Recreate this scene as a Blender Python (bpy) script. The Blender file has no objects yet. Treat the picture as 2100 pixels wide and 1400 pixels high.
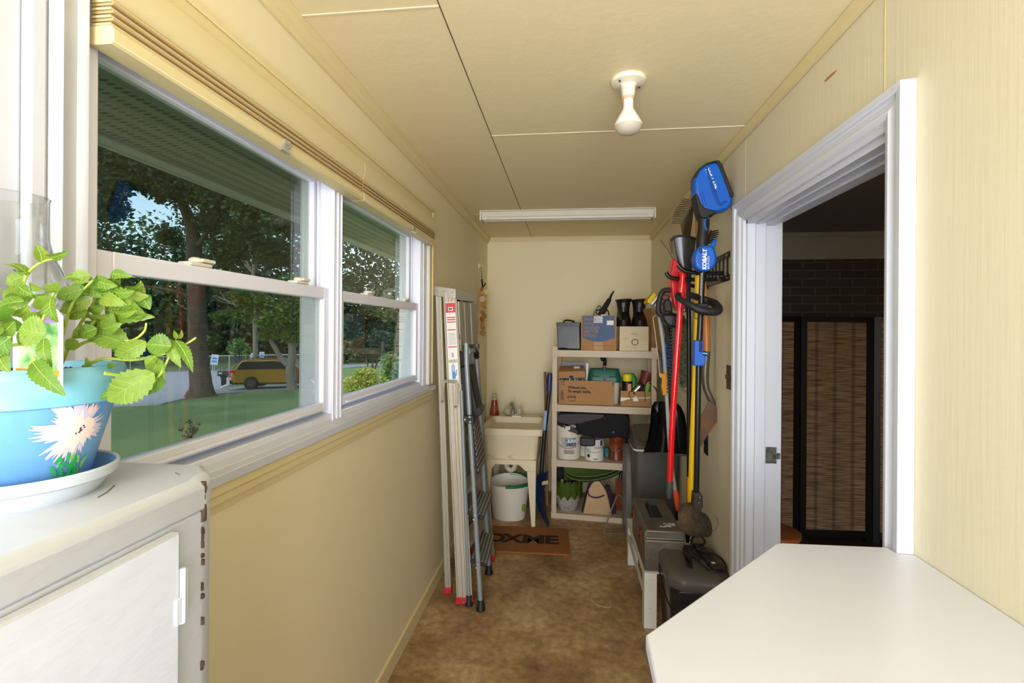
import bpy, bmesh, math, random
from mathutils import Vector, Matrix, Euler, noise
PI = math.pi
random.seed(7)
SC = bpy.context.scene
COL = SC.collection
# ------------------------------------------------------------------ camera
cam_d = bpy.data.cameras.new('camera'); cam = bpy.data.objects.new('camera', cam_d); COL.objects.link(cam)
cam_d.sensor_width = 36; cam_d.lens = 36*1000/2100; cam_d.shift_y = -26/2100; cam_d.clip_start = .02; cam_d.clip_end = 300
cam.matrix_world = Matrix.Translation((0, 0, 1.555)) @ Matrix.Rotation(math.radians(6.6), 4, 'Z') @ Matrix.Rotation(PI/2, 4, 'X') @ Matrix.Rotation(math.radians(.4), 4, 'Z')
SC.camera = cam
# ------------------------------------------------------------------ world, light, exposure
W = bpy.data.worlds.new('sky'); SC.world = W; W.use_nodes = True
nt = W.node_tree; nt.nodes.clear()
sky = nt.nodes.new('ShaderNodeTexSky'); sky.sky_type = 'NISHITA'; sky.sun_disc = False
sky.sun_elevation = math.radians(48); sky.sun_rotation = math.radians(200); sky.air_density = 1.0; sky.dust_density = 2.0
bg = nt.nodes.new('ShaderNodeBackground'); bg.inputs['Strength'].default_value = .72
wo = nt.nodes.new('ShaderNodeOutputWorld'); nt.links.new(sky.outputs[0], bg.inputs[0]); nt.links.new(bg.outputs[0], wo.inputs[0])
SC.view_settings.view_transform = 'Standard'; SC.view_settings.look = 'None'; SC.view_settings.gamma = 1; SC.view_settings.use_curve_mapping = False
SC.view_settings.exposure = 0.0
def area_light(name, loc, rot, sx, sy, power, color):
    l = bpy.data.lights.new(name, 'AREA'); l.shape = 'RECTANGLE'; l.size = sx; l.size_y = sy; l.energy = power; l.color = color
    o = bpy.data.objects.new(name, l); COL.objects.link(o); o.location = loc; o.rotation_euler = rot; return o
sun_l = bpy.data.lights.new('sun', 'SUN'); sun_l.energy = 2.0; sun_l.angle = math.radians(3); sun_l.color = (1, .95, .85)
sun = bpy.data.objects.new('sun', sun_l); COL.objects.link(sun); sun.rotation_euler = (math.radians(42), 0, math.radians(200))
# unseen area light added in the room behind the camera, standing for outdoor light
area_light('daylight_fill', (0, -1.95, 1.3), (PI/2, 0, 0), 1.5, 2.1, 160, (.85, .89, 1))
# ------------------------------------------------------------------ materials
def lin(c):
    c /= 255.0
    return c/12.92 if c <= .04045 else ((c+.055)/1.055)**2.4
def rgb(r, g, b): return (lin(r), lin(g), lin(b), 1)
MATS = {}
def mat(name, col, rough=.6, metal=0., noise_amt=0., noise_scale=8., bump=0., bump_scale=60., trans=0., spec=.5, col2=None, stretch=None, alpha=1., ior=1.45, coat=0, detail=4):
    if name in MATS: return MATS[name]
    m = bpy.data.materials.new(name); m.use_nodes = True; t = m.node_tree; n = t.nodes; b = n['Principled BSDF']
    c = rgb(*col); b.inputs['Base Color'].default_value = c; b.inputs['Roughness'].default_value = rough; b.inputs['Metallic'].default_value = metal
    b.inputs['Transmission Weight'].default_value = trans; b.inputs['IOR'].default_value = ior; b.inputs['Specular IOR Level'].default_value = spec; b.inputs['Coat Weight'].default_value = coat
    b.inputs['Alpha'].default_value = alpha
    if noise_amt or bump or col2:
        tc = n.new('ShaderNodeTexCoord'); mp = n.new('ShaderNodeMapping'); t.links.new(tc.outputs['Object'], mp.inputs[0])
        if stretch: mp.inputs['Scale'].default_value = stretch
    if noise_amt or col2:
        nz = n.new('ShaderNodeTexNoise'); nz.inputs['Scale'].default_value = noise_scale; nz.inputs['Detail'].default_value = detail; t.links.new(mp.outputs[0], nz.inputs['Vector'])
        rp = n.new('ShaderNodeValToRGB'); rp.color_ramp.elements[0].position = .3; rp.color_ramp.elements[1].position = .7
        c2 = rgb(*col2) if col2 else tuple(v*(1-noise_amt) for v in c[:3])+(1,)
        rp.color_ramp.elements[0].color = c2; rp.color_ramp.elements[1].color = c
        t.links.new(nz.outputs[0], rp.inputs[0]); t.links.new(rp.outputs[0], b.inputs['Base Color'])
    if bump:
        nb = n.new('ShaderNodeTexNoise'); nb.inputs['Scale'].default_value = bump_scale; nb.inputs['Detail'].default_value = 3; t.links.new(mp.outputs[0], nb.inputs['Vector'])
        bp = n.new('ShaderNodeBump'); bp.inputs['Strength'].default_value = bump; bp.inputs['Distance'].default_value = .01
        t.links.new(nb.outputs[0], bp.inputs['Height']); t.links.new(bp.outputs[0], b.inputs['Normal'])
    MATS[name] = m; return m
def glass_pane(name, tint, refl=1.0):
    m = bpy.data.materials.new(name); m.use_nodes = True; t = m.node_tree; n = t.nodes; n.clear()
    out = n.new('ShaderNodeOutputMaterial'); mx = n.new('ShaderNodeMixShader'); tr = n.new('ShaderNodeBsdfTransparent'); gl = n.new('ShaderNodeBsdfGlossy'); fr = n.new('ShaderNodeFresnel')
    tr.inputs[0].default_value = tint; gl.inputs['Roughness'].default_value = .0; gl.inputs[0].default_value = (refl, refl, refl, 1); fr.inputs[0].default_value = 1.6
    ge = n.new('ShaderNodeNewGeometry'); mu = n.new('ShaderNodeMath'); mu.operation = 'MULTIPLY'; su = n.new('ShaderNodeMath'); su.operation = 'SUBTRACT'; su.inputs[0].default_value = 1
    t.links.new(ge.outputs['Backfacing'], su.inputs[1]); t.links.new(fr.outputs[0], mu.inputs[0]); t.links.new(su.outputs[0], mu.inputs[1]); t.links.new(mu.outputs[0], mx.inputs[0]); t.links.new(tr.outputs[0], mx.inputs[1]); t.links.new(gl.outputs[0], mx.inputs[2]); t.links.new(mx.outputs[0], out.inputs[0])
    MATS[name] = m; return m
# ------------------------------------------------------------------ helpers
class MB:
    def __init__(s): s.bm = bmesh.new()
    def box(s, x0, x1, y0, y1, z0, z1, m=None):
        v = [s.bm.verts.new(p if m is None else m @ Vector(p)) for p in ((x0,y0,z0),(x1,y0,z0),(x1,y1,z0),(x0,y1,z0),(x0,y0,z1),(x1,y0,z1),(x1,y1,z1),(x0,y1,z1))]
        for f in ((0,3,2,1),(4,5,6,7),(0,1,5,4),(1,2,6,5),(2,3,7,6),(3,0,4,7)): s.bm.faces.new([v[i] for i in f])
        return s
    def loft(s, rings, closed=True, caps=True):
        rs = [[s.bm.verts.new(p) for p in r] for r in rings]
        n = len(rs[0])
        for a, b in zip(rs, rs[1:]):
            for i in range(n if closed else n-1):
                j = (i+1) % n
                try: s.bm.faces.new((a[i], a[j], b[j], b[i]))
                except ValueError: pass
        if caps and closed:
            s.bm.faces.new(list(reversed(rs[0]))); s.bm.faces.new(rs[-1])
        return s
    def tube(s, pts, r, seg=10, smooth=0, flat=1., closed=False):
        pts = [Vector(p) for p in pts]
        if smooth and len(pts) > 2:
            q = []
            P = ([pts[-1]]+pts+pts[:2]) if closed else ([pts[0]]+pts+[pts[-1]])
            rr = r if isinstance(r, (list, tuple)) else None
            nr = []
            for i in range(1, len(P)-2):
                for k in range(smooth):
                    u = k/smooth; a, b, c, d = P[i-1:i+3]
                    q.append(.5*((2*b)+(c-a)*u+(2*a-5*b+4*c-d)*u*u+(3*b-a-3*c+d)*u**3))
                    if rr: nr.append(rr[i-1]+(rr[min(i,len(rr)-1)]-rr[i-1])*u)
            if not closed:
                q.append(pts[-1])
                if rr: nr.append(rr[-1])
            pts = q
            if rr: r = nr
        rings = []; up = None; N = len(pts)
        for i, p in enumerate(pts):
            if closed: t = (pts[(i+1) % N]-pts[i-1])
            else: t = (pts[min(i+1, N-1)]-pts[max(i-1, 0)])
            t = t.normalized() if t.length > 1e-9 else Vector((0,0,1))
            if up is None:
                up = Vector((0,0,1)) if abs(t.z) < .9 else Vector((0,1,0))
            a = t.cross(up)
            a = a.normalized() if a.length > 1e-6 else t.orthogonal().normalized()
            b = a.cross(t).normalized(); up = b
            ri = r[i] if isinstance(r, (list, tuple)) else r
            rings.append([p+(a*math.cos(2*PI*k/seg)+b*math.sin(2*PI*k/seg)*flat)*ri for k in range(seg)])
        if closed: rings.append(rings[0]); return s.loft(rings, caps=False)
        return s.loft(rings)
    def cyl(s, p0, p1, r0, r1=None, seg=24): return s.tube([p0, p1], [r0, r0 if r1 is None else r1], seg)
    def lathe(s, prof, c=(0,0,0), seg=32, sx=1., sy=1., m=None, caps=True):
        rings = []
        for r, z in prof:
            ring = [Vector((r*sx*math.cos(2*PI*k/seg), r*sy*math.sin(2*PI*k/seg), z)) for k in range(seg)]
            rings.append([(m @ p if m else p+Vector(c)) for p in ring])
        return s.loft(rings, caps=caps)
    def prism(s, poly, axis, a, b):
        def P(u, v, w):
            return {'y': (u, w, v), 'x': (w, u, v), 'z': (u, v, w)}[axis]
        return s.loft([[P(u, v, a) for u, v in poly], [P(u, v, b) for u, v in poly]])
    def ball(s, c, r, seg=12, sc=(1,1,1)):
        n = seg//2; prof = []
        rings = []
        for i in range(n+1):
            th = PI*i/n; rr = max(math.sin(th), .02)*r
            rings.append([Vector(c)+Vector((rr*math.cos(2*PI*k/seg)*sc[0], rr*math.sin(2*PI*k/seg)*sc[1], -math.cos(th)*r*sc[2])) for k in range(seg)])
        return s.loft(rings)
    def face(s, pts):
        s.bm.faces.new([s.bm.verts.new(p) for p in pts]); return s
    def sheet(s, rows, thick=0.):
        vs = [[s.bm.verts.new(p) for p in r] for r in rows]
        fs = []
        for a, b in zip(vs, vs[1:]):
            for i in range(len(a)-1): fs.append(s.bm.faces.new((a[i], a[i+1], b[i+1], b[i])))
        if thick:
            bmesh.ops.solidify(s.bm, geom=fs, thickness=thick)
        return s
    def txt(s, string, size, m, extrude=.0004, align='LEFT', bold=0., sx=1., spacing=1.):
        cu = bpy.data.curves.new('t', 'FONT'); cu.body = string; cu.size = size; cu.extrude = extrude; cu.align_x = align; cu.offset = bold; cu.resolution_u = 3; cu.space_line = spacing
        o = bpy.data.objects.new('t', cu); COL.objects.link(o)
        dg = bpy.context.evaluated_depsgraph_get(); dg.update(); me = bpy.data.meshes.new_from_object(o.evaluated_get(dg))
        bpy.data.objects.remove(o); bpy.data.curves.remove(cu)
        me.transform(m @ Matrix.Diagonal((sx, 1, 1, 1))); s.bm.from_mesh(me); bpy.data.meshes.remove(me); return s
def root_of(o):
    while o.parent: o = o.parent
    return o
def rm(o):
    return Matrix.Translation(o.location) @ o.rotation_euler.to_matrix().to_4x4()
def obj(name, mb, m, parent=None, bevel=0., local=False, smooth=True, ang=35, label=None, kind=None, seg=2):
    bm = mb.bm
    bmesh.ops.recalc_face_normals(bm, faces=bm.faces)
    if parent and not local: bm.transform(rm(root_of(parent)).inverted())
    me = bpy.data.meshes.new(name); bm.to_mesh(me); bm.free()
    me.materials.append(m)
    if smooth:
        me.polygons.foreach_set('use_smooth', [True]*len(me.polygons)); me.set_sharp_from_angle(angle=math.radians(ang))
    o = bpy.data.objects.new(name, me); COL.objects.link(o)
    if parent: o.parent = parent
    if bevel:
        b = o.modifiers.new('bevel', 'BEVEL'); b.width = bevel; b.segments = seg; b.limit_method = 'ANGLE'; b.angle_limit = math.radians(40); b.harden_normals = False
    if label: o['label'] = label
    if kind: o['kind'] = kind
    return o
def tag(o, label, cat, group=None):
    o['label'] = label; o['category'] = cat
    if group: o['group'] = group
    return o
def thing(name, label, cat, loc=(0,0,0), rz=0, group=None):
    o = bpy.data.objects.new(name, None); o.empty_display_size = .05; COL.objects.link(o)
    o.location = loc; o.rotation_euler = (0, 0, rz); tag(o, label, cat, group); return o
def struct(name, mb, m, **k): return obj(name, mb, m, kind='structure', **k)
def copy_tree(o, loc=None, parent=None):
    c = o.copy(); COL.objects.link(c)
    if parent: c.parent = parent
    if loc is not None: c.location = loc
    for ch in [x for x in o.children]: copy_tree(ch, None, c)
    return c
def B(*a, **k): return MB().box(*a, **k)
def up_mat(x, y, z, rz=0, tilt=PI/2):   # text standing upright facing -Y
    return Matrix.Translation((x, y, z)) @ Matrix.Rotation(rz, 4, 'Z') @ Matrix.Rotation(tilt, 4, 'X')

def at(px, py, yv):   # the point at depth yv seen at photo position (px, py)
    M = cam.matrix_world.to_3x3(); d = M @ Vector(((px-1050)/1000, (674-py)/1000, -1)); return Vector((0, 0, 1.555))+d*(yv/d.y)
# materials
WALL = mat('cream_paint', (239, 226, 184), .55, bump=.12, bump_scale=14)
WALLP = mat('cream_paint_on_plywood', (226, 216, 184), .5, bump=.07, bump_scale=6, stretch=(1, 12, .6))
CEIL = mat('cream_ceiling_paint', (237, 222, 177), .6, bump=.1, bump_scale=30)
TRIM = mat('cream_trim_paint', (229, 212, 160), .45)
WHITE = mat('white_paint', (212, 215, 224), .35, bump=.06, bump_scale=25)
VINYL = mat('white_vinyl', (236, 237, 250), .3)
CABW = mat('white_enamel_brushed', (206, 210, 219), .35, bump=.18, bump_scale=12, stretch=(1, 1, 4))
DARKL = mat('dark_joint', (95, 78, 50), .8)
BLK = mat('black_plastic', (22, 22, 23), .4)
BLKM = mat('black_metal', (18, 18, 18), .35, metal=.3)
STEEL = mat('steel', (185, 185, 185), .3, metal=1)
CHROME = mat('chrome', (210, 210, 210), .12, metal=1)
CARD = mat('cardboard', (178, 132, 84), .8, noise_amt=.08, noise_scale=20)
RACKM = mat('taupe_resin', (205, 186, 160), .5)
# ------------------------------------------------------------------ room shell
XL, XR, YE, H = -.79, .768, 4.70, 2.44
WY0, WY1, WZ0, WZ1 = .705, 2.675, 1.215, 2.13     # window opening
w = MB(); T = .13
w.box(XL-T, XL, -3, WY0, 0, H); w.box(XL-T, XL, WY1, YE, 0, H); w.box(XL-T, XL, WY0, WY1, 0, WZ0); w.box(XL-T, XL, WY0, WY1, WZ1, H)
struct('wall_left', w, WALL)
DY0, DY1, DZ = 1.268, 2.228, 2.035
w = MB(); w.box(XR, XR+.14, -3, DY0, 0, H); w.box(XR, XR+.14, DY1, YE, 0, H); w.box(XR, XR+.14, DY0, DY1, DZ, H)
struct('wall_right', w, WALLP)
struct('wall_end', B(-.92, 3.4, YE, YE+.12, 0, H), WALL)
w = MB(); w.box(-.92, -.75, -3.1, -3, 0, H); w.box(.75, .92, -3.1, -3, 0, H); w.box(-.75, .75, -3.1, -3, 2.35, H); w.box(-.75, .75, -3.1, -3, 0, .35)
struct('wall_back', w, WALL)
w = MB(); w.box(XL-T, XR+.14, -3.1, YE, H, H+.08)
struct('ceiling', w, CEIL)
j = MB(); j.box(-.359, -.356, -3, YE, H-.0015, H+.001)
struct('trim_1', j, DARKL)
j = MB(); j.box(XL, -.36, 1.304, 1.310, H-.002, H+.001); j.box(-.356, XR, 2.208, 2.214, H-.002, H+.001); j.box(XL, -.36, 3.7, 3.704, H-.0015, H+.001)
struct('trim_2', j, mat('ceiling_tape', (236, 226, 190), .5))
# floor: stained concrete
def floor_mat():
    m = bpy.data.materials.new('stained_concrete'); m.use_nodes = True; t = m.node_tree; n = t.nodes; b = n['Principled BSDF']
    tc = n.new('ShaderNodeTexCoord')
    n1 = n.new('ShaderNodeTexNoise'); n1.inputs['Scale'].default_value = 2.6; n1.inputs['Detail'].default_value = 8; n1.inputs['Roughness'].default_value = .65
    n2 = n.new('ShaderNodeTexNoise'); n2.inputs['Scale'].default_value = 26; n2.inputs['Detail'].default_value = 6
    for q in (n1, n2): t.links.new(tc.outputs['Object'], q.inputs['Vector'])
    r1 = n.new('ShaderNodeValToRGB'); e = r1.color_ramp.elements; e[0].position = .33; e[0].color = rgb(134, 102, 64); e[1].position = .66; e[1].color = rgb(212, 184, 138)
    e2 = r1.color_ramp.elements.new(.5); e2.color = rgb(184, 150, 104)
    r2 = n.new('ShaderNodeValToRGB'); r2.color_ramp.elements[0].position = .3; r2.color_ramp.elements[0].color = (.60, .57, .54, 1); r2.color_ramp.elements[1].position = .7; r2.color_ramp.elements[1].color = (1.06, 1.06, 1.06, 1)
    mx = n.new('ShaderNodeMixRGB'); mx.blend_type = 'MULTIPLY'; mx.inputs[0].default_value = 1
    t.links.new(n1.outputs[0], r1.inputs[0]); t.links.new(n2.outputs[0], r2.inputs[0]); t.links.new(r1.outputs[0], mx.inputs[1]); t.links.new(r2.outputs[0], mx.inputs[2]); t.links.new(mx.outputs[0], b.inputs['Base Color'])
    b.inputs['Roughness'].default_value = .5
    bp = n.new('ShaderNodeBump'); bp.inputs['Strength'].default_value = .12; bp.inputs['Distance'].default_value = .01; t.links.new(n2.outputs[0], bp.inputs['Height']); t.links.new(bp.outputs[0], b.inputs['Normal'])
    return m
struct('floor', B(XL-T, XR+.14, -3.1, YE, -.1, 0), floor_mat())
# crown, baseboard
c = MB(); c.prism([(XL, 2.385), (XL+.012, 2.385), (XL+.016, 2.405), (XL+.03, 2.415), (XL+.034, 2.44), (XL, 2.44)], 'y', -3, YE)
struct('trim_3', c, TRIM, bevel=.002)
c = MB(); c.box(XR-.018, XR, -3, YE, 2.395, 2.44); struct('trim_4', c, TRIM, bevel=.004)
c = MB(); c.prism([(YE, 2.40), (YE-.012, 2.40), (YE-.016, 2.415), (YE-.026, 2.44), (YE, 2.44)], 'x', XL+.03, XR-.018); struct('trim_5', c, TRIM)
struct('baseboard_left', B(XL, XL+.014, .7, YE, 0, .085), TRIM, bevel=.004)
# white panelled section at the near end of the left wall (door casing and door)
c = MB(); c.box(XL, XL+.012, -3, .655, 0, H)
c.prism([(.665, XL), (.672, XL+.028), (.70, XL+.024), (.712, XL+.014), (.728, XL+.012), (.733, XL)], 'z', 0, H)  # vertical casing
for v in c.bm.verts: pass
bm = c.bm
c2 = MB(); c2.box(XL, XL+.012, -3, .612, 0, H); c2.box(XL, XL+.022, .612, .640, 0, H)
c3 = MB(); pr = [(.641, .0), (.641, .020), (.657, .026), (.672, .016), (.688, .014), (.694, .018), (.704, .018), (.704, 0)]
c3.loft([[(XL+u, y, z) for y, u in pr] for z in (0, H)])
c.bm.free()
struct('door_1', c2, WHITE, bevel=.006); struct('trim_6', c3, WHITE)
# right wall plywood seams, scratch
c = MB()
for y in (1.296, 2.246): c.box(XR-.0012, XR+.001, y-.0015, y+.0015, 2.1 if y < 2 else 0, 2.395)
struct('trim_7', c, mat('seam', (205, 184, 130), .7))
obj_s = MB(); q = [(1.582,2.315),(1.562,2.317),(1.538,2.316),(1.511,2.312),(1.522,2.307),(1.548,2.307),(1.573,2.308)]
obj_s.loft([[(XR-.0008, a, b) for a, b in q], [(XR+.0005, a, b) for a, b in q]])
struct('trim_8', obj_s, mat('bare_wood_scratch', (176, 128, 84), .8))
# ------------------------------------------------------------------ windows
GLASS = glass_pane('window_glass', (.73, .76, .72, 1), 1.0)
SCREEN = mat('insect_screen', (60, 62, 60), .9, alpha=.22)
def window(idx, y0, y1, meet, screen):
    """double hung vinyl unit between y0 and y1"""
    zb, zt = 1.235, 2.105
    root = MB()
    xf, xb = XL-.006, XL-.125
    # frame: jambs, head and sill
    root.box(xb, xf, y0, y0+.03, zb, zt); root.box(xb, xf, y1-.018, y1, zb, zt); root.box(xb, xf, y0+.03, y1-.018, zt-.035, zt); root.box(xb, xf-.0, y0+.03, y1-.018, zb, zb+.028)
    root.box(xf-.052, xf-.044, y1-.032, y1-.018, meet, zt-.05)
    f = struct('window_%d' % idx, root, VINYL, bevel=.003)
    # lower sash (inner track)
    a, b = y0+.032, y1-.020; x1, x0 = XL-.018, XL-.05
    s = MB(); lo = zb+.04
    s.box(x0, x1, a, a+.038, lo, meet); s.box(x0, x1, b-.032, b, lo, meet); s.box(x0, x1, a+.038, b-.032, lo, lo+.030); s.box(x0, x1, a+.038, b-.032, meet-.038, meet)
    s.box(x1, x1+.012, a+.05, b-.05, lo+.006, lo+.014)
    so = obj('lower_sash', s, VINYL, f, bevel=.003)
    obj('pane', B(XL-.037, XL-.033, a+.036, b-.03, lo+.028, meet-.036), GLASS, so)
    for k, fy in enumerate((.30, .80)):
        y = a+(b-a)*fy
        l = MB(); l.box(x0+.002, x1+.002, y-.032, y+.032, meet, meet+.008); l.lathe([(.013, 0), (.014, .008), (.008, .012)], (x1-.014, y, meet+.008), 16); l.box(x1-.016, x1+.004, y+.0, y+.04, meet+.01, meet+.018)
        obj('sash_lock', l, mat('ivory_plastic', (228, 222, 205), .4), so, bevel=.002)
    # upper sash (outer track)
    x1, x0 = XL-.062, XL-.094
    s = MB(); s.box(x0, x1, y0+.03, y0+.056, meet-.03, zt-.035); s.box(x0, x1, y1-.042, y1-.018, meet-.03, zt-.035); s.box(x0, x1, y0+.056, y1-.042, zt-.062, zt-.035); s.box(x0, x1, y0+.056, y1-.042, meet-.03, meet+.006)
    so = obj('upper_sash', s, VINYL, f, bevel=.003)
    obj('pane', B(XL-.082, XL-.078, y0+.054, y1-.04, meet+.004, zt-.06), GLASS, so)
    if screen:
        obj('insect_screen', B(XL-.1185, XL-.118, y0+.03, y1-.018, zb+.03, zt-.035), SCREEN, f)
    return f
window(1, .713, 1.592, 1.688, True)
window(2, 1.614, 2.580, 1.688, False)
c = MB()
c.box(XL-.125, XL-.004, .705, .713, 1.24, 2.13); c.box(XL-.125, XL-.004, 2.580, 2.675, 1.24, 2.13); c.box(XL-.125, XL-.004, 1.592, 1.614, 1.24, 2.13); c.box(XL-.006, XL+.001, 1.57, 1.576, 1.24, 2.13); c.box(XL-.006, XL+.001, 1.60, 1.606, 1.24, 2.13); c.box(XL-.006, XL+.001, 1.626, 1.631, 1.24, 2.13); c.box(XL-.006, XL+.001, 2.60, 2.612, 1.24, 2.13)
c.box(XL-.125, XL-.004, .713, 2.58, 2.105, 2.13)
struct('trim_9', c, VINYL, bevel=.002)
c = MB(); c.prism([(XL-.125, 1.204), (XL+.028, 1.204), (XL+.03, 1.228), (XL+.004, 1.231), (XL+.003, 1.234), (XL-.006, 1.246), (XL-.012, 1.262), (XL-.03, 1.268), (XL-.06, 1.270), (XL-.125, 1.272)], 'y', .705, 2.675); c.box(XL, XL+.03, 2.675, 2.755, 1.204, 1.228)
struct('trim_10', c, WHITE, bevel=.002)   # window stool
c = MB(); c.prism([(XL, 1.138), (XL+.006, 1.138), (XL+.008, 1.155), (XL+.014, 1.158), (XL+.014, 1.175), (XL+.02, 1.18), (XL+.02, 1.204), (XL, 1.204)], 'y', .705, 2.74)
struct('trim_11', c, TRIM)                # apron below it
c = MB(); c.box(XL, XL+.012, 2.678, 2.74, 1.237, 2.235); c.box(XL+.012, XL+.018, 2.722, 2.74, 1.237, 2.235); c.box(XL, XL+.012, .735, 2.678, 2.17, 2.235); c.box(XL+.012, XL+.018, .735, 2.74, 2.218, 2.235)
struct('trim_12', c, TRIM, bevel=.002)
c = MB(); c.box(XL, XL+.01, 2.6755, 2.679, 1.237, 2.1); struct('trim_13', c, WHITE)
# raised blinds
BLM = mat('cream_blind', (222, 206, 156), .5); BLM2 = mat('blind_fabric', (188, 160, 108), .7)
def blind(y0, y1, ybr, label):
    t = thing('window_blind', label, 'blind', (XL+.02, (y0+y1)/2, 2.09), group='raised window blinds')
    x0, x1 = XL+.001, XL+.046
    v = MB(); pr = [(x0, 2.096), (x1-.01, 2.096), (x1-.003, 2.102), (x1+.004, 2.12), (x1+.004, 2.155), (x1, 2.163), (x0, 2.165)]
    v.prism(pr, 'y', y0, y1); obj('valance', v, BLM, t, bevel=.001)
    for k in range(7):
        z = 2.0505+k*.0064
        s = MB(); e = (.003 if k % 2 else -.002)
        s.box(x0+.003, x1-.005+e, y0+.004, y1-.004, z, z+.0040); obj('slat', s, BLM2 if k % 2 else BLM, t)
    r = MB(); r.prism([(x0, 2.018), (x1-.004, 2.018), (x1+.001, 2.022), (x1+.001, 2.042), (x1-.004, 2.049), (x0, 2.049)], 'y', y0+.002, y1-.002); obj('bottom_rail', r, BLM, t, bevel=.001)
    k = MB(); k.box(x1, x1+.008, ybr-.012, ybr+.012, 2.026, 2.046); k.cyl((x1+.006, ybr-.02, 2.028), (x1+.006, ybr+.025, 2.042), .003, seg=8); k.box(x1-.006, x1+.008, ybr-.02, ybr+.02, 2.015, 2.0178)
    obj('clear_clip', k, mat('clear_plastic', (240, 240, 235), .1, trans=.8), t, label='small clear plastic clip')
blind(.716, 1.700, 1.205, 'raised cream blind above the large window nearest the camera')
blind(1.703, 2.672, 2.27, 'raised cream blind above the far window beside the stepladder')
# ------------------------------------------------------------------ doorway
prof = [(0, 0), (0, .014), (.012, .018), (.02, .026), (.034, .03), (.044, .024), (.06, .022), (.066, .032), (.084, .034), (.086, 0)]  # (out from the opening, off the wall)
def casing_v(mb, y_in, sgn, z0, z1, mitre=True):
    for a, b in [(0, 1)]:
        mb.loft([[(XR-u, y_in+sgn*d, z0) for d, u in prof], [(XR-u, y_in+sgn*d, z1+(d if mitre else 0)) for d, u in prof]])
c = MB(); casing_v(c, DY0, -1, 0, DZ); casing_v(c, DY1, 1, 0, DZ)
c.loft([[(XR-u, DY0-d, DZ+d) for d, u in prof], [(XR-u, DY1+d, DZ+d) for d, u in prof]])
jx = XR+.142
c.box(XR-.002, jx, DY0-.002, DY0+.018, 0, DZ); c.box(XR-.002, jx, DY1-.018, DY1+.002, 0, DZ); c.box(XR-.002, jx, DY0, DY1, DZ-.018, DZ+.002)
# door stops
c.box(XR+.07, XR+.108, DY0+.018, DY0+.03, 0, DZ-.018); c.box(XR+.03, XR+.07, DY1-.03, DY1-.018, 0, DZ-.018); c.box(XR+.07, XR+.108, DY0+.03, DY1-.018, DZ-.03, DZ-.018); c.box(XR+.03, XR+.045, DY0+.018, DY1-.03, DZ-.024, DZ-.018)
dd = struct('door_2', c, WHITE, bevel=.0015, ang=25)
obj('strike_plate', B(XR+.078, XR+.122, DY1-.0215, DY1-.0175, .985, 1.055).box(XR+.118, XR+.136, DY1-.024, DY1-.018, 1.005, 1.03), mat('worn_steel', (120, 118, 112), .4, metal=.9, noise_amt=.8, noise_scale=60), dd, bevel=.001)
# ------------------------------------------------------------------ neighbouring room
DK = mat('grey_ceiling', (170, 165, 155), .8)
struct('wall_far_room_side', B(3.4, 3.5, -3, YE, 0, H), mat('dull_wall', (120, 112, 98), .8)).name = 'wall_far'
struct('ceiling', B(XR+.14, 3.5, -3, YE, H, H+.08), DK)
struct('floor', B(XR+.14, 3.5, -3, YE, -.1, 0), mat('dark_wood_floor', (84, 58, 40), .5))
def brick_mat():
    m = bpy.data.materials.new('dark_brick'); m.use_nodes = True; t = m.node_tree; n = t.nodes; b = n['Principled BSDF']
    tc = n.new('ShaderNodeTexCoord'); mp = n.new('ShaderNodeMapping'); mp.inputs['Rotation'].default_value = (PI/2, 0, 0); br = n.new('ShaderNodeTexBrick')
    br.inputs['Scale'].default_value = 1; br.inputs['Brick Width'].default_value = .21; br.inputs['Row Height'].default_value = .075; br.inputs['Mortar Size'].default_value = .006
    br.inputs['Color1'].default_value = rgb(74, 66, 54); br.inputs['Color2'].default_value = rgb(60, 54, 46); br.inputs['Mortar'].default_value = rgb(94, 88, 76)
    t.links.new(tc.outputs['Object'], mp.inputs[0]); t.links.new(mp.outputs[0], br.inputs['Vector']); t.links.new(br.outputs[0], b.inputs['Base Color']); b.inputs['Roughness'].default_value = .72
    return m
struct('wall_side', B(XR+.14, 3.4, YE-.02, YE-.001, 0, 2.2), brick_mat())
struct('trim_14', B(XR+.14, 3.4, YE-.024, YE-.001, 2.2, H).box(XR+.14, 3.4, YE-.045, YE-.02, 2.4, H), mat('offwhite_band', (178, 170, 154), .6))
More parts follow.
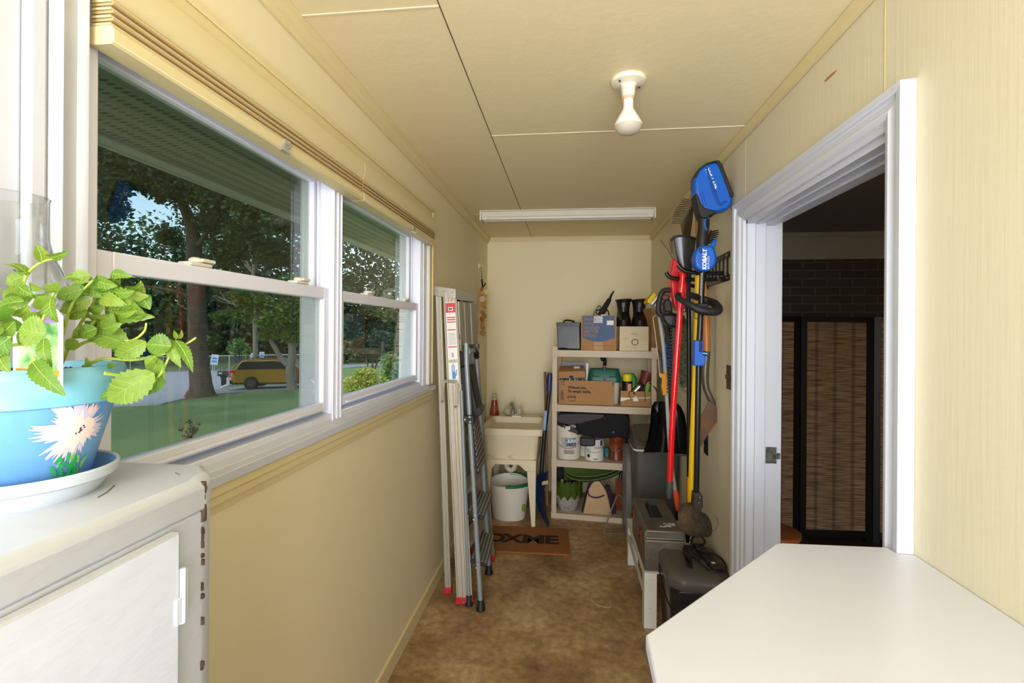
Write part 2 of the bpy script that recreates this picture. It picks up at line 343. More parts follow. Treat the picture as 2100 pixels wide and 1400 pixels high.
# folding screen
def screen_mat():
    m = bpy.data.materials.new('woven_bamboo'); m.use_nodes = True; t = m.node_tree; n = t.nodes; b = n['Principled BSDF']
    tc = n.new('ShaderNodeTexCoord'); sx = n.new('ShaderNodeSeparateXYZ'); t.links.new(tc.outputs['Object'], sx.inputs[0])
    mp = n.new('ShaderNodeMapping'); mp.inputs['Scale'].default_value = (6, 6, 140); nz = n.new('ShaderNodeTexNoise'); nz.inputs['Scale'].default_value = 1; nz.inputs['Detail'].default_value = 4
    t.links.new(tc.outputs['Object'], mp.inputs[0]); t.links.new(mp.outputs[0], nz.inputs['Vector'])
    rp = n.new('ShaderNodeValToRGB'); e = rp.color_ramp.elements; e[0].position = .34; e[0].color = rgb(92, 62, 38); e[1].position = .62; e[1].color = rgb(168, 132, 96)
    t.links.new(nz.outputs[0], rp.inputs[0])
    wv = n.new('ShaderNodeTexWave'); wv.bands_direction = 'X'; wv.inputs['Scale'].default_value = 2.4; wv.inputs['Distortion'].default_value = 0
    t.links.new(tc.outputs['Object'], wv.inputs['Vector'])
    r2 = n.new('ShaderNodeValToRGB'); r2.color_ramp.elements[0].position = .88; r2.color_ramp.elements[0].color = (1, 1, 1, 1); r2.color_ramp.elements[1].position = .93; r2.color_ramp.elements[1].color = (.45, .42, .4, 1)
    t.links.new(wv.outputs[0], r2.inputs[0]); mx = n.new('ShaderNodeMixRGB'); mx.blend_type = 'MULTIPLY'; mx.inputs[0].default_value = .72
    t.links.new(rp.outputs[0], mx.inputs[1]); t.links.new(r2.outputs[0], mx.inputs[2]); t.links.new(mx.outputs[0], b.inputs['Base Color']); b.inputs['Roughness'].default_value = .7
    return m
SM = screen_mat(); SF = mat('black_lacquer', (16, 14, 13), .35)
t = thing('folding_screen', 'black framed folding screen with woven bamboo panels seen through the doorway', 'folding screen', (1.9, 3.85, 0))
px0 = (1.7524,3.8469,-0.0081); px1 = (2.2184,3.8807,0.0039)
pts = [(1.24, 3.78), (1.715, 3.86), (2.235, 3.885), (2.72, 3.80)]
for (ax, ay), (bx_, by_) in zip(pts, pts[1:]):
    L = math.hypot(bx_-ax, by_-ay); m = Matrix.Translation((ax, ay, 0)) @ Matrix.Rotation(math.atan2(by_-ay, bx_-ax), 4, 'Z')
    f = MB(); e = .004
    f.box(e, .048, -.012, .012, 0, 1.66, m); f.box(L-.048, L-e, -.012, .012, 0, 1.66, m); f.box(.04, L-.04, -.012, .012, 1.62, 1.66, m); f.box(.04, L-.04, -.012, .012, .03, .08, m)
    fo = obj('frame', f, SF, t)
    f = MB(); f.box(.042, L-.042, -.004, .004, .07, 1.63, m); obj('woven_panel', f, SM, fo)
t = thing('wooden_stool', 'orange wooden stool barely showing low in the doorway', 'stool', (1.30, 3.25, 0))
s = MB(); s.lathe([(.14, .26), (.15, .27), (.15, .295), (.14, .30)], (1.30, 3.25, 0), 24); WO = mat('orange_wood', (190, 110, 50), .5); obj('seat', s, WO, t)
for k in range(4):
    a = PI/4+k*PI/2; s = MB(); s.cyl((1.30+.13*math.cos(a), 3.25+.13*math.sin(a), 0), (1.30+.09*math.cos(a), 3.25+.09*math.sin(a), .26), .014, seg=10); obj('leg', s, WO, t)
# ------------------------------------------------------------------ ceiling fittings
t = thing('ceiling_lamp', 'white porcelain lampholder with an unlit reflector bulb on the ceiling', 'lamp', (.205, 1.76, H))
cx, cy = .205, 1.76
s = MB(); s.lathe([(.06, H), (.062, H-.006), (.058, H-.014), (.03, H-.022), (.024, H-.03), (.023, H-.05), (.021, H-.062)], (cx, cy, 0), 40); PORC = mat('ivory_porcelain', (238, 230, 205), .25); ho = obj('lampholder', s, PORC, t)
for a in (-2.4, .5): obj('mounting_screw', MB().cyl((cx+.045*math.cos(a), cy+.045*math.sin(a), H-.014), (cx+.045*math.cos(a), cy+.045*math.sin(a), H-.022), .004, seg=8), mat('dark_screw', (70, 60, 50), .5), ho)
s = MB(); s.lathe([(.021, H-.062), (.021, H-.072)], (cx, cy, 0), 32); obj('socket_ring', s, mat('tan_ring', (205, 190, 150), .4), ho)
s = MB(); s.tube([(cx-.028, cy-.01, H-.022), (cx-.026, cy-.014, H-.05), (cx-.024, cy-.014, H-.062)], .0016, 6); obj('pull_chain', s, STEEL, ho)
s = MB(); s.tube([(cx-.024, cy-.014, H-.062), (cx-.023, cy-.014, H-.088)], .001, 6); obj('cord', s, mat('orange_string', (214, 140, 50), .8), ho)
s = MB(); s.lathe([(.0175, H-.072), (.0175, H-.10), (.02, H-.108), (.026, H-.118), (.040, H-.142), (.0475, H-.158), (.048, H-.165)], (cx, cy, 0), 40); bo = obj('bulb', s, mat('white_glass_bulb', (240, 236, 225), .35), t)
s = MB(); s.lathe([(.048, H-.165), (.045, H-.176), (.034, H-.188), (.018, H-.194), (.002, H-.196)], (cx, cy, 0), 40); obj('frosted_face', s, mat('frosted_glass', (196, 186, 168), .5), bo)
# fluorescent fixture
fa = (-0.668,3.596,2.44); fb = (0.633,3.607,2.44)
t = thing('fluorescent_fixture', 'slim white fluorescent batten with a bare tube on the far ceiling', 'light fixture', (0, 3.6, H))
y0 = 3.60; xa, xb = fa[0], fb[0]-.01
ms = Matrix.Translation((xa, y0, 0)) @ Matrix.Rotation(math.atan2(.012, xb-xa), 4, 'Z'); L = xb-xa
s = MB(); s.box(0, L, 0, .12, H-.006, H, ms); s.prism; s.loft([[ms @ Vector(p) for p in ((x, .02, H-.006), (x, .045, H-.042), (x, .075, H-.042), (x, .10, H-.006))] for x in (.01, L-.01)])
WF = mat('fixture_enamel', (228, 222, 202), .3); obj('housing', s, WF, t, bevel=.002)
for x in (0, L-.012):
    s = MB(); s.box(x, x+.012, 0, .12, H-.075, H, ms); obj('end_bracket', s, WF, t, bevel=.002)
    xx = .014 if x == 0 else L-.05
    s = MB(); s.box(xx, xx+.036, .02, .04, H-.066, H-.044, ms); s.box(xx, xx+.036, .08, .10, H-.066, H-.044, ms); obj('lamp_socket', s, WF, t, bevel=.002)
    s = MB(); xx = .02 if x == 0 else L-.03
    s.tube([ms @ Vector((xx, .02, H-.07)), ms @ Vector((xx+.01, .015, H-.085)), ms @ Vector((xx+.004, .012, H-.098))], .004, 6); obj('spring_clip', s, STEEL, t)
for yy in (.03, .09):
    s = MB(); s.cyl(ms @ Vector((.05, yy, H-.055)), ms @ Vector((L-.05, yy, H-.055)), .0125, seg=20); obj('tube', s, mat('tube_glass', (222, 216, 200), .25), t)
# ------------------------------------------------------------------ outdoors
rnd = random.Random(3)
def gz(x, y):
    d = -.115*x+.993*y
    return max(-.3+.035*(x+1)-.035*y, -3.75+.03*(d-57)) if x < -3 or y > 6 else -.3+.035*(x+1)-.035*y
xs = [-150+i*3 for i in range(34)]+[-48+i*2 for i in range(24)]; ys = [-12+i*3 for i in range(66)]
g = MB(); g.sheet([[(x, y, gz(x, y)) for x in xs] for y in ys])
GRASS = mat('lawn_grass', (80, 112, 62), .9, noise_scale=.35, col2=(94, 112, 60), bump=.5, bump_scale=8)
struct('ground', g, GRASS)
ROAD = mat('pale_asphalt', (150, 156, 166), .85, noise_amt=.12, noise_scale=.5)
def patch(pts, off=.04, n=None):
    """flat paving laid on the ground, with a little thickness"""
    m = MB(); top = [(p[0], p[1], p[2]+off) for p in pts]
    m.loft([[(p[0], p[1], p[2]-.1) for p in pts], top]); return m
struct('road', patch([(-17.66,15.6,-1.43),(-15.07,16.55,-1.37),(-17.3,22.19,-1.65),(-20.48,27.84,-1.96),(-23.73,33.69,-2.27),(-27.3,39.79,-2.61),(-35.47,52.5,-3.34),(-42.2,53.29,-3.61),(-63.63,56.17,-4.46)]), ROAD)
struct('path', patch([(-16.04,20.12,-1.53),(-18.71,24.55,-1.78),(-16.83,25.35,-1.74),(-13.36,27.58,-1.7),(-11.85,24.46,-1.54),(-13.52,22.69,-1.53),(-15.18,21.39,-1.54)], .05), mat('driveway', (138, 140, 140), .85, noise_amt=.15, noise_scale=1))
struct('road', patch([(-86.94,108.92,-1.92),(-79.4,106.51,-2.01),(-62.74,91.25,-2.53),(-46.92,81.76,-2.86),(-40.74,73.88,-3.12),(-48.82,76.08,-3.03),(-61.53,87.3,-2.65),(-69.39,86.95,-2.63)], .12), ROAD)
struct('road', patch([(-24.78,49.98,-2.88),(-23.35,60.38,-3.2),(-27.09,70.02,-3.66),(-31.05,62.62,-3.54)], .06), ROAD)
struct('kerb', patch([(-17.8,23.35,-1.71),(-26.13,38.03,-2.51),(-27.35,39.81,-2.62),(-18.4,24.04,-1.75)], .12), mat('kerb', (190, 192, 190), .8))
# eave over the window
s = MB(); SX0, SX1 = XL-.13, -1.62
s.box(SX1, SX0, -3, 8, 2.205, 2.215)
for k in range(60):
    pass
def soffit_mat():
    m = bpy.data.materials.new('vented_soffit'); m.use_nodes = True; t = m.node_tree; n = t.nodes; b = n['Principled BSDF']
    tc = n.new('ShaderNodeTexCoord'); w1 = n.new('ShaderNodeTexWave'); w1.bands_direction = 'Y'; w1.inputs['Scale'].default_value = 14
    w2 = n.new('ShaderNodeTexWave'); w2.bands_direction = 'X'; w2.inputs['Scale'].default_value = 5
    mu = n.new('ShaderNodeMath'); mu.operation = 'MULTIPLY'; r = n.new('ShaderNodeValToRGB'); r.color_ramp.elements[0].position = .45; r.color_ramp.elements[0].color = rgb(176, 172, 156); r.color_ramp.elements[1].position = .6; r.color_ramp.elements[1].color = rgb(74, 74, 64)
    for q in (w1, w2): t.links.new(tc.outputs['Object'], q.inputs['Vector'])
    t.links.new(w1.outputs[1], mu.inputs[0]); t.links.new(w2.outputs[1], mu.inputs[1]); t.links.new(mu.outputs[0], r.inputs[0]); t.links.new(r.outputs[0], b.inputs['Base Color']); b.inputs['Roughness'].default_value = .6
    return m
struct('eave', s, soffit_mat())
s = MB(); s.box(SX1-.02, SX1+.05, -3, 8, 2.195, 2.204); s.box(SX1-.03, SX1-.015, -3, 8, 2.19, 2.36); struct('trim_15', s, mat('fascia', (214, 212, 200), .5))
s = MB(); s.loft([[(SX1-.1, y, 2.33), (XR+.2, y, 3.1), (XR+.2, y, 3.15), (SX1-.1, y, 2.38)] for y in (-3.2, 8)]); struct('roof', s, mat('shingles', (70, 68, 66), .9))
s = MB(); s.box(-.94, -.92, -3, .705, -.4, 2.3); s.box(-.94, -.92, 2.675, 8, -.4, 2.3); s.box(-.94, -.92, .705, 2.675, -.4, 1.2); s.box(-.94, -.92, .705, 2.675, 2.14, 2.3); struct('wall_outside', s, mat('siding', (200, 198, 185), .7))
# foliage
def leaves(name, blobs, size, m, parent, seed=1, squash=.8):
    r = random.Random(seed); V = []; F = []
    for (c, R_, n) in blobs:
        for _ in range(n):
            while True:
                p = Vector((r.uniform(-1, 1), r.uniform(-1, 1), r.uniform(-1, 1)))
                if p.length < 1: break
            p = p*(.55+.45*r.random()) if p.length > .4 else p
            q = Vector(c)+Vector((p.x*R_, p.y*R_, p.z*R_*squash)); a = Vector((r.gauss(0, 1), r.gauss(0, 1), r.gauss(0, .5))).normalized(); b = a.orthogonal().normalized()
            b = (Matrix.Rotation(r.uniform(0, 6.3), 3, a) @ b); sz = size*r.uniform(.6, 1.3); i = len(V)
            V += [q-a*sz*.5, q+b*sz*.3, q+a*sz*.5, q-b*sz*.3]; F.append((i, i+1, i+2, i+3))
    mb = MB(); mb.bm.free(); me = bpy.data.meshes.new(name); inv = rm(root_of(parent)).inverted()
    me.from_pydata([tuple(inv @ Vector(v)) for v in V], [], F); me.materials.append(m)
    o = bpy.data.objects.new(name, me); COL.objects.link(o); o.parent = parent; return o
def leafmat(name, c1, c2):
    m = bpy.data.materials.new(name); m.use_nodes = True; t = m.node_tree; n = t.nodes; b = n['Principled BSDF']
    g_ = n.new('ShaderNodeNewGeometry'); r = n.new('ShaderNodeValToRGB'); r.color_ramp.elements[0].color = rgb(*c1); r.color_ramp.elements[1].color = rgb(*c2)
    t.links.new(g_.outputs['Random Per Island'], r.inputs[0]); t.links.new(r.outputs[0], b.inputs['Base Color']); b.inputs['Roughness'].default_value = .5
    tr = n.new('ShaderNodeBsdfTranslucent'); mx = n.new('ShaderNodeMixShader'); mx.inputs[0].default_value = .3; t.links.new(r.outputs[0], tr.inputs[0])
    t.links.new(b.outputs[0], mx.inputs[1]); t.links.new(tr.outputs[0], mx.inputs[2]); t.links.new(mx.outputs[0], n['Material Output'].inputs[0]); return m
LF1 = leafmat('dark_leaves', (34, 62, 34), (74, 108, 58)); LF2 = leafmat('maple_leaves', (62, 104, 40), (124, 156, 70)); LF3 = leafmat('shrub_leaves', (120, 150, 50), (190, 190, 90)); LF4 = leafmat('deep_leaves', (26, 46, 30), (52, 82, 50))
BARK = mat('dark_bark', (88, 76, 62), .9, noise_amt=.4, noise_scale=3, bump=.6, bump_scale=6); BARK2 = mat('grey_bark', (128, 122, 112), .9, noise_amt=.3, noise_scale=4)
def pp(x, y, zc):   # a point out of the window, seen in direction (x, y) at distance zc
    u, v = (x-1050)/1000*zc, (674-y)/1000*zc; a = math.radians(6.6); return Vector((-math.sin(a)*zc+math.cos(a)*u, math.cos(a)*zc+math.sin(a)*u, 1.555+v))
# shade tree in the lawn
b = Vector((-15.81,19.46,-1.5)); t = thing('shade_tree', 'big dark shade tree with a broad trunk at the edge of the lawn', 'tree', b)
s = MB(); s.tube([b+Vector((0,0,-.2)), b+Vector((0,0,.1)), b+Vector((0,0,.5)), pp(408,740,21.6), pp(404,640,21.6), pp(398,540,21.6), pp(392,470,21.6), pp(372,420,21.4), pp(350,370,21), pp(330,310,20.5)], [.85,.6,.44,.40,.38,.34,.27,.2,.15,.1], 12, smooth=4); tr_ = obj('trunk', s, BARK, t)
for br, rr in (([pp(392,470,21.6), pp(380,425,21.4), pp(400,404,21), pp(440,402,20.6), pp(500,420,20)], .13), ([pp(398,520,21.6), pp(430,470,21.2), pp(460,440,21), pp(520,430,21)], .12), ([pp(372,420,21.4), pp(340,405,21), pp(300,395,20), pp(240,370,19)], .13), ([pp(404,620,21.6), pp(350,600,21), pp(280,590,20.5)], .1)):
    s = MB(); n_ = len(br); s.tube(br, [rr*(1-.7*i/(n_-1)) for i in range(n_)], 8, smooth=3); obj('branch', s, BARK, t)
bl = [(pp(x, y, d), r_, n_) for x, y, d, r_, n_ in ((235,310,19,1.5,1500),(290,345,19.5,1.4,1500),(345,385,20,1.2,1100),(230,370,19,1.1,1000),(400,395,20.5,1.1,900),(455,410,20.5,1.1,900),(520,430,20,1.1,900),(575,455,20,1.0,700),(300,300,20,1.4,900),(440,460,21.5,1.0,600),(500,480,21,1.0,500),(340,250,20,2,900),(450,330,20,2,900),(220,430,19.5,.9,600),(345,490,22,.7,260),(470,520,22,1.1,700),(560,520,22,1.2,700),(405,590,22.5,1.2,500),(430,700,22,.5,260))]
leaves('foliage', [(a_, b_, int(c_*2.2)) for a_, b_, c_ in bl], .21, LF1, t, 5)
# maple by the driveway
b = Vector((-13.57,22.7,-1.53)); t = thing('maple_tree', 'light green maple with a forked trunk in front of the parked car', 'tree', b)
s = MB(); s.tube([b+Vector((0,0,-.2)), b+Vector((0,0,.4)), pp(596,760,24), pp(600,730,24), pp(596,700,24), pp(590,660,24)], [.3,.24,.22,.19,.15,.08], 10, smooth=3); obj('trunk', s, BARK2, t)
s = MB(); s.tube([pp(590,752,24), pp(575,735,24), pp(562,712,24), pp(550,690,24), pp(530,650,24)], [.14,.13,.12,.1,.05], 8, smooth=3); obj('trunk', s, BARK2, t)
bl = [(pp(x, y, d), r_, n_) for x, y, d, r_, n_ in ((600,640,24,1.3,1600),(560,660,23.5,1.0,1100),(530,625,24,1.0,1000),(490,650,23.5,.85,800),(455,655,23.5,.6,450),(600,690,24,.8,600),(550,690,24,.6,350),(500,610,24,.9,700),(600,590,24,1.2,1000),(625,660,24,1,600))]
leaves('foliage', bl, .19, LF2, t, 6, .65)
# bare grey tree
t = thing('bare_tree', 'leafless grey tree with thin bare branches behind the shade tree', 'tree', pp(525,745,30))
def twig(p, d, L, r_, lev, parent, mb):
    q = p+d*L*.5+Vector((rnd.uniform(-1,1), 0, rnd.uniform(-1,1)))*L*.06; e = p+d*L
    mb.tube([p, q, e], [r_, r_*.8, r_*.6], 5)
    if lev:
        for k in range(3 if lev > 1 else 2):
            dd_ = (d+Vector((rnd.uniform(-.9,.9), rnd.uniform(-.5,.5), rnd.uniform(-.2,.7)))*.75).normalized(); twig(e if k else q, dd_, L*rnd.uniform(.6,.85), r_*.6, lev-1, parent, mb)
s = MB(); s.tube([pp(525,748,30), pp(522,640,30), pp(518,560,30)], [.16,.12,.1], 8); obj('trunk', s, BARK2, t)
for dx, L in ((-.5, 2.2), (-.15, 2.6), (.3, 2.4), (-.9, 1.9)):
    s = MB(); twig(pp(518,565,30), Vector((dx, 0, 1)).normalized(), L, .06, 4, t, s); obj('branch', s, BARK2, t)
s = MB(); twig(pp(522,640,30), Vector((-.9, -.2, .35)).normalized(), 1.8, .05, 4, t, s); obj('branch', s, BARK2, t)
# woods in the distance
woods = [(215,600,62,7,0),(270,560,70,8.5,0),(330,590,64,8,0),(392,560,74,9.5,1),(450,590,70,10,1),(505,560,76,11,1),(560,585,70,11,1),(622,560,76,11,1),(690,560,70,9,0),(760,570,72,9,1),(820,560,72,9,0),(150,560,62,9,1)]
wl = ['dark evergreen of the distant woods, leftmost seen through the large window', 'tall dark tree in the distant woods above the road, second from the left', 'dark tree in the distant woods just left of the thick trunk', 'tall dark tree in the distant woods behind the thick trunk', 'dark tree in the distant woods above the road right of the thick trunk', 'tall dark tree in the distant woods behind the bare branches', 'dark tree in the distant woods behind the light green maple', 'tall dark tree in the distant woods at the right edge of the large window', 'dark tree in the distant woods, left side of the far window', 'tall dark tree in the distant woods, middle of the far window', 'dark tree in the distant woods, right side of the far window', 'tall dark tree in the distant woods hidden mostly by the potted herb']
for i, (x, y, d, r_, k) in enumerate(woods):
    c = pp(x, y, d); gx, gy = c.x, c.y; z0 = gz(gx, gy)
    t = thing('woodland_tree', wl[i], 'tree', (gx, gy, z0), group='trees of the distant woods')
    s = MB(); s.tube([(gx, gy, z0-.3), (gx, gy, z0+4), (gx+.3, gy, z0+9)], [.5,.4,.2], 8); obj('trunk', s, BARK, t)
    hgt = (19 if k else 16.5)
    bl = [((gx+rnd.uniform(-1.5,1.5), gy+rnd.uniform(-1,1), z0+1.6+hgt*f), 1.8+r_*.45*(1-abs(f-.35)), int(520*(1.3-f))) for f in (.0,.08,.16,.25,.35,.45,.55,.68,.8,.95)]
    leaves('foliage', bl, .75, LF4 if k else LF1, t, 20+i, 1.)
# small street tree, far garden tree, shrub
for nm, lab, cat, bp_, blb, m_, sz in (
    ('young_tree', 'small young tree standing in front of the wire fence', 'tree', pp(492,757,52), [(pp(490,715,52),1.3,350),(pp(480,722,52),.8,150),(pp(503,722,52),.9,150)], LF2, .4),
    ('garden_tree', 'small many stemmed tree beyond the lawn in the far window', 'tree', pp(762,757,30), [(pp(765,712,30),1.1,500),(pp(790,700,30),1.0,400),(pp(740,705,30),.9,300)], LF4, .22),
    ('round_shrub', 'yellow green rounded shrub low in the far window', 'shrub', pp(752,812,13.5), [(pp(752,785,13.5),.55,1500),(pp(730,792,13.5),.42,800),(pp(775,792,13.5),.42,800),(pp(750,770,13.5),.35,500)], LF3, .085),
    ('tall_shrub', 'upright green shrub beside the yellow green one in the far window', 'shrub', pp(800,812,15), [(pp(800,790,15),.4,500),(pp(805,765,15),.4,500),(pp(800,740,15),.35,400)], LF2, .1)):
    b = Vector((bp_.x, bp_.y, gz(bp_.x, bp_.y))); t = thing(nm, lab, cat, b)
    s = MB(); top = blb[0][0]; r_ = (b-top).length*.028
    s.tube([b-Vector((0,0,.1)), (b+top)/2+Vector((.03,0,0)), top], [r_*1.3, r_, r_*.5], 7); obj('trunk', s, BARK, t)
    if nm == 'garden_tree':
        for dx in (-.6, .6): s = MB(); s.tube([b, (b+top)/2+Vector((dx*.5,0,0)), top+Vector((dx,0,.2))], [.07,.05,.03], 6); obj('trunk', s, BARK, t)
    leaves('foliage', blb, sz, m_, t, 50)
# wire fence
t = thing('chain_link_fence', 'wire fence with pale top rail beyond the street', 'fence', pp(520,757,55)); FM = mat('galvanised', (176, 184, 176), .5, metal=.5)
pa, pb = pp(200,740,55), pp(640,729,55)
s = MB(); s.cyl(pa, pb, .05, seg=8); obj('top_rail', s, FM, t)
for k in range(14):
    p = pa.lerp(pb, k/13); s = MB(); s.cyl((p.x, p.y, gz(p.x, p.y)-.05), p, .045, seg=8); obj('post', s, FM, t)
s = MB(); s.loft([[(pa.x, pa.y, gz(pa.x,pa.y)), (pb.x, pb.y, gz(pb.x,pb.y)), (pb.x, pb.y+.01, gz(pb.x,pb.y)), (pa.x, pa.y+.01, gz(pa.x,pa.y))], [pa, pb, pb+Vector((0,.01,0)), pa+Vector((0,.01,0))]]); obj('wire_mesh', s, mat('wire', (120, 130, 115), .6, alpha=.16), t)
# signs by the street
SG = mat('sign_white', (190, 205, 225), .5)
for i, (x0, y0_, x1, y1_, d, tilt, lab) in enumerate(((434,731,447,752,50,.12,'pale blue double yard sign hung on the wire fence'), (514,728,521,742,50,.25,'tilted pale sign leaning by the fence'), (533,725,542,736,50,0,'pale blue square sign on a thin post above the parked car'), (466,768,474,778,30,.1,'small reddish yard sign right of the black mailbox'))):
    c = pp((x0+x1)/2, (y0_+y1_)/2, d); w_, h_ = (x1-x0)/1000*d, (y1_-y0_)/1000*d
    t = thing('yard_sign', lab, 'sign', (c.x, c.y, gz(c.x, c.y)))
    m_ = Matrix.Translation(c) @ Matrix.Rotation(math.radians(30), 4, 'Z') @ Matrix.Rotation(tilt, 4, 'Y')
    obj('board', MB().box(-w_/2, w_/2, -.02, .02, -h_/2, h_/2, m_), SG if i < 3 else mat('sign_red', (150, 90, 105), .6), t)
    s = MB(); s.box(-w_*.3, w_*.3, -.03, -.018, h_*.05, h_*.2, m_); s.box(-w_*.35, w_*.35, -.03, -.018, -h_*.25, -h_*.1, m_); obj('lettering', s, mat('sign_blue', (70, 110, 180), .6), t)
    s = MB(); s.cyl((c.x, c.y+.04, gz(c.x, c.y)-.05), (c.x, c.y+.04, c.z), .025, seg=6); obj('post', s, FM, t)
# mailbox
c = Vector((-19.58,25.84,-1.85)); t = thing('mailbox', 'black mailbox on a thick black post beside the street', 'mailbox', c); k = 1.0
m_ = Matrix.Translation(c) @ Matrix.Rotation(math.radians(25), 4, 'Z')
s = MB(); s.box(-.11, .11, -.11, .11, -.1, .62, m_); s.box(-.16, .16, -.12, .12, .5, .62, m_); obj('post', s, BLK, t)
s = MB(); s.loft([[m_ @ Vector((x, y, z)) for y, z in ((-.11,.6),(.11,.6),(.11,.78),(.07,.86),(0,.89),(-.07,.86),(-.11,.78))] for x in (-.3, .22)]); mb_ = obj('box', s, BLK, t)
obj('number_plate', MB().box(-.24, -.06, -.118, -.112, .72, .80, m_), SG, mb_)
# parked car
def car():
    p = Vector((-15.06,23.5,-1.61)); hd = math.atan2(.30, .95)
    t = thing('parked_car', 'mustard gold sport utility vehicle parked on the driveway behind the maple', 'car', (p.x-.9, p.y, p.z+.03), hd)
    GOLD = mat('gold_car_paint', (140, 108, 30), .3, metal=.3, coat=.5)
    def L(x, y, z): return (x, y, z)
    side = [(-.95,.42),(-.98,.62),(-.92,.9),(-.86,1.0),(-.55,1.42),(-.35,1.5),(1.1,1.52),(1.75,1.42),(2.35,1.02),(3.15,.92),(3.45,.78),(3.52,.5),(3.45,.32),(3.1,.28),(-.75,.28)]
    s = MB(); s.loft([[L(x*(1 if abs(w_) < .8 else .985)+(.015), w_, .3+(z-.3)*(1 if abs(w_) < .8 else .99)) for x, z in side] for w_ in (-.9, .9)]); o = obj('body', s, GOLD, t, bevel=.07, local=True, seg=3)
    g_ = [(-.62,1.02),(-.42,1.4),(1.05,1.44),(1.65,1.34),(2.1,1.04)]
    for w_ in (-.915, .885): obj('side_window', MB().loft([[L(x, w_, z) for x, z in g_], [L(x, w_+.03, z) for x, z in g_]]), mat('car_glass', (30, 40, 45), .08), t, local=True)
    for w_ in (-.8, .8):
        s = MB(); s.tube([L(-.3, w_, 1.53), L(-.25, w_, 1.58), L(1.2, w_, 1.59), L(1.3, w_, 1.53)], .02, 6); obj('roof_rail', s, BLK, t, local=True)
        for x in (0, 2.6):
            yy = math.copysign(.82, w_)
            s = MB(); s.cyl(L(x, yy-.11, .33), L(x, yy+.11, .33), .34, seg=24); wh = obj('wheel', s, mat('tyre', (24, 24, 25), .8), t, local=True, bevel=.02)
            s = MB(); s.cyl(L(x, yy-.125, .33), L(x, yy+.125, .33), .2, seg=16); obj('rim', s, mat('dark_alloy', (70, 72, 74), .4, metal=.7), wh, local=True)
        obj('arch_trim', MB().box(-.9, 3.4, w_*1.12-.02, w_*1.12+.02, .28, .36), BLK, t, local=True)
    for w_ in (-.82, .82): obj('tail_light', MB().box(-1.0, -.72, w_-.1, w_+.1, .86, .98), mat('tail_red', (190, 30, 35), .2), t, local=True, bevel=.02)
    obj('rear_bumper', MB().box(-1.02, -.7, -.85, .85, .3, .5), BLK, t, local=True, bevel=.04)
    obj('rear_window', MB().loft([[L(-.90,w_,1.02), L(-.56,w_,1.42), L(-.5,w_,1.42), L(-.84,w_,1.02)] for w_ in (-.7,.7)]), MATS['car_glass'], t, local=True)
    obj('lettering_stripe', MB().box(.95, 1.3, -.922, -.915, .8, .98), mat('glass_reflection_blue', (90, 120, 170), .3), t, local=True) if False else None
car()
# weeds outside under the window
t = thing('garden_weed', 'thin reddish weed standing outside below the large window', 'plant', (-8.13,9.73,-0.89)); b = Vector((-8.13,9.73,-0.89))
for k, (px_, py_) in enumerate(((388,868),(402,885),(372,884),(380,900),(410,872),(396,880))):
    e = pp(px_, py_, 10.2); s = MB(); m0 = b.lerp(e, .5)+Vector((.02, 0, .03)); s.tube([b, m0, e], [.006,.005,.003], 5); so = obj('stem', s, mat('weed_stem', (110, 60, 50), .8), t)
    leaves('leaf', [(e, .09, 24), (m0, .08, 14)], .05, leafmat('weed_leaves', (90, 60, 50), (110, 90, 55)) if k == 0 else bpy.data.materials['weed_leaves'], so, 60+k)
# ------------------------------------------------------------------ near cabinet on the left
CZ, CX1, CY1 = 1.342, -.507, .70
t = thing('metal_cabinet', 'chipped white cabinet under the potted herb at lower left', 'cabinet', (-.65, .1, 0))
def cut(e=0):
    return [(XL+.015, -.6), (CX1+e, -.6), (CX1+e, .632+e*.4), (CX1-.018, .668+e*.7), (-.556, CY1+e), (XL+.015, CY1+e)]
s = MB(); s.loft([[(x, y, 0) for x, y in cut(-.004)], [(x, y, CZ-.046) for x, y in cut(-.004)]]); bd = obj('body', s, CABW, t, bevel=.003)
s = MB(); s.loft([[(x, y, CZ-.045) for x, y in cut(0)], [(x, y, CZ-.01) for x, y in cut(0)], [(x, y, CZ) for x, y in [(XL+.015,-.6),(CX1-.012,-.6),(CX1-.012,.628),(CX1-.026,.660),(-.560,CY1-.008),(XL+.015,CY1-.008)]]]); obj('top', s, CABW, t, bevel=.004)
s = MB(); s.box(CX1-.004, CX1+.010, -.59, .578, .04, CZ-.052); dr = obj('door', s, CABW, t, bevel=.003)
for z in (1.205, .35):
    s = MB(); s.cyl((CX1+.010, .582, z-.036), (CX1+.010, .582, z+.036), .0042, seg=12); s.box(CX1+.0, CX1+.0085, .583, .594, z-.03, z+.03); s.box(CX1+.006, CX1+.0125, .570, .582, z-.034, z); obj('hinge', s, CABW, dr, bevel=.0008)
CHIP = mat('exposed_rust', (98, 78, 56), .8, noise_scale=60, col2=(48, 40, 34))
rc = random.Random(11); s = MB()
for k in range(34):
    z = CZ-.012-rc.random()**1.3*.30; h_ = rc.uniform(.001, .004)*(1.8 if z > CZ-.08 else 1); y_ = .6315+rc.uniform(-.001,.001); wd_ = rc.uniform(.0015,.004)*(1.7 if z > CZ-.06 else 1); h_ *= 1.6
    if z < CZ-.10 and rc.random() < .35: continue
    s.box(CX1-.012, CX1-.0014+rc.uniform(0,.0014), y_, y_+wd_, z-h_, z+h_)
obj('paint_chip', s, CHIP, bd, bevel=.0006)
s = MB()
for a_, b_ in (((-.600,.585),(-.585,.560)), ((-.585,.560),(-.578,.541)), ((-.566,.648),(-.552,.640))): s.tube([(a_[0],a_[1],CZ+.0003), (b_[0],b_[1],CZ+.0003)], .0009, 5)
obj('scratch', s, mat('scratch_grey', (120, 116, 108), .8), bd)
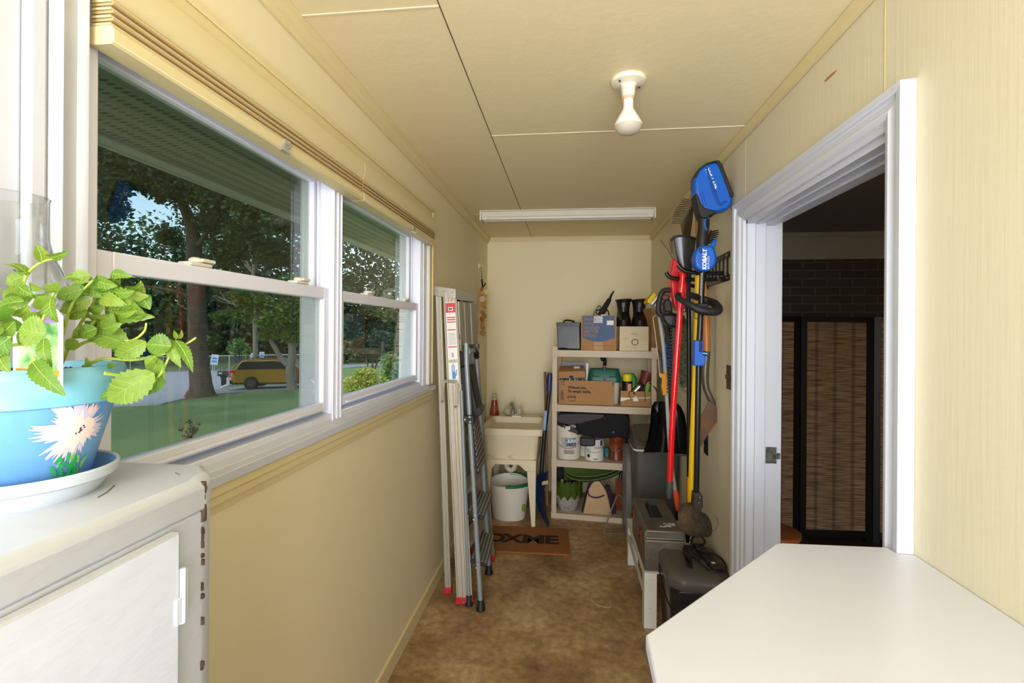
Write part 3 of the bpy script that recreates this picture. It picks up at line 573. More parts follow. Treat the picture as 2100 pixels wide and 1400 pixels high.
# ------------------------------------------------------------------ white table at lower right
TZ = 1.06
t = thing('white_table', 'white painted counter with a cut corner standing against the right wall', 'table', (.45, .5, 0))
pg = [(.116,-.7),(.1262,.72),(.1280,.812),(.482,1.197),(.50,1.204),(XR-.036,1.212),(XR-.034,1.18),(XR-.001,1.178),(XR-.001,-.7)]
TW = mat('glossy_white_laminate', (216, 219, 226), .3, bump=.05, bump_scale=20)
s = MB(); s.loft([[(x, y, TZ-.024) for x, y in pg], [(x, y, TZ) for x, y in pg]]); obj('tabletop', s, TW, t, bevel=.003)
pg2 = [(.16,-.66),(.165,.79),(.50,1.15),(XR-.04,1.16),(XR-.04,-.66)]
s = MB(); s.loft([[(x, y, .06) for x, y in pg2], [(x, y, TZ-.024) for x, y in pg2]]); obj('carcass', s, CABW, t, bevel=.003)
obj('plinth', MB().loft([[(x+.03 if x < .6 else x, y-.03, z) for x, y in pg2] for z in (0, .062)]), CABW, t)
# ------------------------------------------------------------------ glass chimney
gx, gy = -.7098, .5417
CG = bpy.data.materials.new('clear_glass'); CG.use_nodes = True
_t = CG.node_tree; _n = _t.nodes; _n.clear(); _o = _n.new('ShaderNodeOutputMaterial'); _m = _n.new('ShaderNodeMixShader'); _a = _n.new('ShaderNodeBsdfTransparent'); _g = _n.new('ShaderNodeBsdfGlossy'); _l = _n.new('ShaderNodeLayerWeight')
_a.inputs[0].default_value = (.93, .94, .94, 1); _g.inputs['Roughness'].default_value = .02; _l.inputs[0].default_value = .25
_t.links.new(_l.outputs['Facing'], _m.inputs[0]); _t.links.new(_a.outputs[0], _m.inputs[1]); _t.links.new(_g.outputs[0], _m.inputs[2]); _t.links.new(_m.outputs[0], _o.inputs[0])
s = MB(); pr = [(.030, 1.548), (.046, 1.562), (.058, 1.583), (.061, 1.60), (.055, 1.625), (.045, 1.645), (.0405, 1.665), (.040, 1.69), (.040, 1.716), (.0415, 1.72)]
s.lathe(pr+[(r-.0018, z) for r, z in reversed(pr)], (gx, gy, 0), 48)
t = thing('hurricane_shade', 'clear glass hurricane shade at the far left behind the herb leaves', 'glass shade', (gx, gy, 1.53))
obj('glass_chimney', s, CG, t, smooth=True, ang=80)
s = MB(); s.lathe([(.012, 1.535), (.034, 1.545), (.036, 1.552), (.030, 1.552)], (gx, gy, 0), 24); s.tube([(gx, gy, 1.537), (gx-.04, gy+.0, 1.530), (XL+.005, gy, 1.56)], .004, 8); obj('wall_bracket', s, MATS['white_paint'], t)
# ------------------------------------------------------------------ flower pot
pxx, pyy = -.672, .536
t = thing('potted_herb', 'leafy green herb in a hand painted blue flowerpot on the white cabinet', 'potted plant', (pxx, pyy, CZ))
BLUE = mat('sky_blue_paint', (92, 150, 206), .45, noise_scale=14, col2=(128, 178, 220), stretch=(1, 1, .25))
AQUA = mat('aqua_paint', (112, 180, 202), .4, noise_scale=16, col2=(134, 194, 210), stretch=(1, 1, 3))
PZ = CZ+.008; RT = PZ+.155
s = MB(); s.lathe([(.056, PZ), (.058, PZ+.002), (.088, RT-.042), (.080, RT-.042), (.055, PZ+.01)], (pxx, pyy, 0), 64); pot = obj('pot', s, BLUE, t)
s = MB(); s.lathe([(.0885, RT-.046), (.0935, RT-.044), (.0945, RT-.03), (.0965, RT-.024), (.0965, RT-.012), (.098, RT-.006), (.096, RT), (.088, RT), (.086, RT-.04)], (pxx, pyy, 0), 64); obj('rim', s, AQUA, t)
s = MB(); s.lathe([(.001, CZ), (.070, CZ), (.078, CZ+.012), (.079, CZ+.018), (.089, CZ+.022), (.092, CZ+.034), (.090, CZ+.036), (.086, CZ+.033), (.076, CZ+.014), (.066, CZ+.006), (.001, CZ+.006)], (pxx, pyy, 0), 64); obj('saucer', s, mat('pale_grey_glaze', (200, 210, 220), .35, noise_amt=.05, noise_scale=10), t)
s = MB(); s.lathe([(.001, CZ+.0065), (.066, CZ+.0065), (.0765, CZ+.0145), (.0855, CZ+.032)], (pxx, pyy, 0), 64); 
so = MB(); so.lathe([(.074, CZ+.0135), (.078, CZ+.0170), (.0862, CZ+.0336), (.0858, CZ+.0345), (.0765, CZ+.0185), (.0735, CZ+.0155)], (pxx, pyy, 0), 64); obj('saucer_lining', so, mat('blue_glaze', (96, 150, 205), .35), t); s.bm.free()
s = MB(); s.lathe([(.001, RT-.012), (.04, RT-.008), (.07, RT-.014), (.086, RT-.02), (.08, RT-.03), (.001, RT-.03)], (pxx, pyy, 0), 40)
for v in s.bm.verts: v.co += Vector((0, 0, .006*noise.noise(v.co*60)))
for k in range(70):
    a = rnd.uniform(0, 6.28); r_ = rnd.uniform(.01, .08); s.ball((pxx+r_*math.cos(a), pyy+r_*math.sin(a), RT-.011), rnd.uniform(.002, .005), 6)
obj('soil', s, mat('potting_soil', (72, 46, 32), .95, noise_amt=.5, noise_scale=80), t)
# painted flower on the pot wall: strokes laid on the cone
def on_pot(th, z, off=.0006):
    f = (z-(PZ+.002))/(RT-.042-PZ-.002); r_ = .058+(.088-.058)*f+off; return Vector((pxx+r_*math.cos(th), pyy+r_*math.sin(th), z))
def stroke(mb, th0, z0, th1, z1, w_, off):
    n_ = 5; a, b_ = [], []
    d = math.hypot((th1-th0)*.075, z1-z0) or 1; nx, nz_ = -(z1-z0)/d, (th1-th0)*.075/d
    for i in range(n_+1):
        u = i/n_; ww = w_*(.5+.5*math.sin(PI*min(1, u*1.15+.1)))*(1 if u < .8 else (1-u)*4+.15); th = th0+(th1-th0)*u; z = z0+(z1-z0)*u
        a.append(on_pot(th+nx*ww/.075, z+nz_*ww, off)); b_.append(on_pot(th-nx*ww/.075, z-nz_*ww, off))
    mb.sheet([a, b_])
view = math.atan2(-pyy, -pxx)   # towards the room and the camera
FT, FZ = view+.62, PZ+.078
rf = random.Random(5)
PETS = [mat('pink_petal_paint', (240, 208, 208), .5), mat('pale_petal_paint', (246, 222, 212), .5), mat('lilac_petal_paint', (206, 204, 232), .5)]
for layer in range(3):
    s = MB(); n_ = 60
    for k in range(n_):
        a = rf.uniform(0, 2*PI); R_ = rf.uniform(.024, .043)*(1 if layer < 2 else .7)*(1.1 if math.cos(a) < 0 else .8); r0_ = rf.uniform(0, .012)
        stroke(s, FT+r0_*math.cos(a)/.075, FZ+r0_*math.sin(a), FT+R_*math.cos(a)/.075, FZ+R_*math.sin(a), rf.uniform(.0022, .0036), .0005+.0003*layer+.00005*(k % 5))
    obj('painted_petals', s, PETS[(0, 2, 1)[layer]], pot)
s = MB()
for k in range(9): a, r_ = rf.uniform(0, 6.28), rf.uniform(0, .007); stroke(s, FT+r_*math.cos(a)/.075, FZ+r_*math.sin(a), FT+(r_*math.cos(a)+.0015)/.075, FZ+r_*math.sin(a)+.0012, .0011, .0016)
obj('painted_centre', s, mat('purple_dots', (70, 50, 90), .6), pot)
for c_, nn in (((44, 168, 92), 40), ((126, 190, 112), 22)):
    s = MB()
    for k in range(nn):
        z = PZ+.006+rf.random()*.036; th = FT-.05+rf.uniform(-.17, .17)+(.1 if nn < 30 else -.05); stroke(s, th, z, th+rf.uniform(-.08, .08), z+rf.uniform(.004, .012), .0022, .0007+.00004*k)
    obj('painted_leaves', s, mat('green_dab_%s' % ('deep' if nn > 30 else 'pale'), c_, .5), pot)
# plant label
tl_, tr2, bl_, br_ = Vector((-0.6073,0.4764,1.5696)), Vector((-0.5564,0.4853,1.5657)), Vector((-0.6189,0.48,1.4974)), Vector((-0.5665,0.4891,1.4942))
X_ = (br_-bl_).normalized(); N_ = X_.cross((tl_-bl_).normalized()).normalized(); Y_ = N_.cross(X_).normalized()
if N_.dot(Vector((0,0,1.555))-bl_) < 0: N_ = -N_
def card(u, v, off): return bl_+X_*u+Y_*v+N_*off
Wd = (br_-bl_).length; Hd = (tl_-bl_).length
out = [(0,-.012),(Wd,-.012),(Wd*1.0,Hd*.98),(Wd*.9,Hd*1.06),(Wd*.82,Hd*1.12),(Wd*.72,Hd*1.24),(Wd*.55,Hd*1.30),(Wd*.4,Hd*1.24),(Wd*.3,Hd*1.12),(Wd*.1,Hd*1.05),(0,Hd*.95)]
def cardpoly(poly, o0, o1): return MB().loft([[card(u, v, o0) for u, v in poly], [card(u, v, o1) for u, v in poly]])
tg = obj('plant_label', cardpoly(out, 0, .0008), mat('label_white', (244, 240, 240), .4), t)
def sc_(p, k, cx_=None, cy_=None):
    cx_ = Wd*.5; cy_ = Hd*.6; return [(cx_+(u-cx_)*k, cy_+(v-cy_)*k) for u, v in p]
obj('label_picture', cardpoly([(Wd*.1,Hd*.14),(Wd*.9,Hd*.14),(Wd*.9,Hd*.86),(Wd*.1,Hd*.86)], .0008, .0011), mat('label_picture_green', (190, 226, 160), .4, noise_scale=90, col2=(80, 150, 70), detail=1), tg)
obj('label_band', cardpoly([(Wd*.08,Hd*.03),(Wd*.92,Hd*.03),(Wd*.94,Hd*.14),(Wd*.06,Hd*.14)], .0008, .0012), mat('label_orange', (238, 130, 40), .4), tg)
obj('label_heading', cardpoly([(Wd*.12,Hd*.86),(Wd*.88,Hd*.86),(Wd*.86,Hd*.98),(Wd*.74,Hd*1.04),(Wd*.66,Hd*1.16),(Wd*.52,Hd*1.21),(Wd*.38,Hd*1.14),(Wd*.3,Hd*1.02)], .0008, .0012), mat('label_purple', (178, 150, 214), .4), tg)
# herb: stems and serrated leaves
HG = bpy.data.materials.new('herb_leaf'); HG.use_nodes = True; _t = HG.node_tree; _n = _t.nodes; _b = _n['Principled BSDF']
_oi = _n.new('ShaderNodeObjectInfo'); _r = _n.new('ShaderNodeValToRGB'); _e = _r.color_ramp.elements; _e[0].color = rgb(104, 150, 44); _e[1].color = rgb(160, 188, 70); _t.links.new(_oi.outputs['Random'], _r.inputs[0])
_tc = _n.new('ShaderNodeTexCoord'); _nz = _n.new('ShaderNodeTexNoise'); _nz.inputs['Scale'].default_value = 90; _t.links.new(_tc.outputs['Object'], _nz.inputs['Vector'])
_mx = _n.new('ShaderNodeMixRGB'); _mx.blend_type = 'MULTIPLY'; _mx.inputs[0].default_value = .45; _t.links.new(_r.outputs[0], _mx.inputs[1]); _t.links.new(_nz.outputs[0], _mx.inputs[2]); _t.links.new(_mx.outputs[0], _b.inputs['Base Color']); _b.inputs['Roughness'].default_value = .5
_tr = _n.new('ShaderNodeBsdfTranslucent'); _ms = _n.new('ShaderNodeMixShader'); _ms.inputs[0].default_value = .4; _t.links.new(_r.outputs[0], _tr.inputs[0]); _t.links.new(_b.outputs[0], _ms.inputs[1]); _t.links.new(_tr.outputs[0], _ms.inputs[2]); _t.links.new(_ms.outputs[0], _n['Material Output'].inputs[0])
_bp = _n.new('ShaderNodeBump'); _bp.inputs['Strength'].default_value = .8; _bp.inputs['Distance'].default_value = .002; _t.links.new(_nz.outputs[0], _bp.inputs['Height']); _t.links.new(_bp.outputs[0], _b.inputs['Normal'])
VEIN = mat('leaf_vein', (146, 174, 66), .5)
STEMM = mat('herb_stem', (160, 180, 70), .6)
CAMV = Vector((0, 0, 1.555))
def leaf(base, tip, wd, roll=0., fold=.25, droop=.15, parent=None):
    base, tip = Vector(base), Vector(tip); d = tip-base; L = d.length; d.normalize(); n = (CAMV-(base+tip)/2).normalized(); side = d.cross(n).normalized(); n = side.cross(d).normalized()
    side = Matrix.Rotation(roll, 3, d) @ side; n = Matrix.Rotation(roll, 3, d) @ n
    N = 20; rows = []
    for i in range(N+1):
        u = i/N; wv = wd*.5*(math.sin(PI*u**.8)**.75 if 0 < u < 1 else .02)*(1.05-.25*u); ser = 1+(.13 if i % 2 else -.06); wv *= ser
        c_ = base+d*L*u+n*(L*droop*math.sin(PI*u)); r_ = []
        for k in (-1, -.5, 0, .5, 1): r_.append(c_+side*(wv*k)+n*(abs(k)*wv*fold-.0)+n*(.0006*math.cos(i*PI)*(abs(k) == .5)))
        rows.append(r_)
    m_ = MB(); m_.sheet(rows); lf_ = obj('leaf', m_, HG, parent, ang=60)
    if L > .018:
        v = MB(); off_ = n*.0006; mid = [r[2]+off_ for r in rows]; v.tube(mid[::4], [.0005,.00045,.0004,.0003,.00025,.0002][:len(mid[::4])], 4)
        for i in (4, 7, 10, 13):
            for k in (0, 4): v.tube([mid[i], rows[i+2][1 if k == 0 else 3]+off_, rows[i+3][k].lerp(rows[i+3][2], .15)+off_], .00016, 3)
        obj('vein', v, VEIN, lf_)
    return lf_
def stem(pts, r_, parent=None):
    s = MB(); n_ = len(pts); s.tube(pts, [r_*(1-.5*i/max(1, n_-1)) for i in range(n_)], 8, smooth=4); return obj('stem', s, STEMM, parent)
soilc = Vector((pxx, pyy, RT-.012))
stems = [
 [(-0.5931,0.5354,1.5045),(-0.5853,0.5564,1.5136),(-0.5514,0.5603,1.5119),(-0.5145,0.5646,1.5184),(-0.4838,0.5682,1.5323),(-0.4703,0.5697,1.541)],
 [(-0.5474,0.5205,1.4988),(-0.5382,0.5417,1.4929),(-0.5155,0.5444,1.4907),(-0.5007,0.5461,1.4932),(-0.497,0.5566,1.5148),(-0.4893,0.5575,1.5362)],
 [(-0.585,0.5162,1.5276),(-0.5874,0.536,1.5358),(-0.5576,0.5395,1.539),(-0.5337,0.5422,1.5373),(-0.5189,0.544,1.5482),(-0.516,0.5443,1.5591)],
 [(-0.6229,0.5319,1.4995),(-0.6053,0.534,1.5416),(-0.5876,0.536,1.5718),(-0.5824,0.5467,1.5965),(-0.5704,0.5481,1.6058)],
 [(-0.6079,0.5135,1.5013),(-0.5967,0.5148,1.5478),(-0.5854,0.5161,1.5827),(-0.5722,0.5277,1.6099)],
 [(-0.5875,0.536,1.5478),(-0.5727,0.5377,1.5659),(-0.564,0.5488,1.5601),(-0.5536,0.55,1.5418),(-0.5559,0.5497,1.5327)],
 [(-0.6311,0.4807,1.5037),(-0.6259,0.4813,1.5422),(-0.6152,0.4825,1.5808),(-0.6089,0.4832,1.6084),(-0.6045,0.4938,1.6262),(-0.5823,0.4964,1.6331)],
 [(-0.6019,0.4538,1.5143),(-0.5917,0.455,1.5325),(-0.571,0.4574,1.5379),(-0.5557,0.4592,1.564),(-0.5561,0.4692,1.5907)],
 [(-0.5886,0.4352,1.5083),(-0.5839,0.4358,1.5483),(-0.5841,0.4357,1.5783),(-0.5793,0.4363,1.5933)],
 [(-0.5489,0.4398,1.511),(-0.5331,0.4316,1.5218),(-0.5321,0.4317,1.5169)],
]
for p in stems: stem(p, .0022, t)
# (base, tip, width px, distance, roll)
LV = [((262,712),(186,690),44,.60,.3),((262,728),(228,700),30,.61,.2),((250,810),(206,822),20,.6,.4),((318,770),(222,828),56,.59,.1),((325,772),(300,815),30,.60,-.4),
 ((300,705),(235,735),34,.60,-.2),((352,715),(300,712),40,.60,.2),((345,700),(372,758),22,.61,.2),((360,702),(396,768),20,.61,-.3),((318,740),(338,792),30,.61,.4),((322,735),(300,760),20,.61,.6),
 ((245,668),(208,664),24,.61,0),((205,655),(232,722),14,.61,.8),((252,742),(236,700),22,.61,.7),((178,770),(176,738),12,.6,.5),((215,640),(318,655),36,.61,.2),((218,625),(306,612),40,.61,-.2),((268,625),(288,580),26,.61,.5),((290,612),(308,640),26,.61,.1),
 ((200,600),(232,575),24,.61,.2),((190,580),(120,582),20,.60,.9),((195,585),(238,576),22,.60,.6),((180,610),(130,600),26,.59,.3),((185,620),(132,640),30,.59,.2),((195,605),(250,600),26,.60,.5),((205,612),(262,632),28,.60,.1),((178,640),(140,660),24,.59,.3),((185,645),(215,632),20,.6,.2),
 ((170,600),(115,618),26,.58,.2),((180,655),(228,650),26,.60,.7),((200,670),(240,690),24,.60,.2),((180,680),(150,700),20,.59,.3),((190,690),(222,680),20,.60,.4),((160,705),(135,722),22,.58,.2),((205,690),(180,705),18,.6,.2),((255,650),(300,648),20,.6,1.0),
 ((52,600),(20,640),40,.55,.2),((50,575),(12,590),24,.55,.3),((58,572),(8,548),22,.55,1.0),((60,590),(92,600),16,.56,.5),((85,545),(72,508),22,.56,.4),((95,532),(140,520),18,.56,.6),((30,560),(55,565),14,.55,1.0),
 ((40,620),(0,628),24,.54,.9),((0,602),(-30,600),30,.52,.3),((50,625),(-10,648),30,.52,1.0),
 ((70,690),(38,712),30,.52,.2),((95,690),(40,682),56,.50,0.),((75,665),(46,655),26,.52,.4),((100,640),(75,615),36,.52,.3),((105,620),(120,668),26,.52,.7),((92,700),(108,765),24,.50,.5),((25,690),(15,655),30,.52,.2),((0,690),(30,665),30,.50,.3),
 ((68,748),(136,818),34,.485,.2),((0,735),(22,770),30,.50,.4),((20,700),(-20,740),36,.50,.3),((10,665),(-15,640),40,.50,.3),((-10,700),(-30,660),30,.49,.2),((30,655),(58,632),30,.52,.5),((60,660),(92,640),24,.53,.6),((120,605),(92,590),24,.55,.3),
 ((362,700),(356,682),8,.61,.2),((366,700),(372,680),8,.61,.6),((230,760),(222,750),12,.6,.2)]
rl2 = random.Random(21)
for k in range(46):     # the denser middle of the plant
    cx_, cy_ = rl2.choice(((215,610),(180,630),(235,600),(190,660),(160,600),(20,640),(60,610),(100,640),(10,700),(140,640),(245,640),(200,585))); a = rl2.uniform(-.6, .9); L_ = rl2.uniform(26, 46)
    cx_ += rl2.uniform(-30, 30); cy_ += rl2.uniform(-22, 22); LV.append(((cx_, cy_), (cx_+L_*math.cos(a)*rl2.choice((1, 1, -1)), cy_+L_*math.sin(a)), rl2.uniform(17, 28), rl2.uniform(.58, .64) if cx_ > 110 else rl2.uniform(.53, .60), rl2.uniform(-.3, .9)))
for (b_, e_, w_, d_, ro) in LV: leaf(pp(b_[0], b_[1], d_), pp(e_[0], e_[1], d_-.004), w_/1000*d_*1.15, ro, parent=t)
# ------------------------------------------------------------------ aluminium stepladder (leaning on the left wall)
def pbar(mb, a, b, wd, th, wdir):
    """flat bar from a to b, wd wide along wdir, th thick"""
    a, b, wdir = Vector(a), Vector(b), Vector(wdir).normalized(); d = (b-a).normalized(); wdir = (wdir-d*wdir.dot(d)).normalized(); n = d.cross(wdir).normalized()
    c = [(-wd/2, -th/2), (wd/2, -th/2), (wd/2, th/2), (-wd/2, th/2)]
    mb.loft([[p+wdir*u+n*v for u, v in c] for p in (a, b)]); return mb
ALU = mat('brushed_aluminium', (176, 167, 148), .5, metal=.3, noise_amt=.16, noise_scale=5, bump=.1, bump_scale=30, stretch=(4, 4, .4)); ALD = mat('dull_aluminium', (132, 124, 108), .55, metal=.4)
t = thing('stepladder', 'tall folded aluminium stepladder with red feet leaning in front of the left wall', 'ladder', (-.62, 2.75, 0))
def rail(a, b, w0, w1, th, wdir, name, m_=ALU, ribs=0):
    s = MB(); a, b = Vector(a), Vector(b); wd = Vector(wdir).normalized(); d = (b-a).normalized(); wd = (wd-d*wd.dot(d)).normalized(); n = d.cross(wd).normalized()
    def ring(p, w_):
        q = [(-.5, -th/2), (-.42, -th/2), (-.40, -th/2+.003), (-.12, -th/2+.003), (-.10, -th/2), (.10, -th/2), (.12, -th/2+.003), (.40, -th/2+.003), (.42, -th/2), (.5, -th/2), (.5, th/2), (-.5, th/2)]
        return [p+wd*(u*w_)+n*v for u, v in q]
    s.loft([ring(a, w0), ring(b, w1)]); return obj(name, s, m_, t, bevel=.0008)
# front (wide) rails, rear (narrow) rails; near pair first, far pair behind
nf0, nf1 = (-0.57,2.7,0.02), (-0.689,2.78,1.768)
nr0, nr1 = (-0.688,2.79,0.019), (-0.762,2.8,1.787)
wdv = (1, .22, 0)
r1_ = rail(nf0, nf1, .088, .076, .022, wdv, 'front_rail'); r2_ = rail(nr0, nr1, .036, .036, .022, wdv, 'rear_rail')
off = Vector((.06, .42, 0))
off0 = Vector((.05, .52, 0)); offt = Vector((.045, .30, 0))
rail(Vector(nf0)+off0, Vector(nf1)+offt, .085, .076, .022, wdv, 'front_rail', ALD); rail(Vector(nr0)+off0, Vector(nr1)+offt, .036, .036, .022, wdv, 'rear_rail', ALD)
# top cap
s = MB(); c0, c1 = Vector(nr1)+Vector((-.028, -.02, -.01)), Vector(nf1)+Vector((.04, -.02, -.005))
s.loft([[c0+o+Vector((0,0,z)) for z in (-.03, .03)]+[c1+o+Vector((0,0,z)) for z in (.02, -.04)] for o in (Vector((0,0,0)), Vector((.05,.33,0)))]); cap = obj('top_cap', s, mat('cap_grey', (196, 190, 176), .45, metal=.3), t, bevel=.004)
for u in (.15, .5, .85):
    p = c0.lerp(c1, u)+Vector((0, -.001, 0)); obj('rivet', MB().cyl(p, p+Vector((.001, -.005, 0)), .0045, seg=10), ALD, cap)
# steps between the front rails
for k, z in enumerate((.33, .63, .93, 1.23, 1.52)):
    f = (z-nf0[2])/(nf1[2]-nf0[2]); a = Vector(nf0).lerp(Vector(nf1), f); b = (Vector(nf0)+off0).lerp(Vector(nf1)+offt, f); d = (b-a).normalized(); w_ = Vector((1, .1, 0)); w_ = (w_-d*w_.dot(d)).normalized()
    s = MB(); s.loft([[p+w_*u+Vector((0,0,v)) for u, v in ((-.038, 0), (.038, 0), (.04, -.028), (.036, -.028), (.034, -.006), (-.034, -.006), (-.036, -.028), (-.04, -.028))] for p in (a+d*.012, b-d*.012)]); st = obj('step', s, ALU, t)
# grooved back panel seen right of the wide rail near the top
s = MB(); a0, a1 = Vector(nf1)+Vector((.052, .02, -.055)), Vector(nf1)+Vector((.098, .30, -.055)); b0, b1 = Vector(nf1)+Vector((.065,.02,-.31)), Vector(nf1)+Vector((.112,.30,-.31))
for (u0, u1) in ((.0, .25), (.30, .62), (.68, 1.0)):
    s.loft([[a0.lerp(a1, u0), a0.lerp(a1, u1), a0.lerp(a1, u1)+Vector((-.012, 0, 0)), a0.lerp(a1, u0)+Vector((-.012, 0, 0))], [b0.lerp(b1, u0), b0.lerp(b1, u1), b0.lerp(b1, u1)+Vector((-.012, 0, 0)), b0.lerp(b1, u0)+Vector((-.012, 0, 0))]])
s.loft([[a0+Vector((-.014,0,0)), a1+Vector((-.014,0,0)), a1+Vector((-.010,0,0)), a0+Vector((-.010,0,0))], [b0+Vector((-.014,0,0)), b1+Vector((-.014,0,0)), b1+Vector((-.010,0,0)), b0+Vector((-.010,0,0))]])
obj('side_panel', s, ALU, t)
s = MB(); s.loft([[b0+Vector((-.01,-.005,-.035)), b1+Vector((0,.005,-.035)), b1+Vector((0,.005,.0)), b0+Vector((-.01,-.005,0))], [b0+Vector((.006,-.005,-.035)), b1+Vector((.012,.005,-.035)), b1+Vector((.012,.005,.0)), b0+Vector((.006,-.005,0))]]); obj('cross_bracket', s, ALD, t, bevel=.002)
# hinge braces
h0 = Vector((-0.714,2.745,1.252)); h1 = Vector((-0.628,2.72,1.25))
s = MB(); s.loft([[h0+Vector((0,0,v)) for v in (-.01,.01)]+[h1+Vector((0,0,v)) for v in (.01,-.01)], [h0+Vector((0,.004,v)) for v in (-.01,.01)]+[h1+Vector((0,.004,v)) for v in (.01,-.01)]]); br = obj('spreader', s, ALU, t, bevel=.001)
s = MB(); pbar(s, h0+Vector((.006,-.002,0)), (-0.722,2.755,1.135), .012, .003, (1,0,0)); obj('brace_arm', s, ALU, br); s = MB(); pbar(s, h1, (-0.625,2.7,1.118), .014, .003, (1,0,0)); obj('brace_arm', s, ALU, br)
for p in ((-0.718,2.74,1.134), (-0.629,2.69,1.114)): obj('bolt', MB().cyl(p, (p[0], p[1]-.008, p[2]), .007, seg=12), ALD, br)
# feet
RED = mat('red_plastic', (190, 32, 36), .45)
for p, w_, l in ((nf0, .094, 'wide'), (nr0, .046, 'narrow')):
    p = Vector(p); s = MB(); s.loft([[p+Vector((u, v*.8+u*.2, z)) for u, v in ((-w_/2, -.018), (w_/2, -.018), (w_/2, .018), (-w_/2, .018))] for z in (-.012+(.0), .026)]); f_ = obj('foot', s, RED, t, bevel=.003)
    for v in f_.data.vertices: pass
    obj('rivet', MB().cyl((p.x, p.y-.014, p.z+.008), (p.x, p.y-.024, p.z+.008), .005, seg=10), STEEL, f_)
for p, w_ in ((Vector(nf0)+off0, .09), (Vector(nr0)+off0, .044)): obj('foot', MB().box(p.x-w_/2, p.x+w_/2, p.y-.015, p.y+.015, p.z-.012, p.z+.026), RED, t, bevel=.003)
# warning label on the near front rail
def on_rail(u, f, o=.0135):
    a, b = Vector(nf0), Vector(nf1); d = (b-a).normalized(); wd = Vector(wdv).normalized(); wd = (wd-d*wd.dot(d)).normalized(); n = d.cross(wd).normalized()
    if n.y > 0: n = -n
    return a.lerp(b, f)+wd*u*(.088+(.076-.088)*f)+n*o
def rl(u0, u1, f0, f1, m_, par, o=.0125, nm='label_print'):
    s = MB(); s.loft([[on_rail(u0, f0, o_), on_rail(u1, f0, o_), on_rail(u1, f1, o_), on_rail(u0, f1, o_)] for o_ in (o-.001, o)]); return obj(nm, s, m_, par)
LW, LR, LB, LBK = mat('label_paper', (236, 232, 224), .5), mat('label_red', (206, 44, 40), .5), mat('label_blue', (40, 140, 205), .5), mat('label_black', (40, 38, 38), .5)
LP = rl(-.34, .36, .775, .965, LW, r1_, .0122, 'warning_label')
rl(-.34, .36, .930, .962, LR, LP, .0126); rl(-.16, .18, .936, .948, LW, LP, .0129); rl(-.12, .12, .939, .945, LBK, LP, .0131)
for f in (.912, .905, .897, .871, .815): rl(-.30, .32, f, f+.0035, LR, LP, .0126)
for k in range(9): rl(-.26, .28, .825+k*.0045, .8265+k*.0045, mat('label_grey_print', (150, 148, 144), .6), LP, .0126)
for k in range(5): rl(-.06+k*.03, -.045+k*.03, .783, .797, LBK, LP, .0126)
LP = rl(-.34, .36, .695, .765, LW, r1_, .0122, 'hand_label')
rl(-.10, .14, .712, .735, LB, LP, .0127, 'blue_hand'); 
for k, (u0, u1, f1) in enumerate(((-.12,-.07,.757),(-.04,.01,.763),(.05,.10,.758))): rl(u0, u1, .733, f1, LB, LP, .0127, 'blue_finger')
rl(.14, .22, .722, .728, LB, LP, .0127, 'blue_finger'); rl(.18, .24, .727, .742, LB, LP, .0127, 'blue_finger')
for f in (.7035, .699): rl(-.12, .16, f, f+.002, LR, LP, .0127)
# ------------------------------------------------------------------ grey step stool with black platform
t = thing('step_stool', 'grey tubular folding step stool with black ribbed steps in front of the taller ladder', 'step stool', (-.52, 2.75, 0))
GT = mat('grey_powder_coat', (138, 146, 146), .35, metal=.2); GB = mat('soft_black', (30, 30, 31), .5); TREAD = mat('grey_tread', (132, 128, 120), .6)
nl0, nl1 = (-0.471,2.66,0.028), (-0.572,2.72,1.357)
fl0, fl1 = (-0.49,3.06,0.034), (-0.57,3.02,1.336)
r0, r1 = (-0.545,2.7,0.022), (-0.611,2.76,1.199)
fr0, fr1 = Vector(r0)+Vector((.05, .36, 0)), Vector(r1)+Vector((.045, .28, 0))
s = MB(); top_l, top_r = (-0.563,2.74,1.425), (-0.565,2.96,1.427)
s.tube([nl0, nl1, Vector(top_l)+Vector((-.001,0,-.012)), Vector(top_l)+Vector((.006,.03,.0)), Vector(top_r)+Vector((-.008,-.03,.003)), Vector(top_r)+Vector((0,0,-.012)), fl1, fl0], .0135, 12, smooth=3); ff = obj('front_frame', s, GT, t)
s = MB(); s.tube([Vector(top_l)+Vector((.010,.05,.001)), Vector(top_r)+Vector((-.006,-.02,.002)), Vector(top_r)+Vector((.001,.004,-.02)), Vector(fl1).lerp(Vector(top_r), .45)+Vector((.002,0,0))], .0165, 12, smooth=4); obj('hand_grip', s, GB, ff)
s = MB(); s.tube([r0, r1], .012, 12); obj('rear_leg', s, GT, t)
s = MB(); s.tube([fr0, fr1], .012, 12); obj('rear_leg', s, GT, t)
s = MB(); m_ = Vector(r0).lerp(Vector(r1), .18); m2 = Vector(fr0).lerp(fr1, .18); s.tube([m_, m2], .008, 8); obj('rear_crossbar', s, GT, t)
for p, r_ in ((nl0, .019), (fl0, .019), (r0, .017), (fr0, .017)):
    p = Vector(p); s = MB(); s.lathe([(r_*1.35, .001), (r_*1.4, .012), (r_*1.05, .026), (r_, .05), (r_*.9, .056)], (p.x, p.y, 0), 20); obj('foot', s, GB, t)
def frontpt(z, far=False):
    a, b = (Vector(fl0), Vector(fl1)) if far else (Vector(nl0), Vector(nl1)); return a.lerp(b, (z-a.z)/(b.z-a.z))
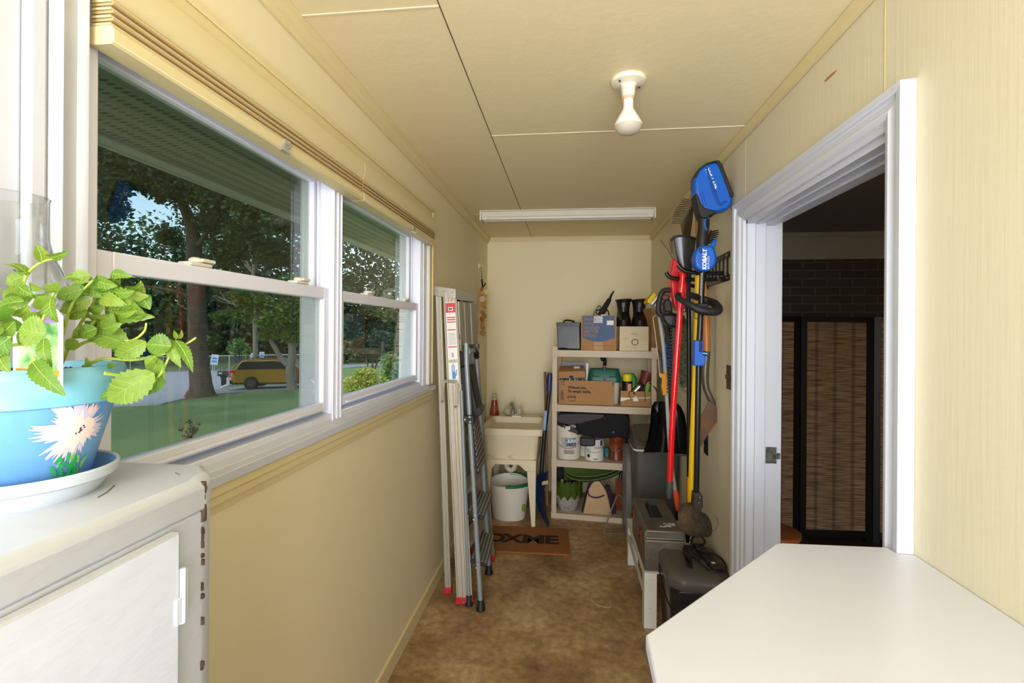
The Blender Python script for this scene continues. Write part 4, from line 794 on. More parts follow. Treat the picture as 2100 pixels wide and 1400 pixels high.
def sstep(z, tilt, depth, name='step'):
    a, b = frontpt(z), frontpt(z, True); d = (b-a).normalized(); u = Vector((math.cos(tilt), 0, math.sin(tilt))); n = d.cross(u).normalized()
    if n.z < 0: n = -n
    a, b = a+d*.012, b-d*.012
    s = MB(); s.loft([[p-u*depth*.45, p+u*depth*.55, p+u*depth*.55-n*.03, p-u*depth*.45-n*.03] for p in (a, b)]); o = obj(name, s, GB, t, bevel=.004)
    for k in range(5):
        c0_ = -.43+k*.2; s = MB(); s.loft([[p+u*depth*(c0_), p+u*depth*(c0_+.13), p+u*depth*(c0_+.13)+n*.003, p+u*depth*c0_+n*.003] for p in (a-d*.004, b+d*.004)]); obj('tread', s, TREAD, o, bevel=.001)
    for zz in (-.004, -.03):
        q = a-d*.024+n*zz+Vector((.002, -.004, 0)); obj('screw', MB().cyl(q, q+Vector((.001,-.006,0)), .005, seg=8), STEEL, o)
sstep(.265, -.30, .095); sstep(.525, -.30, .095)
# raised black platform and grey slotted top step
pa_, pb_ = frontpt(.88), frontpt(.88, True)
s = MB(); q0, q1, q2, q3 = Vector((-0.533,2.72,1.012)), Vector((-0.503,2.72,0.731)), Vector((-0.503,2.98,0.736)), Vector((-0.561,2.98,1.063))
s.loft([[q0, q1, q2, q3], [p+Vector((-.022, -.004, 0)) for p in (q0, q1, q2, q3)]]); pl = obj('platform', s, GB, t, bevel=.004)
for k in range(9):
    f0_, f1_ = .03+k*.107, .03+k*.107+.065
    s = MB(); A, B_, C_, D_ = q0.lerp(q1, f0_), q0.lerp(q1, f1_), q3.lerp(q2, f1_), q3.lerp(q2, f0_)
    s.loft([[A, B_, C_, D_], [p+Vector((.004, .0007, 0)) for p in (A, B_, C_, D_)]]); obj('tread', s, TREAD, pl, bevel=.001)
s = MB(); poly = [at(x,y,2.86) for x,y in ((944,752),(966,748),(972,778),(982,832),(990,838),(984,850),(977,858),(966,858),(950,862),(947,800))]
s.loft([[Vector(p)+Vector((0, -.07, 0)) for p in poly], [Vector(p)+Vector((.0, .10, .0)) for p in poly]]); tr = obj('tool_tray', s, GB, t, bevel=.006)
s = MB(); s.loft([[Vector(p)+Vector((.006, -.075, 0)) for p in (poly[2], poly[3], poly[4], poly[5])], [Vector(p)+Vector((.006, .05, 0)) for p in (poly[2], poly[3], poly[4], poly[5])]]); obj('tray_rim', s, GB, tr, bevel=.004)
hb = [at(x,y,2.665) for x,y in ((949,860),(953,852),(970,853),(972,870),(962,868),(953,866))]
s = MB(); s.loft([hb, [Vector(p)+Vector((.0, .05, 0)) for p in hb]]); hg = obj('hinge_plate', s, GB, t, bevel=.002)
for x, y in ((953,860),(963,855),(964,865)): p = Vector(at(x,y,2.66)); obj('rivet', MB().cyl(p, p+Vector((0,.01,0)), .006, seg=10), STEEL, hg)
for z, far in ((.78, 0), (.98, 0)):
    p = frontpt(z)+Vector((0, -.013, 0)); obj('rivet', MB().cyl(p, p+Vector((0, -.004, 0)), .006, seg=10), STEEL, ff)
# ------------------------------------------------------------------ shell garland on the left wall
hk = Vector((-0.788,4.235,2.107)); t = thing('shell_garland', 'string of orange and cream seashells hanging on a hook in the far left corner', 'wall decoration', hk)
s = MB(); s.box(XL, XL+.006, hk.y-.01, hk.y+.01, hk.z-.02, hk.z+.02); s.tube([(XL+.004, hk.y, hk.z), (XL+.022, hk.y, hk.z-.004), (XL+.024, hk.y, hk.z+.01)], .003, 6); obj('hook', s, mat('clear_hook', (230, 225, 205), .3), t)
gxx = XL+.035
s = MB(); s.tube([(XL+.02, hk.y, hk.z), (gxx, hk.y-.012, hk.z-.14), (gxx, hk.y-.02, hk.z-.17)], .0014, 5); s.tube([(XL+.02, hk.y, hk.z), (gxx, hk.y+.014, hk.z-.14), (gxx, hk.y+.03, hk.z-.15)], .0014, 5); obj('cord', s, GB, t)
s = MB(); s.tube([(gxx, hk.y-.03, hk.z-.12), (gxx+.005, hk.y-.01, hk.z-.19)], .008, 8); s.tube([(gxx+.02, hk.y+.04, hk.z-.15), (gxx, hk.y, hk.z-.2)], .006, 8); obj('ribbon', s, GB, t)
rs = random.Random(4); SHC = [mat('shell_orange', (206, 140, 62), .5, noise_amt=.3, noise_scale=60), mat('shell_cream', (226, 204, 160), .5, noise_amt=.2, noise_scale=60), mat('shell_yellow', (216, 172, 70), .5, noise_amt=.25, noise_scale=60), mat('shell_pinkish', (214, 176, 142), .5, noise_amt=.3, noise_scale=60)]
for k in range(24):
    z = hk.z-.21-k*.0165; y = hk.y+rs.uniform(-.035, .055)*(1 if k < 21 else .3); c = Vector((gxx+rs.uniform(-.004, .022), y, z)); R_ = rs.uniform(.02, .029)
    s = MB(); m_ = Matrix.Translation(c) @ Euler((rs.uniform(-.6, .6), PI/2+rs.uniform(-.5, .5), rs.uniform(0, 6))).to_matrix().to_4x4()
    rings = []
    for zf, rf_ in ((0, 1), (.25, .92), (.5, .7), (.65, .4), (.7, .05)):
        rings.append([m_ @ Vector((R_*rf_*(1+.06*math.cos(a_*7))*math.cos(a_), R_*rf_*1.1*(1+.06*math.cos(a_*7))*math.sin(a_), R_*zf)) for a_ in [2*PI*i/14 for i in range(14)]])
    s.loft(rings); obj('shell', s, SHC[k % 4], t)
# ------------------------------------------------------------------ laundry sink
SINK = mat('aged_ivory_plastic', (232, 218, 182), .35, noise_amt=.05, noise_scale=6); SK2 = mat('rust_stain', (196, 150, 84), .8)
t = thing('laundry_sink', 'ivory plastic laundry sink on legs in the far left corner', 'sink', (-.445, 4.1, 0))
sx0, sx1, sy0, sy1 = -.685, -.197, 3.80, 4.46
s = MB(); ZR = .768
def rr(x0, x1, y0, y1, r_, z, n=5):
    o = []
    for cx_, cy_, a0 in ((x1-r_, y1-r_, 0), (x0+r_, y1-r_, PI/2), (x0+r_, y0+r_, PI), (x1-r_, y0+r_, 3*PI/2)):
        for i in range(n+1): a = a0+PI/2*i/n; o.append((cx_+r_*math.cos(a), cy_+r_*math.sin(a), z))
    return o
s.loft([rr(sx0, sx1, sy0, sy1, .03, ZR-.05), rr(sx0-.002, sx1+.002, sy0-.002, sy1, .03, ZR), rr(sx0+.02, sx1-.02, sy0+.022, sy1-.12, .03, ZR), rr(sx0+.03, sx1-.03, sy0+.035, sy1-.13, .03, ZR-.03), rr(sx0+.06, sx1-.06, sy0+.06, sy1-.15, .05, .54), rr(sx0+.1, sx1-.1, sy0+.1, sy1-.2, .05, .532)], caps=False)
s.bm.faces.new([v for v in s.bm.verts[-24:]]) if False else None
s.loft([rr(sx0+.058, sx1-.058, sy0+.058, sy1-.148, .05, .531), rr(sx0+.058, sx1-.058, sy0+.058, sy1-.148, .05, .535)])
s.loft([rr(sx0, sx1, sy0, sy1, .03, ZR-.05), rr(sx0+.012, sx1-.012, sy0+.012, sy1-.012, .03, ZR-.052), rr(sx0+.016, sx1-.03, sy0+.014, sy1-.03, .035, ZR-.06), rr(sx0+.03, sx1-.045, sy0+.03, sy1-.06, .04, .525), rr(sx0+.05, sx1-.06, sy0+.05, sy1-.08, .04, .512)])
bs = obj('basin', s, SINK, t)
s = MB()
for (x_, y_, z_) in ((-.45,.0,.55),(-.61,.0,.545),(-.445,.0,.535)):
    for k in range(9): a, b = rs.uniform(-.02,.03), rs.uniform(-.012,.014); s.ball((x_+a, sy0+.0275, z_+b), rs.uniform(.002,.005), 6, (1,.2,1))
obj('rust_stain', s, SK2, bs)
def sinkleg(x, y, sx_):
    s = MB(); s.loft([[(x+sx_*u, y+v, 0) for u, v in ((0, 0), (-.03, 0), (-.03, .03), (0, .03))], [(x+sx_*u, y+v, .44) for u, v in ((.002, 0), (-.068, 0), (-.068, .05), (.002, .05))]]); return obj('leg', s, SINK, t, bevel=.003)
for x, sg in ((-.665, -1), (-.247, 1)):
    for y in (3.805, 4.36): sinkleg(x, y, sg)
s = MB()
for y in (3.803, 4.40):
    s.prism([(-.668,.44),(-.60,.44),(-.565,.487),(-.375,.487),(-.325,.44),(-.244,.44),(-.244,.525),(-.668,.525)], 'y', y, y+.03)
s.box(-.668, -.65, 3.83, 4.40, .46, .52); s.box(-.262, -.244, 3.83, 4.40, .46, .52); obj('apron', s, SINK, t, bevel=.003)
PVC = mat('ivory_pipe', (226, 216, 186), .35)
s = MB(); s.tube([(-.44, 4.10, .53), (-.44, 4.10, .43), (-.445, 4.10, .385), (-.475, 4.10, .36), (-.51, 4.10, .385), (-.515, 4.10, .44), (-.515, 4.2, .47), (-.515, 4.68, .47)], .021, 14, smooth=4); dp = obj('drain_trap', s, PVC, t)
for p, q in (((-.44,4.10,.475), (-.44,4.10,.495)), ((-.515,4.10,.415), (-.513,4.10,.435))): obj('slip_nut', MB().cyl(p, q, .031, seg=10), PVC, dp)
s = MB(); s.cyl((-.44, 4.10, .50), (-.44, 4.10, .525), .035, seg=16); obj('drain_flange', s, CHROME, dp)
s = MB(); s.tube([(-.60, 4.5, .48), (-.58, 4.45, .49), (-.585, 4.40, .47)], .02, 8); s.ball((-.58, 4.40, .48), .028, 8); s.tube([(-.58, 4.40, .5), (-.56, 4.42, .6), (-.53, 4.42, .74)], .006, 6); obj('shutoff_valve', s, mat('dark_brass', (70, 62, 52), .4, metal=.7), t)
# faucet
fz = ZR; fy = 4.38
s = MB(); s.box(-.565, -.425, fy-.03, fy+.03, fz, fz+.018); fo = obj('faucet_base', s, CHROME, t, bevel=.004)
s = MB(); s.tube([(-.49, fy, fz+.01), (-.492, fy, fz+.08), (-.498, fy-.02, fz+.125), (-.505, fy-.05, fz+.122), (-.508, fy-.065, fz+.10)], [.016,.013,.012,.012,.011], 10, smooth=4); obj('spout', s, CHROME, fo)
for x in (-.545, -.435):
    s = MB(); s.lathe([(.014, fz+.016), (.014, fz+.024), (.026, fz+.028), (.03, fz+.05), (.028, fz+.066), (.02, fz+.07)], (x, fy, 0), 10); obj('handle', s, mat('acrylic', (215, 208, 195), .1, trans=.35), fo)
obj('soap_dish_card', MB().box(-.492, -.412, fy-.075, fy-.045, fz, fz+.016), mat('ivory_card', (236, 230, 208), .5), t, bevel=.001)
obj('rust_ring', MB().lathe([(.012, fz), (.014, fz+.008), (.006, fz+.009)], (-.235, 4.36, 0), 12), SK2, t)
t = thing('soap_bottle', 'amber red hand soap bottle on the rim of the laundry sink', 'bottle', (-.665, 4.40, ZR))
s = MB(); s.lathe([(.043, ZR+.001), (.044, ZR+.008), (.034, ZR+.07), (.025, ZR+.125), (.024, ZR+.14)], (-.665, 4.40, 0), 24); b_ = obj('bottle', s, mat('amber_soap', (120, 36, 22), .15, noise_scale=25, col2=(170, 84, 50)), t)
s = MB(); s.lathe([(.0245, ZR+.14), (.0245, ZR+.155), (.012, ZR+.16), (.011, ZR+.175), (.019, ZR+.178), (.019, ZR+.196), (.012, ZR+.2)], (-.665, 4.40, 0), 20); obj('pump', s, mat('pale_pump', (205, 190, 150), .35), t)
s = MB(); s.lathe([(.0385, ZR+.045), (.0395, ZR+.045), (.0315, ZR+.09), (.0305, ZR+.09)], (-.665, 4.40, 0), 24); obj('label', s, mat('soap_label', (176, 84, 56), .4, noise_amt=.4, noise_scale=90), b_)
# ------------------------------------------------------------------ mop bucket
bx, by = -.478, 4.00
t = thing('mop_bucket', 'white oval bucket with a green handle under the laundry sink', 'bucket', (bx, by, 0))
BW = mat('white_bucket_plastic', (226, 218, 200), .4); BG = mat('green_handle', (0, 110, 62), .4)
s = MB(); s.lathe([(.13, .001), (.138, .02), (.165, .26), (.17, .262), (.172, .285), (.166, .286), (.16, .26), (.132, .02), (.01, .015)], (bx, by, 0), 40, sx=1.0, sy=.72); bk = obj('body', s, BW, t)
s = MB(); s.lathe([(.168, .285), (.172, .29), (.172, .325), (.166, .326), (.162, .29)], (bx, by+.02, 0), 40, sx=.98, sy=.7); s.bm.free()
s = MB()
pts = []
for i in range(40):
    a = 2*PI*i/40; z = .285+.045*max(0, math.sin(a)); pts.append((a, z))
s.loft([[(bx+.170*math.cos(a), by+.122*math.sin(a), .284) for a, z in pts], [(bx+.176*math.cos(a), by+.127*math.sin(a), z) for a, z in pts], [(bx+.170*math.cos(a), by+.121*math.sin(a), z) for a, z in pts], [(bx+.165*math.cos(a), by+.117*math.sin(a), .284) for a, z in pts]], caps=False); obj('collar', s, BW, t)
s = MB(); hp = []
for i in range(13):
    a = -PI*.52+PI*1.04*i/12; hp.append((bx+.185*math.cos(a), by+.135*math.sin(a), .290+.03*(math.sin(a)*.5+.5)))
s.tube(hp, .016, 8, smooth=3, flat=.8); obj('handle', s, BG, t)
s = MB(); s.ball((bx+.128, by-.075, .11), .03, 16, (.5, .5, 1)); obj('sticker', s, mat('green_sticker', (92, 150, 30), .5), bk)
# ------------------------------------------------------------------ doormat
def coir():
    m = bpy.data.materials.new('coir'); m.use_nodes = True; t_ = m.node_tree; n = t_.nodes; b = n['Principled BSDF']; nz = n.new('ShaderNodeTexNoise'); nz.inputs['Scale'].default_value = 260; tc = n.new('ShaderNodeTexCoord'); t_.links.new(tc.outputs['Object'], nz.inputs['Vector'])
    r = n.new('ShaderNodeValToRGB'); r.color_ramp.elements[0].position = .35; r.color_ramp.elements[1].position = .65; r.color_ramp.elements[0].color = rgb(112, 66, 26); r.color_ramp.elements[1].color = rgb(176, 112, 52); t_.links.new(nz.outputs[0], r.inputs[0]); t_.links.new(r.outputs[0], b.inputs['Base Color']); b.inputs['Roughness'].default_value = .95
    bp = n.new('ShaderNodeBump'); bp.inputs['Strength'].default_value = 1; bp.inputs['Distance'].default_value = .004; t_.links.new(nz.outputs[0], bp.inputs['Height']); t_.links.new(bp.outputs[0], b.inputs['Normal']); return m
t = thing('doormat', 'brown coir doormat with dark letters in front of the laundry sink', 'doormat', (-.36, 3.57, 0), .035)
s = MB(); s.loft([rr(-.38, .375, -.22, .215, .02, .001), rr(-.38, .375, -.22, .215, .02, .016)]); m_o = obj('mat', s, coir(), t, local=True, bevel=.003)
s = MB(); lm = Matrix.Translation((-.255, -.075, .0162)); BOLD = .012
for ch, x_, w_ in (('O', -.245, 1.0), ('X', -.105, 1.0), ('M', .03, 1.15), ('E', .195, 1.1)):
    s.txt(ch, .19, Matrix.Translation((x_, -.07, .0165)), .0006, bold=.008, sx=w_)
obj('lettering', s, mat('black_coir', (52, 32, 18), .95), m_o, local=True, smooth=False)
# ------------------------------------------------------------------ blue snow pusher and sticks between sink and shelving
t = thing('snow_shovel', 'blue snow shovel standing blade down between the sink and the shelving', 'shovel', (-.15, 3.92, 0))
s = MB(); s.tube([(-0.151,4.02,1.052), (-0.18,4.0,0.774), (-0.202,3.99,0.536), (-0.21,3.96,0.326)], .016, 12, smooth=2); obj('shaft', s, BLK, t)
NAVY = mat('navy_plastic', (28, 50, 100), .4)
s = MB(); s.tube([(-0.148,4.03,1.195), (-0.152,4.03,1.151), (-0.155,4.02,1.044)], [.018,.024,.021], 14, smooth=3); obj('grip', s, NAVY, t)
s = MB(); lf = ((1103,972),(1098,986),(1096,1000),(1097,1018),(1101,1036),(1107,1052),(1116,1068),(1126,1082)); rg = ((1125,965),(1122,980),(1118,996),(1116,1012),(1117,1030),(1120,1047),(1124,1064),(1128,1079))
rows = []
for (a, b) in zip(lf, rg):
    p0, p1 = Vector(at(a[0], a[1], 3.84)), Vector(at(b[0], b[1], 3.98)); rows.append([p0, p0.lerp(p1, .3)+Vector((.012,0,0)), p0.lerp(p1, .65)+Vector((.014,0,0)), p1])
s.sheet(rows, .004); bl_o = obj('blade', s, NAVY, t)
s = MB(); q_ = [Vector(at(a, b, 3.838)) for a, b in ((1112,987),(1124,985),(1124,992),(1111,995))]; s.loft([q_, [p+Vector((0,.003,0)) for p in q_]]); obj('blade_label', s, mat('tan_label', (190, 160, 110), .6), bl_o)
s = MB(); s.loft([[(-0.187,3.97,0.891),(-0.167,3.97,0.891),(-0.177,3.95,0.737),(-0.201,3.95,0.732)], [Vector(p)+Vector((0,.004,0)) for p in ((-0.187,3.97,0.891),(-0.167,3.97,0.891),(-0.177,3.95,0.737),(-0.201,3.95,0.732))]]); obj('shaft_sticker', s, mat('pale_blue_sticker', (120, 150, 190), .5), t)
tag(obj('wooden_stick', MB().tube([(-0.196,4.2,1.188), (-0.167,4.1,0.08)], .012, 8), mat('stick_wood', (132, 98, 62), .7)), 'plain wooden stick standing left of the blue shovel handle', 'stick')
tag(obj('wooden_stick', MB().tube([(-0.269,4.5,0.607), (-0.245,4.45,0.062)], .011, 8), mat('pale_stick', (176, 158, 122), .7)), 'pale wooden stick standing right beside the sink leg', 'stick')
# ------------------------------------------------------------------ resin shelving, slightly turned
RA = -math.radians(4.4); RO = Vector((-.132, 4.03, 0))
RMX = Matrix.Translation(RO) @ Matrix.Rotation(RA, 4, 'Z')
t = thing('shelving_unit', 'beige resin four tier shelving unit against the end wall', 'shelving', RO, RA)
RW, RD = .835, .42
ZS = (.042, .480, .935, 1.384)     # upper faces of the four shelves
for i, z in enumerate(ZS):
    lip = .045 if i == 0 else .056
    s = MB(); s.box(.03, RW-.03, 0.004, RD-.004, z-.012, z); s.box(.03, RW-.03, 0.0, .012, z-lip, z+.0); s.box(.03, RW-.03, RD-.012, RD, z-lip, z); s.box(.004, .016, .03, RD-.03, z-lip, z); s.box(RW-.016, RW-.004, .03, RD-.03, z-lip, z)
    obj('shelf', s, RACKM, t, local=True, bevel=.0025)
for x in (.0, RW-.046):
    for y in (-.004, RD-.042):
        s = MB()
        for z0, z1 in ((0, ZS[1]-.062), (ZS[1], ZS[2]-.062), (ZS[2], ZS[3]-.062)): s.box(x+.003, x+.043, y+.003, y+.043, z0, z1)
        for z in ZS[1:3]: s.box(x, x+.046, y, y+.046, z-.064, z+.016)
        s.box(x, x+.046, y, y+.046, ZS[3]-.064, ZS[3]+.03); s.box(x, x+.046, y, y+.046, 0, .05)
        obj('post', s, RACKM, t, local=True, bevel=.002)
def rx(px, y, z=1.0):     # x on the shelf, in shelving coordinates, of photo column px at local depth y
    for k in range(400):
        x = -.1+k*.003; w_ = RMX @ Vector((x, y, 0))
        a = math.radians(6.6); zc = -math.sin(a)*w_.x+math.cos(a)*w_.y; u = math.cos(a)*w_.x+math.sin(a)*w_.y
        if 1050+1000*u/zc >= px: return x
    return x
def rz(py, x, y):         # height of photo row py above that place
    w_ = RMX @ Vector((x, y, 0)); a = math.radians(6.6); zc = -math.sin(a)*w_.x+math.cos(a)*w_.y; u = math.cos(a)*w_.x+math.sin(a)*w_.y
    return 1.555-(py-674-.007*1000*u/zc)/1000*zc
def rthing(name, label, cat, x, y, z, rz_=0, group=None):
    p = RMX @ Vector((x, y, z)); return thing(name, label, cat, p, RA+rz_, group)
# --- top shelf
Z3 = ZS[3]+.0005
x0, x1, y0 = rx(1141, .06), rx(1190, .06), .06; zt = rz(659, x0, y0)-Z3; W_ = x1-x0
t = rthing('storage_case', 'dark grey translucent case at the left end of the top shelf', 'case', x0, y0, Z3)
obj('body', MB().loft([[(x+.0, y, .004) for x, y in ((.012,0),(W_,0),(W_,.2),(.012,.2))], [(x, y, zt*.96) for x, y in ((0,.01),(W_-.006,.01),(W_-.006,.2),(0,.2))]]), mat('smoked_plastic', (58, 60, 58), .35, noise_scale=9, col2=(38, 34, 38)), t, local=True, bevel=.006)
obj('black_band', MB().box(-.002, W_-.004, -.004+.012, .2, zt*.83, zt*.97), BLK, t, local=True, bevel=.003)
s = MB(); s.tube([(W_*.28, .03, zt*.96), (W_*.35, .03, zt*1.04), (W_*.6, .03, zt*1.03), (W_*.75, .03, zt*.99)], .008, 8, smooth=3); obj('handle', s, BLK, t, local=True)
s = MB(); s.tube([(.0, -.01, .006), (.06, -.03, .014), (.10, -.02, .008), (.17, -.035, .004), (.10, -.04, .004), (.02, -.03, .004)], .004, 6, smooth=4); obj('cord', s, BLK, t, local=True)
x0, x1, y0 = rx(1191, .03), rx(1264, .03), .03; W_ = x1-x0; zt = rz(647, x0, y0)-Z3; D_ = .27
t = rthing('meal_kit_box', 'cardboard box with a blue panel reading Better living through better food', 'box', x0, y0, Z3)
bx_o = obj('carton', MB().box(0, W_, 0, D_, 0, zt), CARD, t, local=True, bevel=.002)
pn = [(.045*W_, zt*.995), (.045*W_, zt*.36)]+[(W_*(.045+.90*i/12), zt*(.36-.11*math.sin(PI*i/12))) for i in range(1, 12)]+[(.955*W_, zt*.36), (.955*W_, zt*.995)]
obj('blue_panel', MB().prism(pn, 'y', -.0008, .0004), mat('navy_print', (46, 82, 122), .5), bx_o, local=True, smooth=False)
s = MB()
for k, ln in enumerate(('Better', 'living', 'through', 'BETTER', 'FOOD')): s.txt(ln, zt*(.135 if k < 3 else .125), up_mat(W_*.09, -.0012, zt*(.855-.118*k)), .0003, bold=.0006)
obj('lettering', s, mat('print_brown', (158, 118, 96), .6), bx_o, local=True, smooth=False)
obj('shipping_label', MB().box(W_*.36, W_*.61, -.0014, 0, zt*.79, zt*.985), mat('label_crinkled', (205, 205, 212), .4, noise_amt=.5, noise_scale=160), bx_o, local=True)
obj('price_label', MB().box(W_*.73, W_*.92, -.0014, 0, zt*.73, zt*.86), LW, bx_o, local=True)
obj('tape', MB().box(W_*.37, W_*.62, -.0012, 0, 0, zt*.24), mat('clear_tape', (190, 150, 104), .6), bx_o, local=True)
s = MB(); s.box(W_*.3, W_*.7, -.0016, 0, zt*.128, zt*.134); obj('dark_print', s, GB, bx_o, local=True)
bz = Z3+zt
t = rthing('heat_gun', 'black tapered hand tool with looped cord lying on the blue lettered box', 'power tool', x0+W_*.5, y0+.08, bz)
def q(px, py): xx = rx(px, .11); return (xx-(x0+W_*.5), .03, rz(py, xx, .11)-bz)
s = MB(); s.tube([q(1229,646), q(1235,637), q(1243,624), q(1250,612)], [.020,.022,.023,.017], 10, smooth=3); s.tube([q(1250,612), q(1254,603), q(1258,596)], [.011,.009,.006], 8); obj('body', s, BLK, t, local=True)
s = MB(); s.tube([q(1216,647), q(1221,635), q(1228,626), q(1231,632), q(1228,644)], .006, 6, smooth=4); s.tube([q(1222,637), q(1234,633), q(1245,636), q(1248,646)], .006, 6, smooth=4); s.tube([q(1220,638), q(1226,644), q(1238,643), q(1244,634), q(1240,632)], .005, 6, smooth=4); obj('cord', s, BLK, t, local=True)
obj('white_tag', MB().box(-.005+.02, .055, .0, .02, .0, .012), LW, t, local=True)
x2, x3, y0 = rx(1270, .02), rx(1330, .02), .02; W2 = x3-x2; zt2 = rz(669, x2, y0)-Z3
t = rthing('white_carton', 'off white carton with a round stamp on the top shelf below the black boots', 'box', x2, y0, Z3)
co = obj('carton', MB().box(0, W2, 0, .28, 0, zt2), mat('offwhite_card', (222, 206, 170), .7, noise_amt=.06, noise_scale=12), t, local=True, bevel=.003)
obj('tape', MB().box(0, W2, -.001, 0, zt2*.44, zt2*.62), mat('beige_tape', (200, 178, 134), .4), co, local=True)
s = MB(); 
for i in range(10): a = 2*PI*i/10; s.box(W2*.53+.022*math.cos(a)-.004, W2*.53+.022*math.cos(a)+.004, -.0018, 0, zt2*.36+.022*math.sin(a)-.004, zt2*.36+.022*math.sin(a)+.004)
s.tube([(W2*.53+.027*math.cos(2*PI*i/20), -.001, zt2*.36+.027*math.sin(2*PI*i/20)) for i in range(20)], .0012, 4, closed=True)
s.box(W2*.38, W2*.62, -.0018, 0, zt2*.67, zt2*.675); s.box(W2*.40, W2*.60, -.0018, 0, zt2*.70, zt2*.712); s.box(W2*.22, W2*.82, -.0018, 0, zt2*.165, zt2*.17); s.box(W2*.4, W2*.6, -.0018, 0, zt2*.10, zt2*.11); s.box(W2*.12, W2*.3, -.0018, 0, zt2*.50, zt2*.515)
obj('stamp', s, mat('print_grey', (92, 84, 72), .7), co, local=True)
def boot(cx_, w_, label):
    t = rthing('boot', label, 'boot', cx_, .06, Z3+zt2, group='black boots on the carton'); H_ = rz(611, cx_, .06)-Z3-zt2
    BL_ = mat('black_leather', (24, 22, 22), .38, bump=.3, bump_scale=30)
    rings = []
    for z, ax, ay, oy in ((.012,.52,.125,.10),(.05,.50,.12,.10),(.09,.42,.08,.13),(.12,.40,.055,.15),(H_*.62,.40,.052,.15),(H_*.85,.46,.06,.15),(H_*.99,.56,.07,.15),(H_,.54,.068,.15),(H_*.97,.46,.058,.15),(H_*.6,.3,.04,.15)):
        rings.append([(w_*ax*math.cos(2*PI*i/24), oy+ay*math.sin(2*PI*i/24), z+(.008*math.sin(2*PI*i/24*1.0+.6) if z > H_*.9 else 0)) for i in range(24)])
    s = MB(); s.loft(rings); up = obj('shaft', s, BL_, t, local=True)
    s = MB(); s.loft([[(w_*.54*math.cos(2*PI*i/24), .10+.13*math.sin(2*PI*i/24), z) for i in range(24)] for z in (0, .016)]); obj('sole', s, mat('black_rubber', (14, 14, 14), .6), t, local=True)
    s = MB(); s.tube([(w_*.40*math.cos(2*PI*i/20), .15+.054*math.sin(2*PI*i/20), H_*.44) for i in range(20)], .004, 6, closed=True); st = obj('strap', s, BL_, t, local=True); obj('buckle', MB().box(-.012, .012, .088, .094, H_*.43, H_*.46), STEEL, st, local=True)
    obj('pull_loop', MB().box(-.012, .012, .09, .097, H_*.70, H_*.88), BL_, t, local=True)
bc, bw = (rx(1262,.12)+rx(1328,.12))/2, (rx(1328,.12)-rx(1262,.12))
boot(bc-bw*.25, bw*.48, 'left tall black boot standing on the off white carton'); boot(bc+bw*.25, bw*.48, 'right tall black boot standing on the off white carton')
# big plain carton leaning beyond the shelf end
t = rthing('tall_carton', 'tall plain brown carton at the right end of the top shelf behind the sponge mop', 'box', RW-.05, .12, Z3, .5)
obj('carton', MB().box(-.02, .085, -.06, .2, 0, .345), mat('brown_card', (160, 122, 74), .8), t, local=True, bevel=.002)
# --- second shelf
Z2 = ZS[2]+.0005
x0, x1, y0 = rx(1147, .03), rx(1260, .03), .03; W_ = x1-x0; zt = rz(779, x0, y0)-Z2; D_ = .25
t = rthing('delivery_box', 'long brown delivery box printed Without you, I am empty inside', 'box', x0, y0, Z2)
s = MB(); s.box(0, W_, 0, .004, 0, zt); s.box(0, W_, D_-.004, D_, 0, zt); s.box(0, .004, .004, D_-.004, 0, zt); s.box(W_-.004, W_, .004, D_-.004, 0, zt); s.box(0, W_, 0, D_, 0, .004); co = obj('carton', s, CARD, t, local=True)
s = MB(); PR = mat('dark_print', (34, 28, 24), .6)
s.txt('Without you,', zt*.155, up_mat(W_*.165, -.001, zt*.66), .0003, bold=.0014, sx=.9); s.txt("I'm empty inside.", zt*.155, up_mat(W_*.165, -.001, zt*.50), .0003, bold=.0014, sx=.9); s.txt('prime', zt*.16, up_mat(W_*.16, -.001, zt*.28), .0003, bold=.0009, sx=.9)
sm_ = [(W_*(.175+.13*i/10), zt*(.185-.045*math.sin(PI*i/10))) for i in range(11)]; s.tube([(u, -.0008, v) for u, v in sm_], [.0008+.0012*math.sin(PI*i/10)+.0004 for i in range(11)], 5)
s.tube([(W_*.292,-.0008,zt*.205), (W_*.31,-.0008,zt*.205), (W_*.308,-.0008,zt*.17)], .0011, 5)
for k in (0, 1):
    xx = W_*(.045+.045*k); s.box(xx-.0016, xx+.0016, -.001, 0, zt*.84, zt*.93); s.prism([(xx-.006, zt*.925), (xx+.006, zt*.925), (xx, zt*.975)], 'y', -.001, 0)
s.box(W_*.03, W_*.11, -.001, 0, zt*.805, zt*.815)
for k in (0, 1): s.box(W_*.965, W_*.99, -.001, 0, zt*(.90-.07*k), zt*(.94-.07*k))
obj('lettering', s, PR, co, local=True, smooth=False)
s = MB(); bx0, bx1, bz0, bz1 = W_*.02, W_*.095, zt*.10, zt*.46
for a_, b_, c_, d_ in ((bx0, bx1, bz0, bz0+.002), (bx0, bx1, bz1-.002, bz1), (bx0, bx0+.002, bz0, bz1), (bx1-.002, bx1, bz0, bz1)): s.box(a_, b_, -.001, 0, c_, d_)
for k in range(11): s.box(bx0+.006, bx1-.006, -.001, 0, bz0+.018+k*.0075, bz0+.0215+k*.0075)
obj('shipping_mark', s, PR, co, local=True, smooth=False)
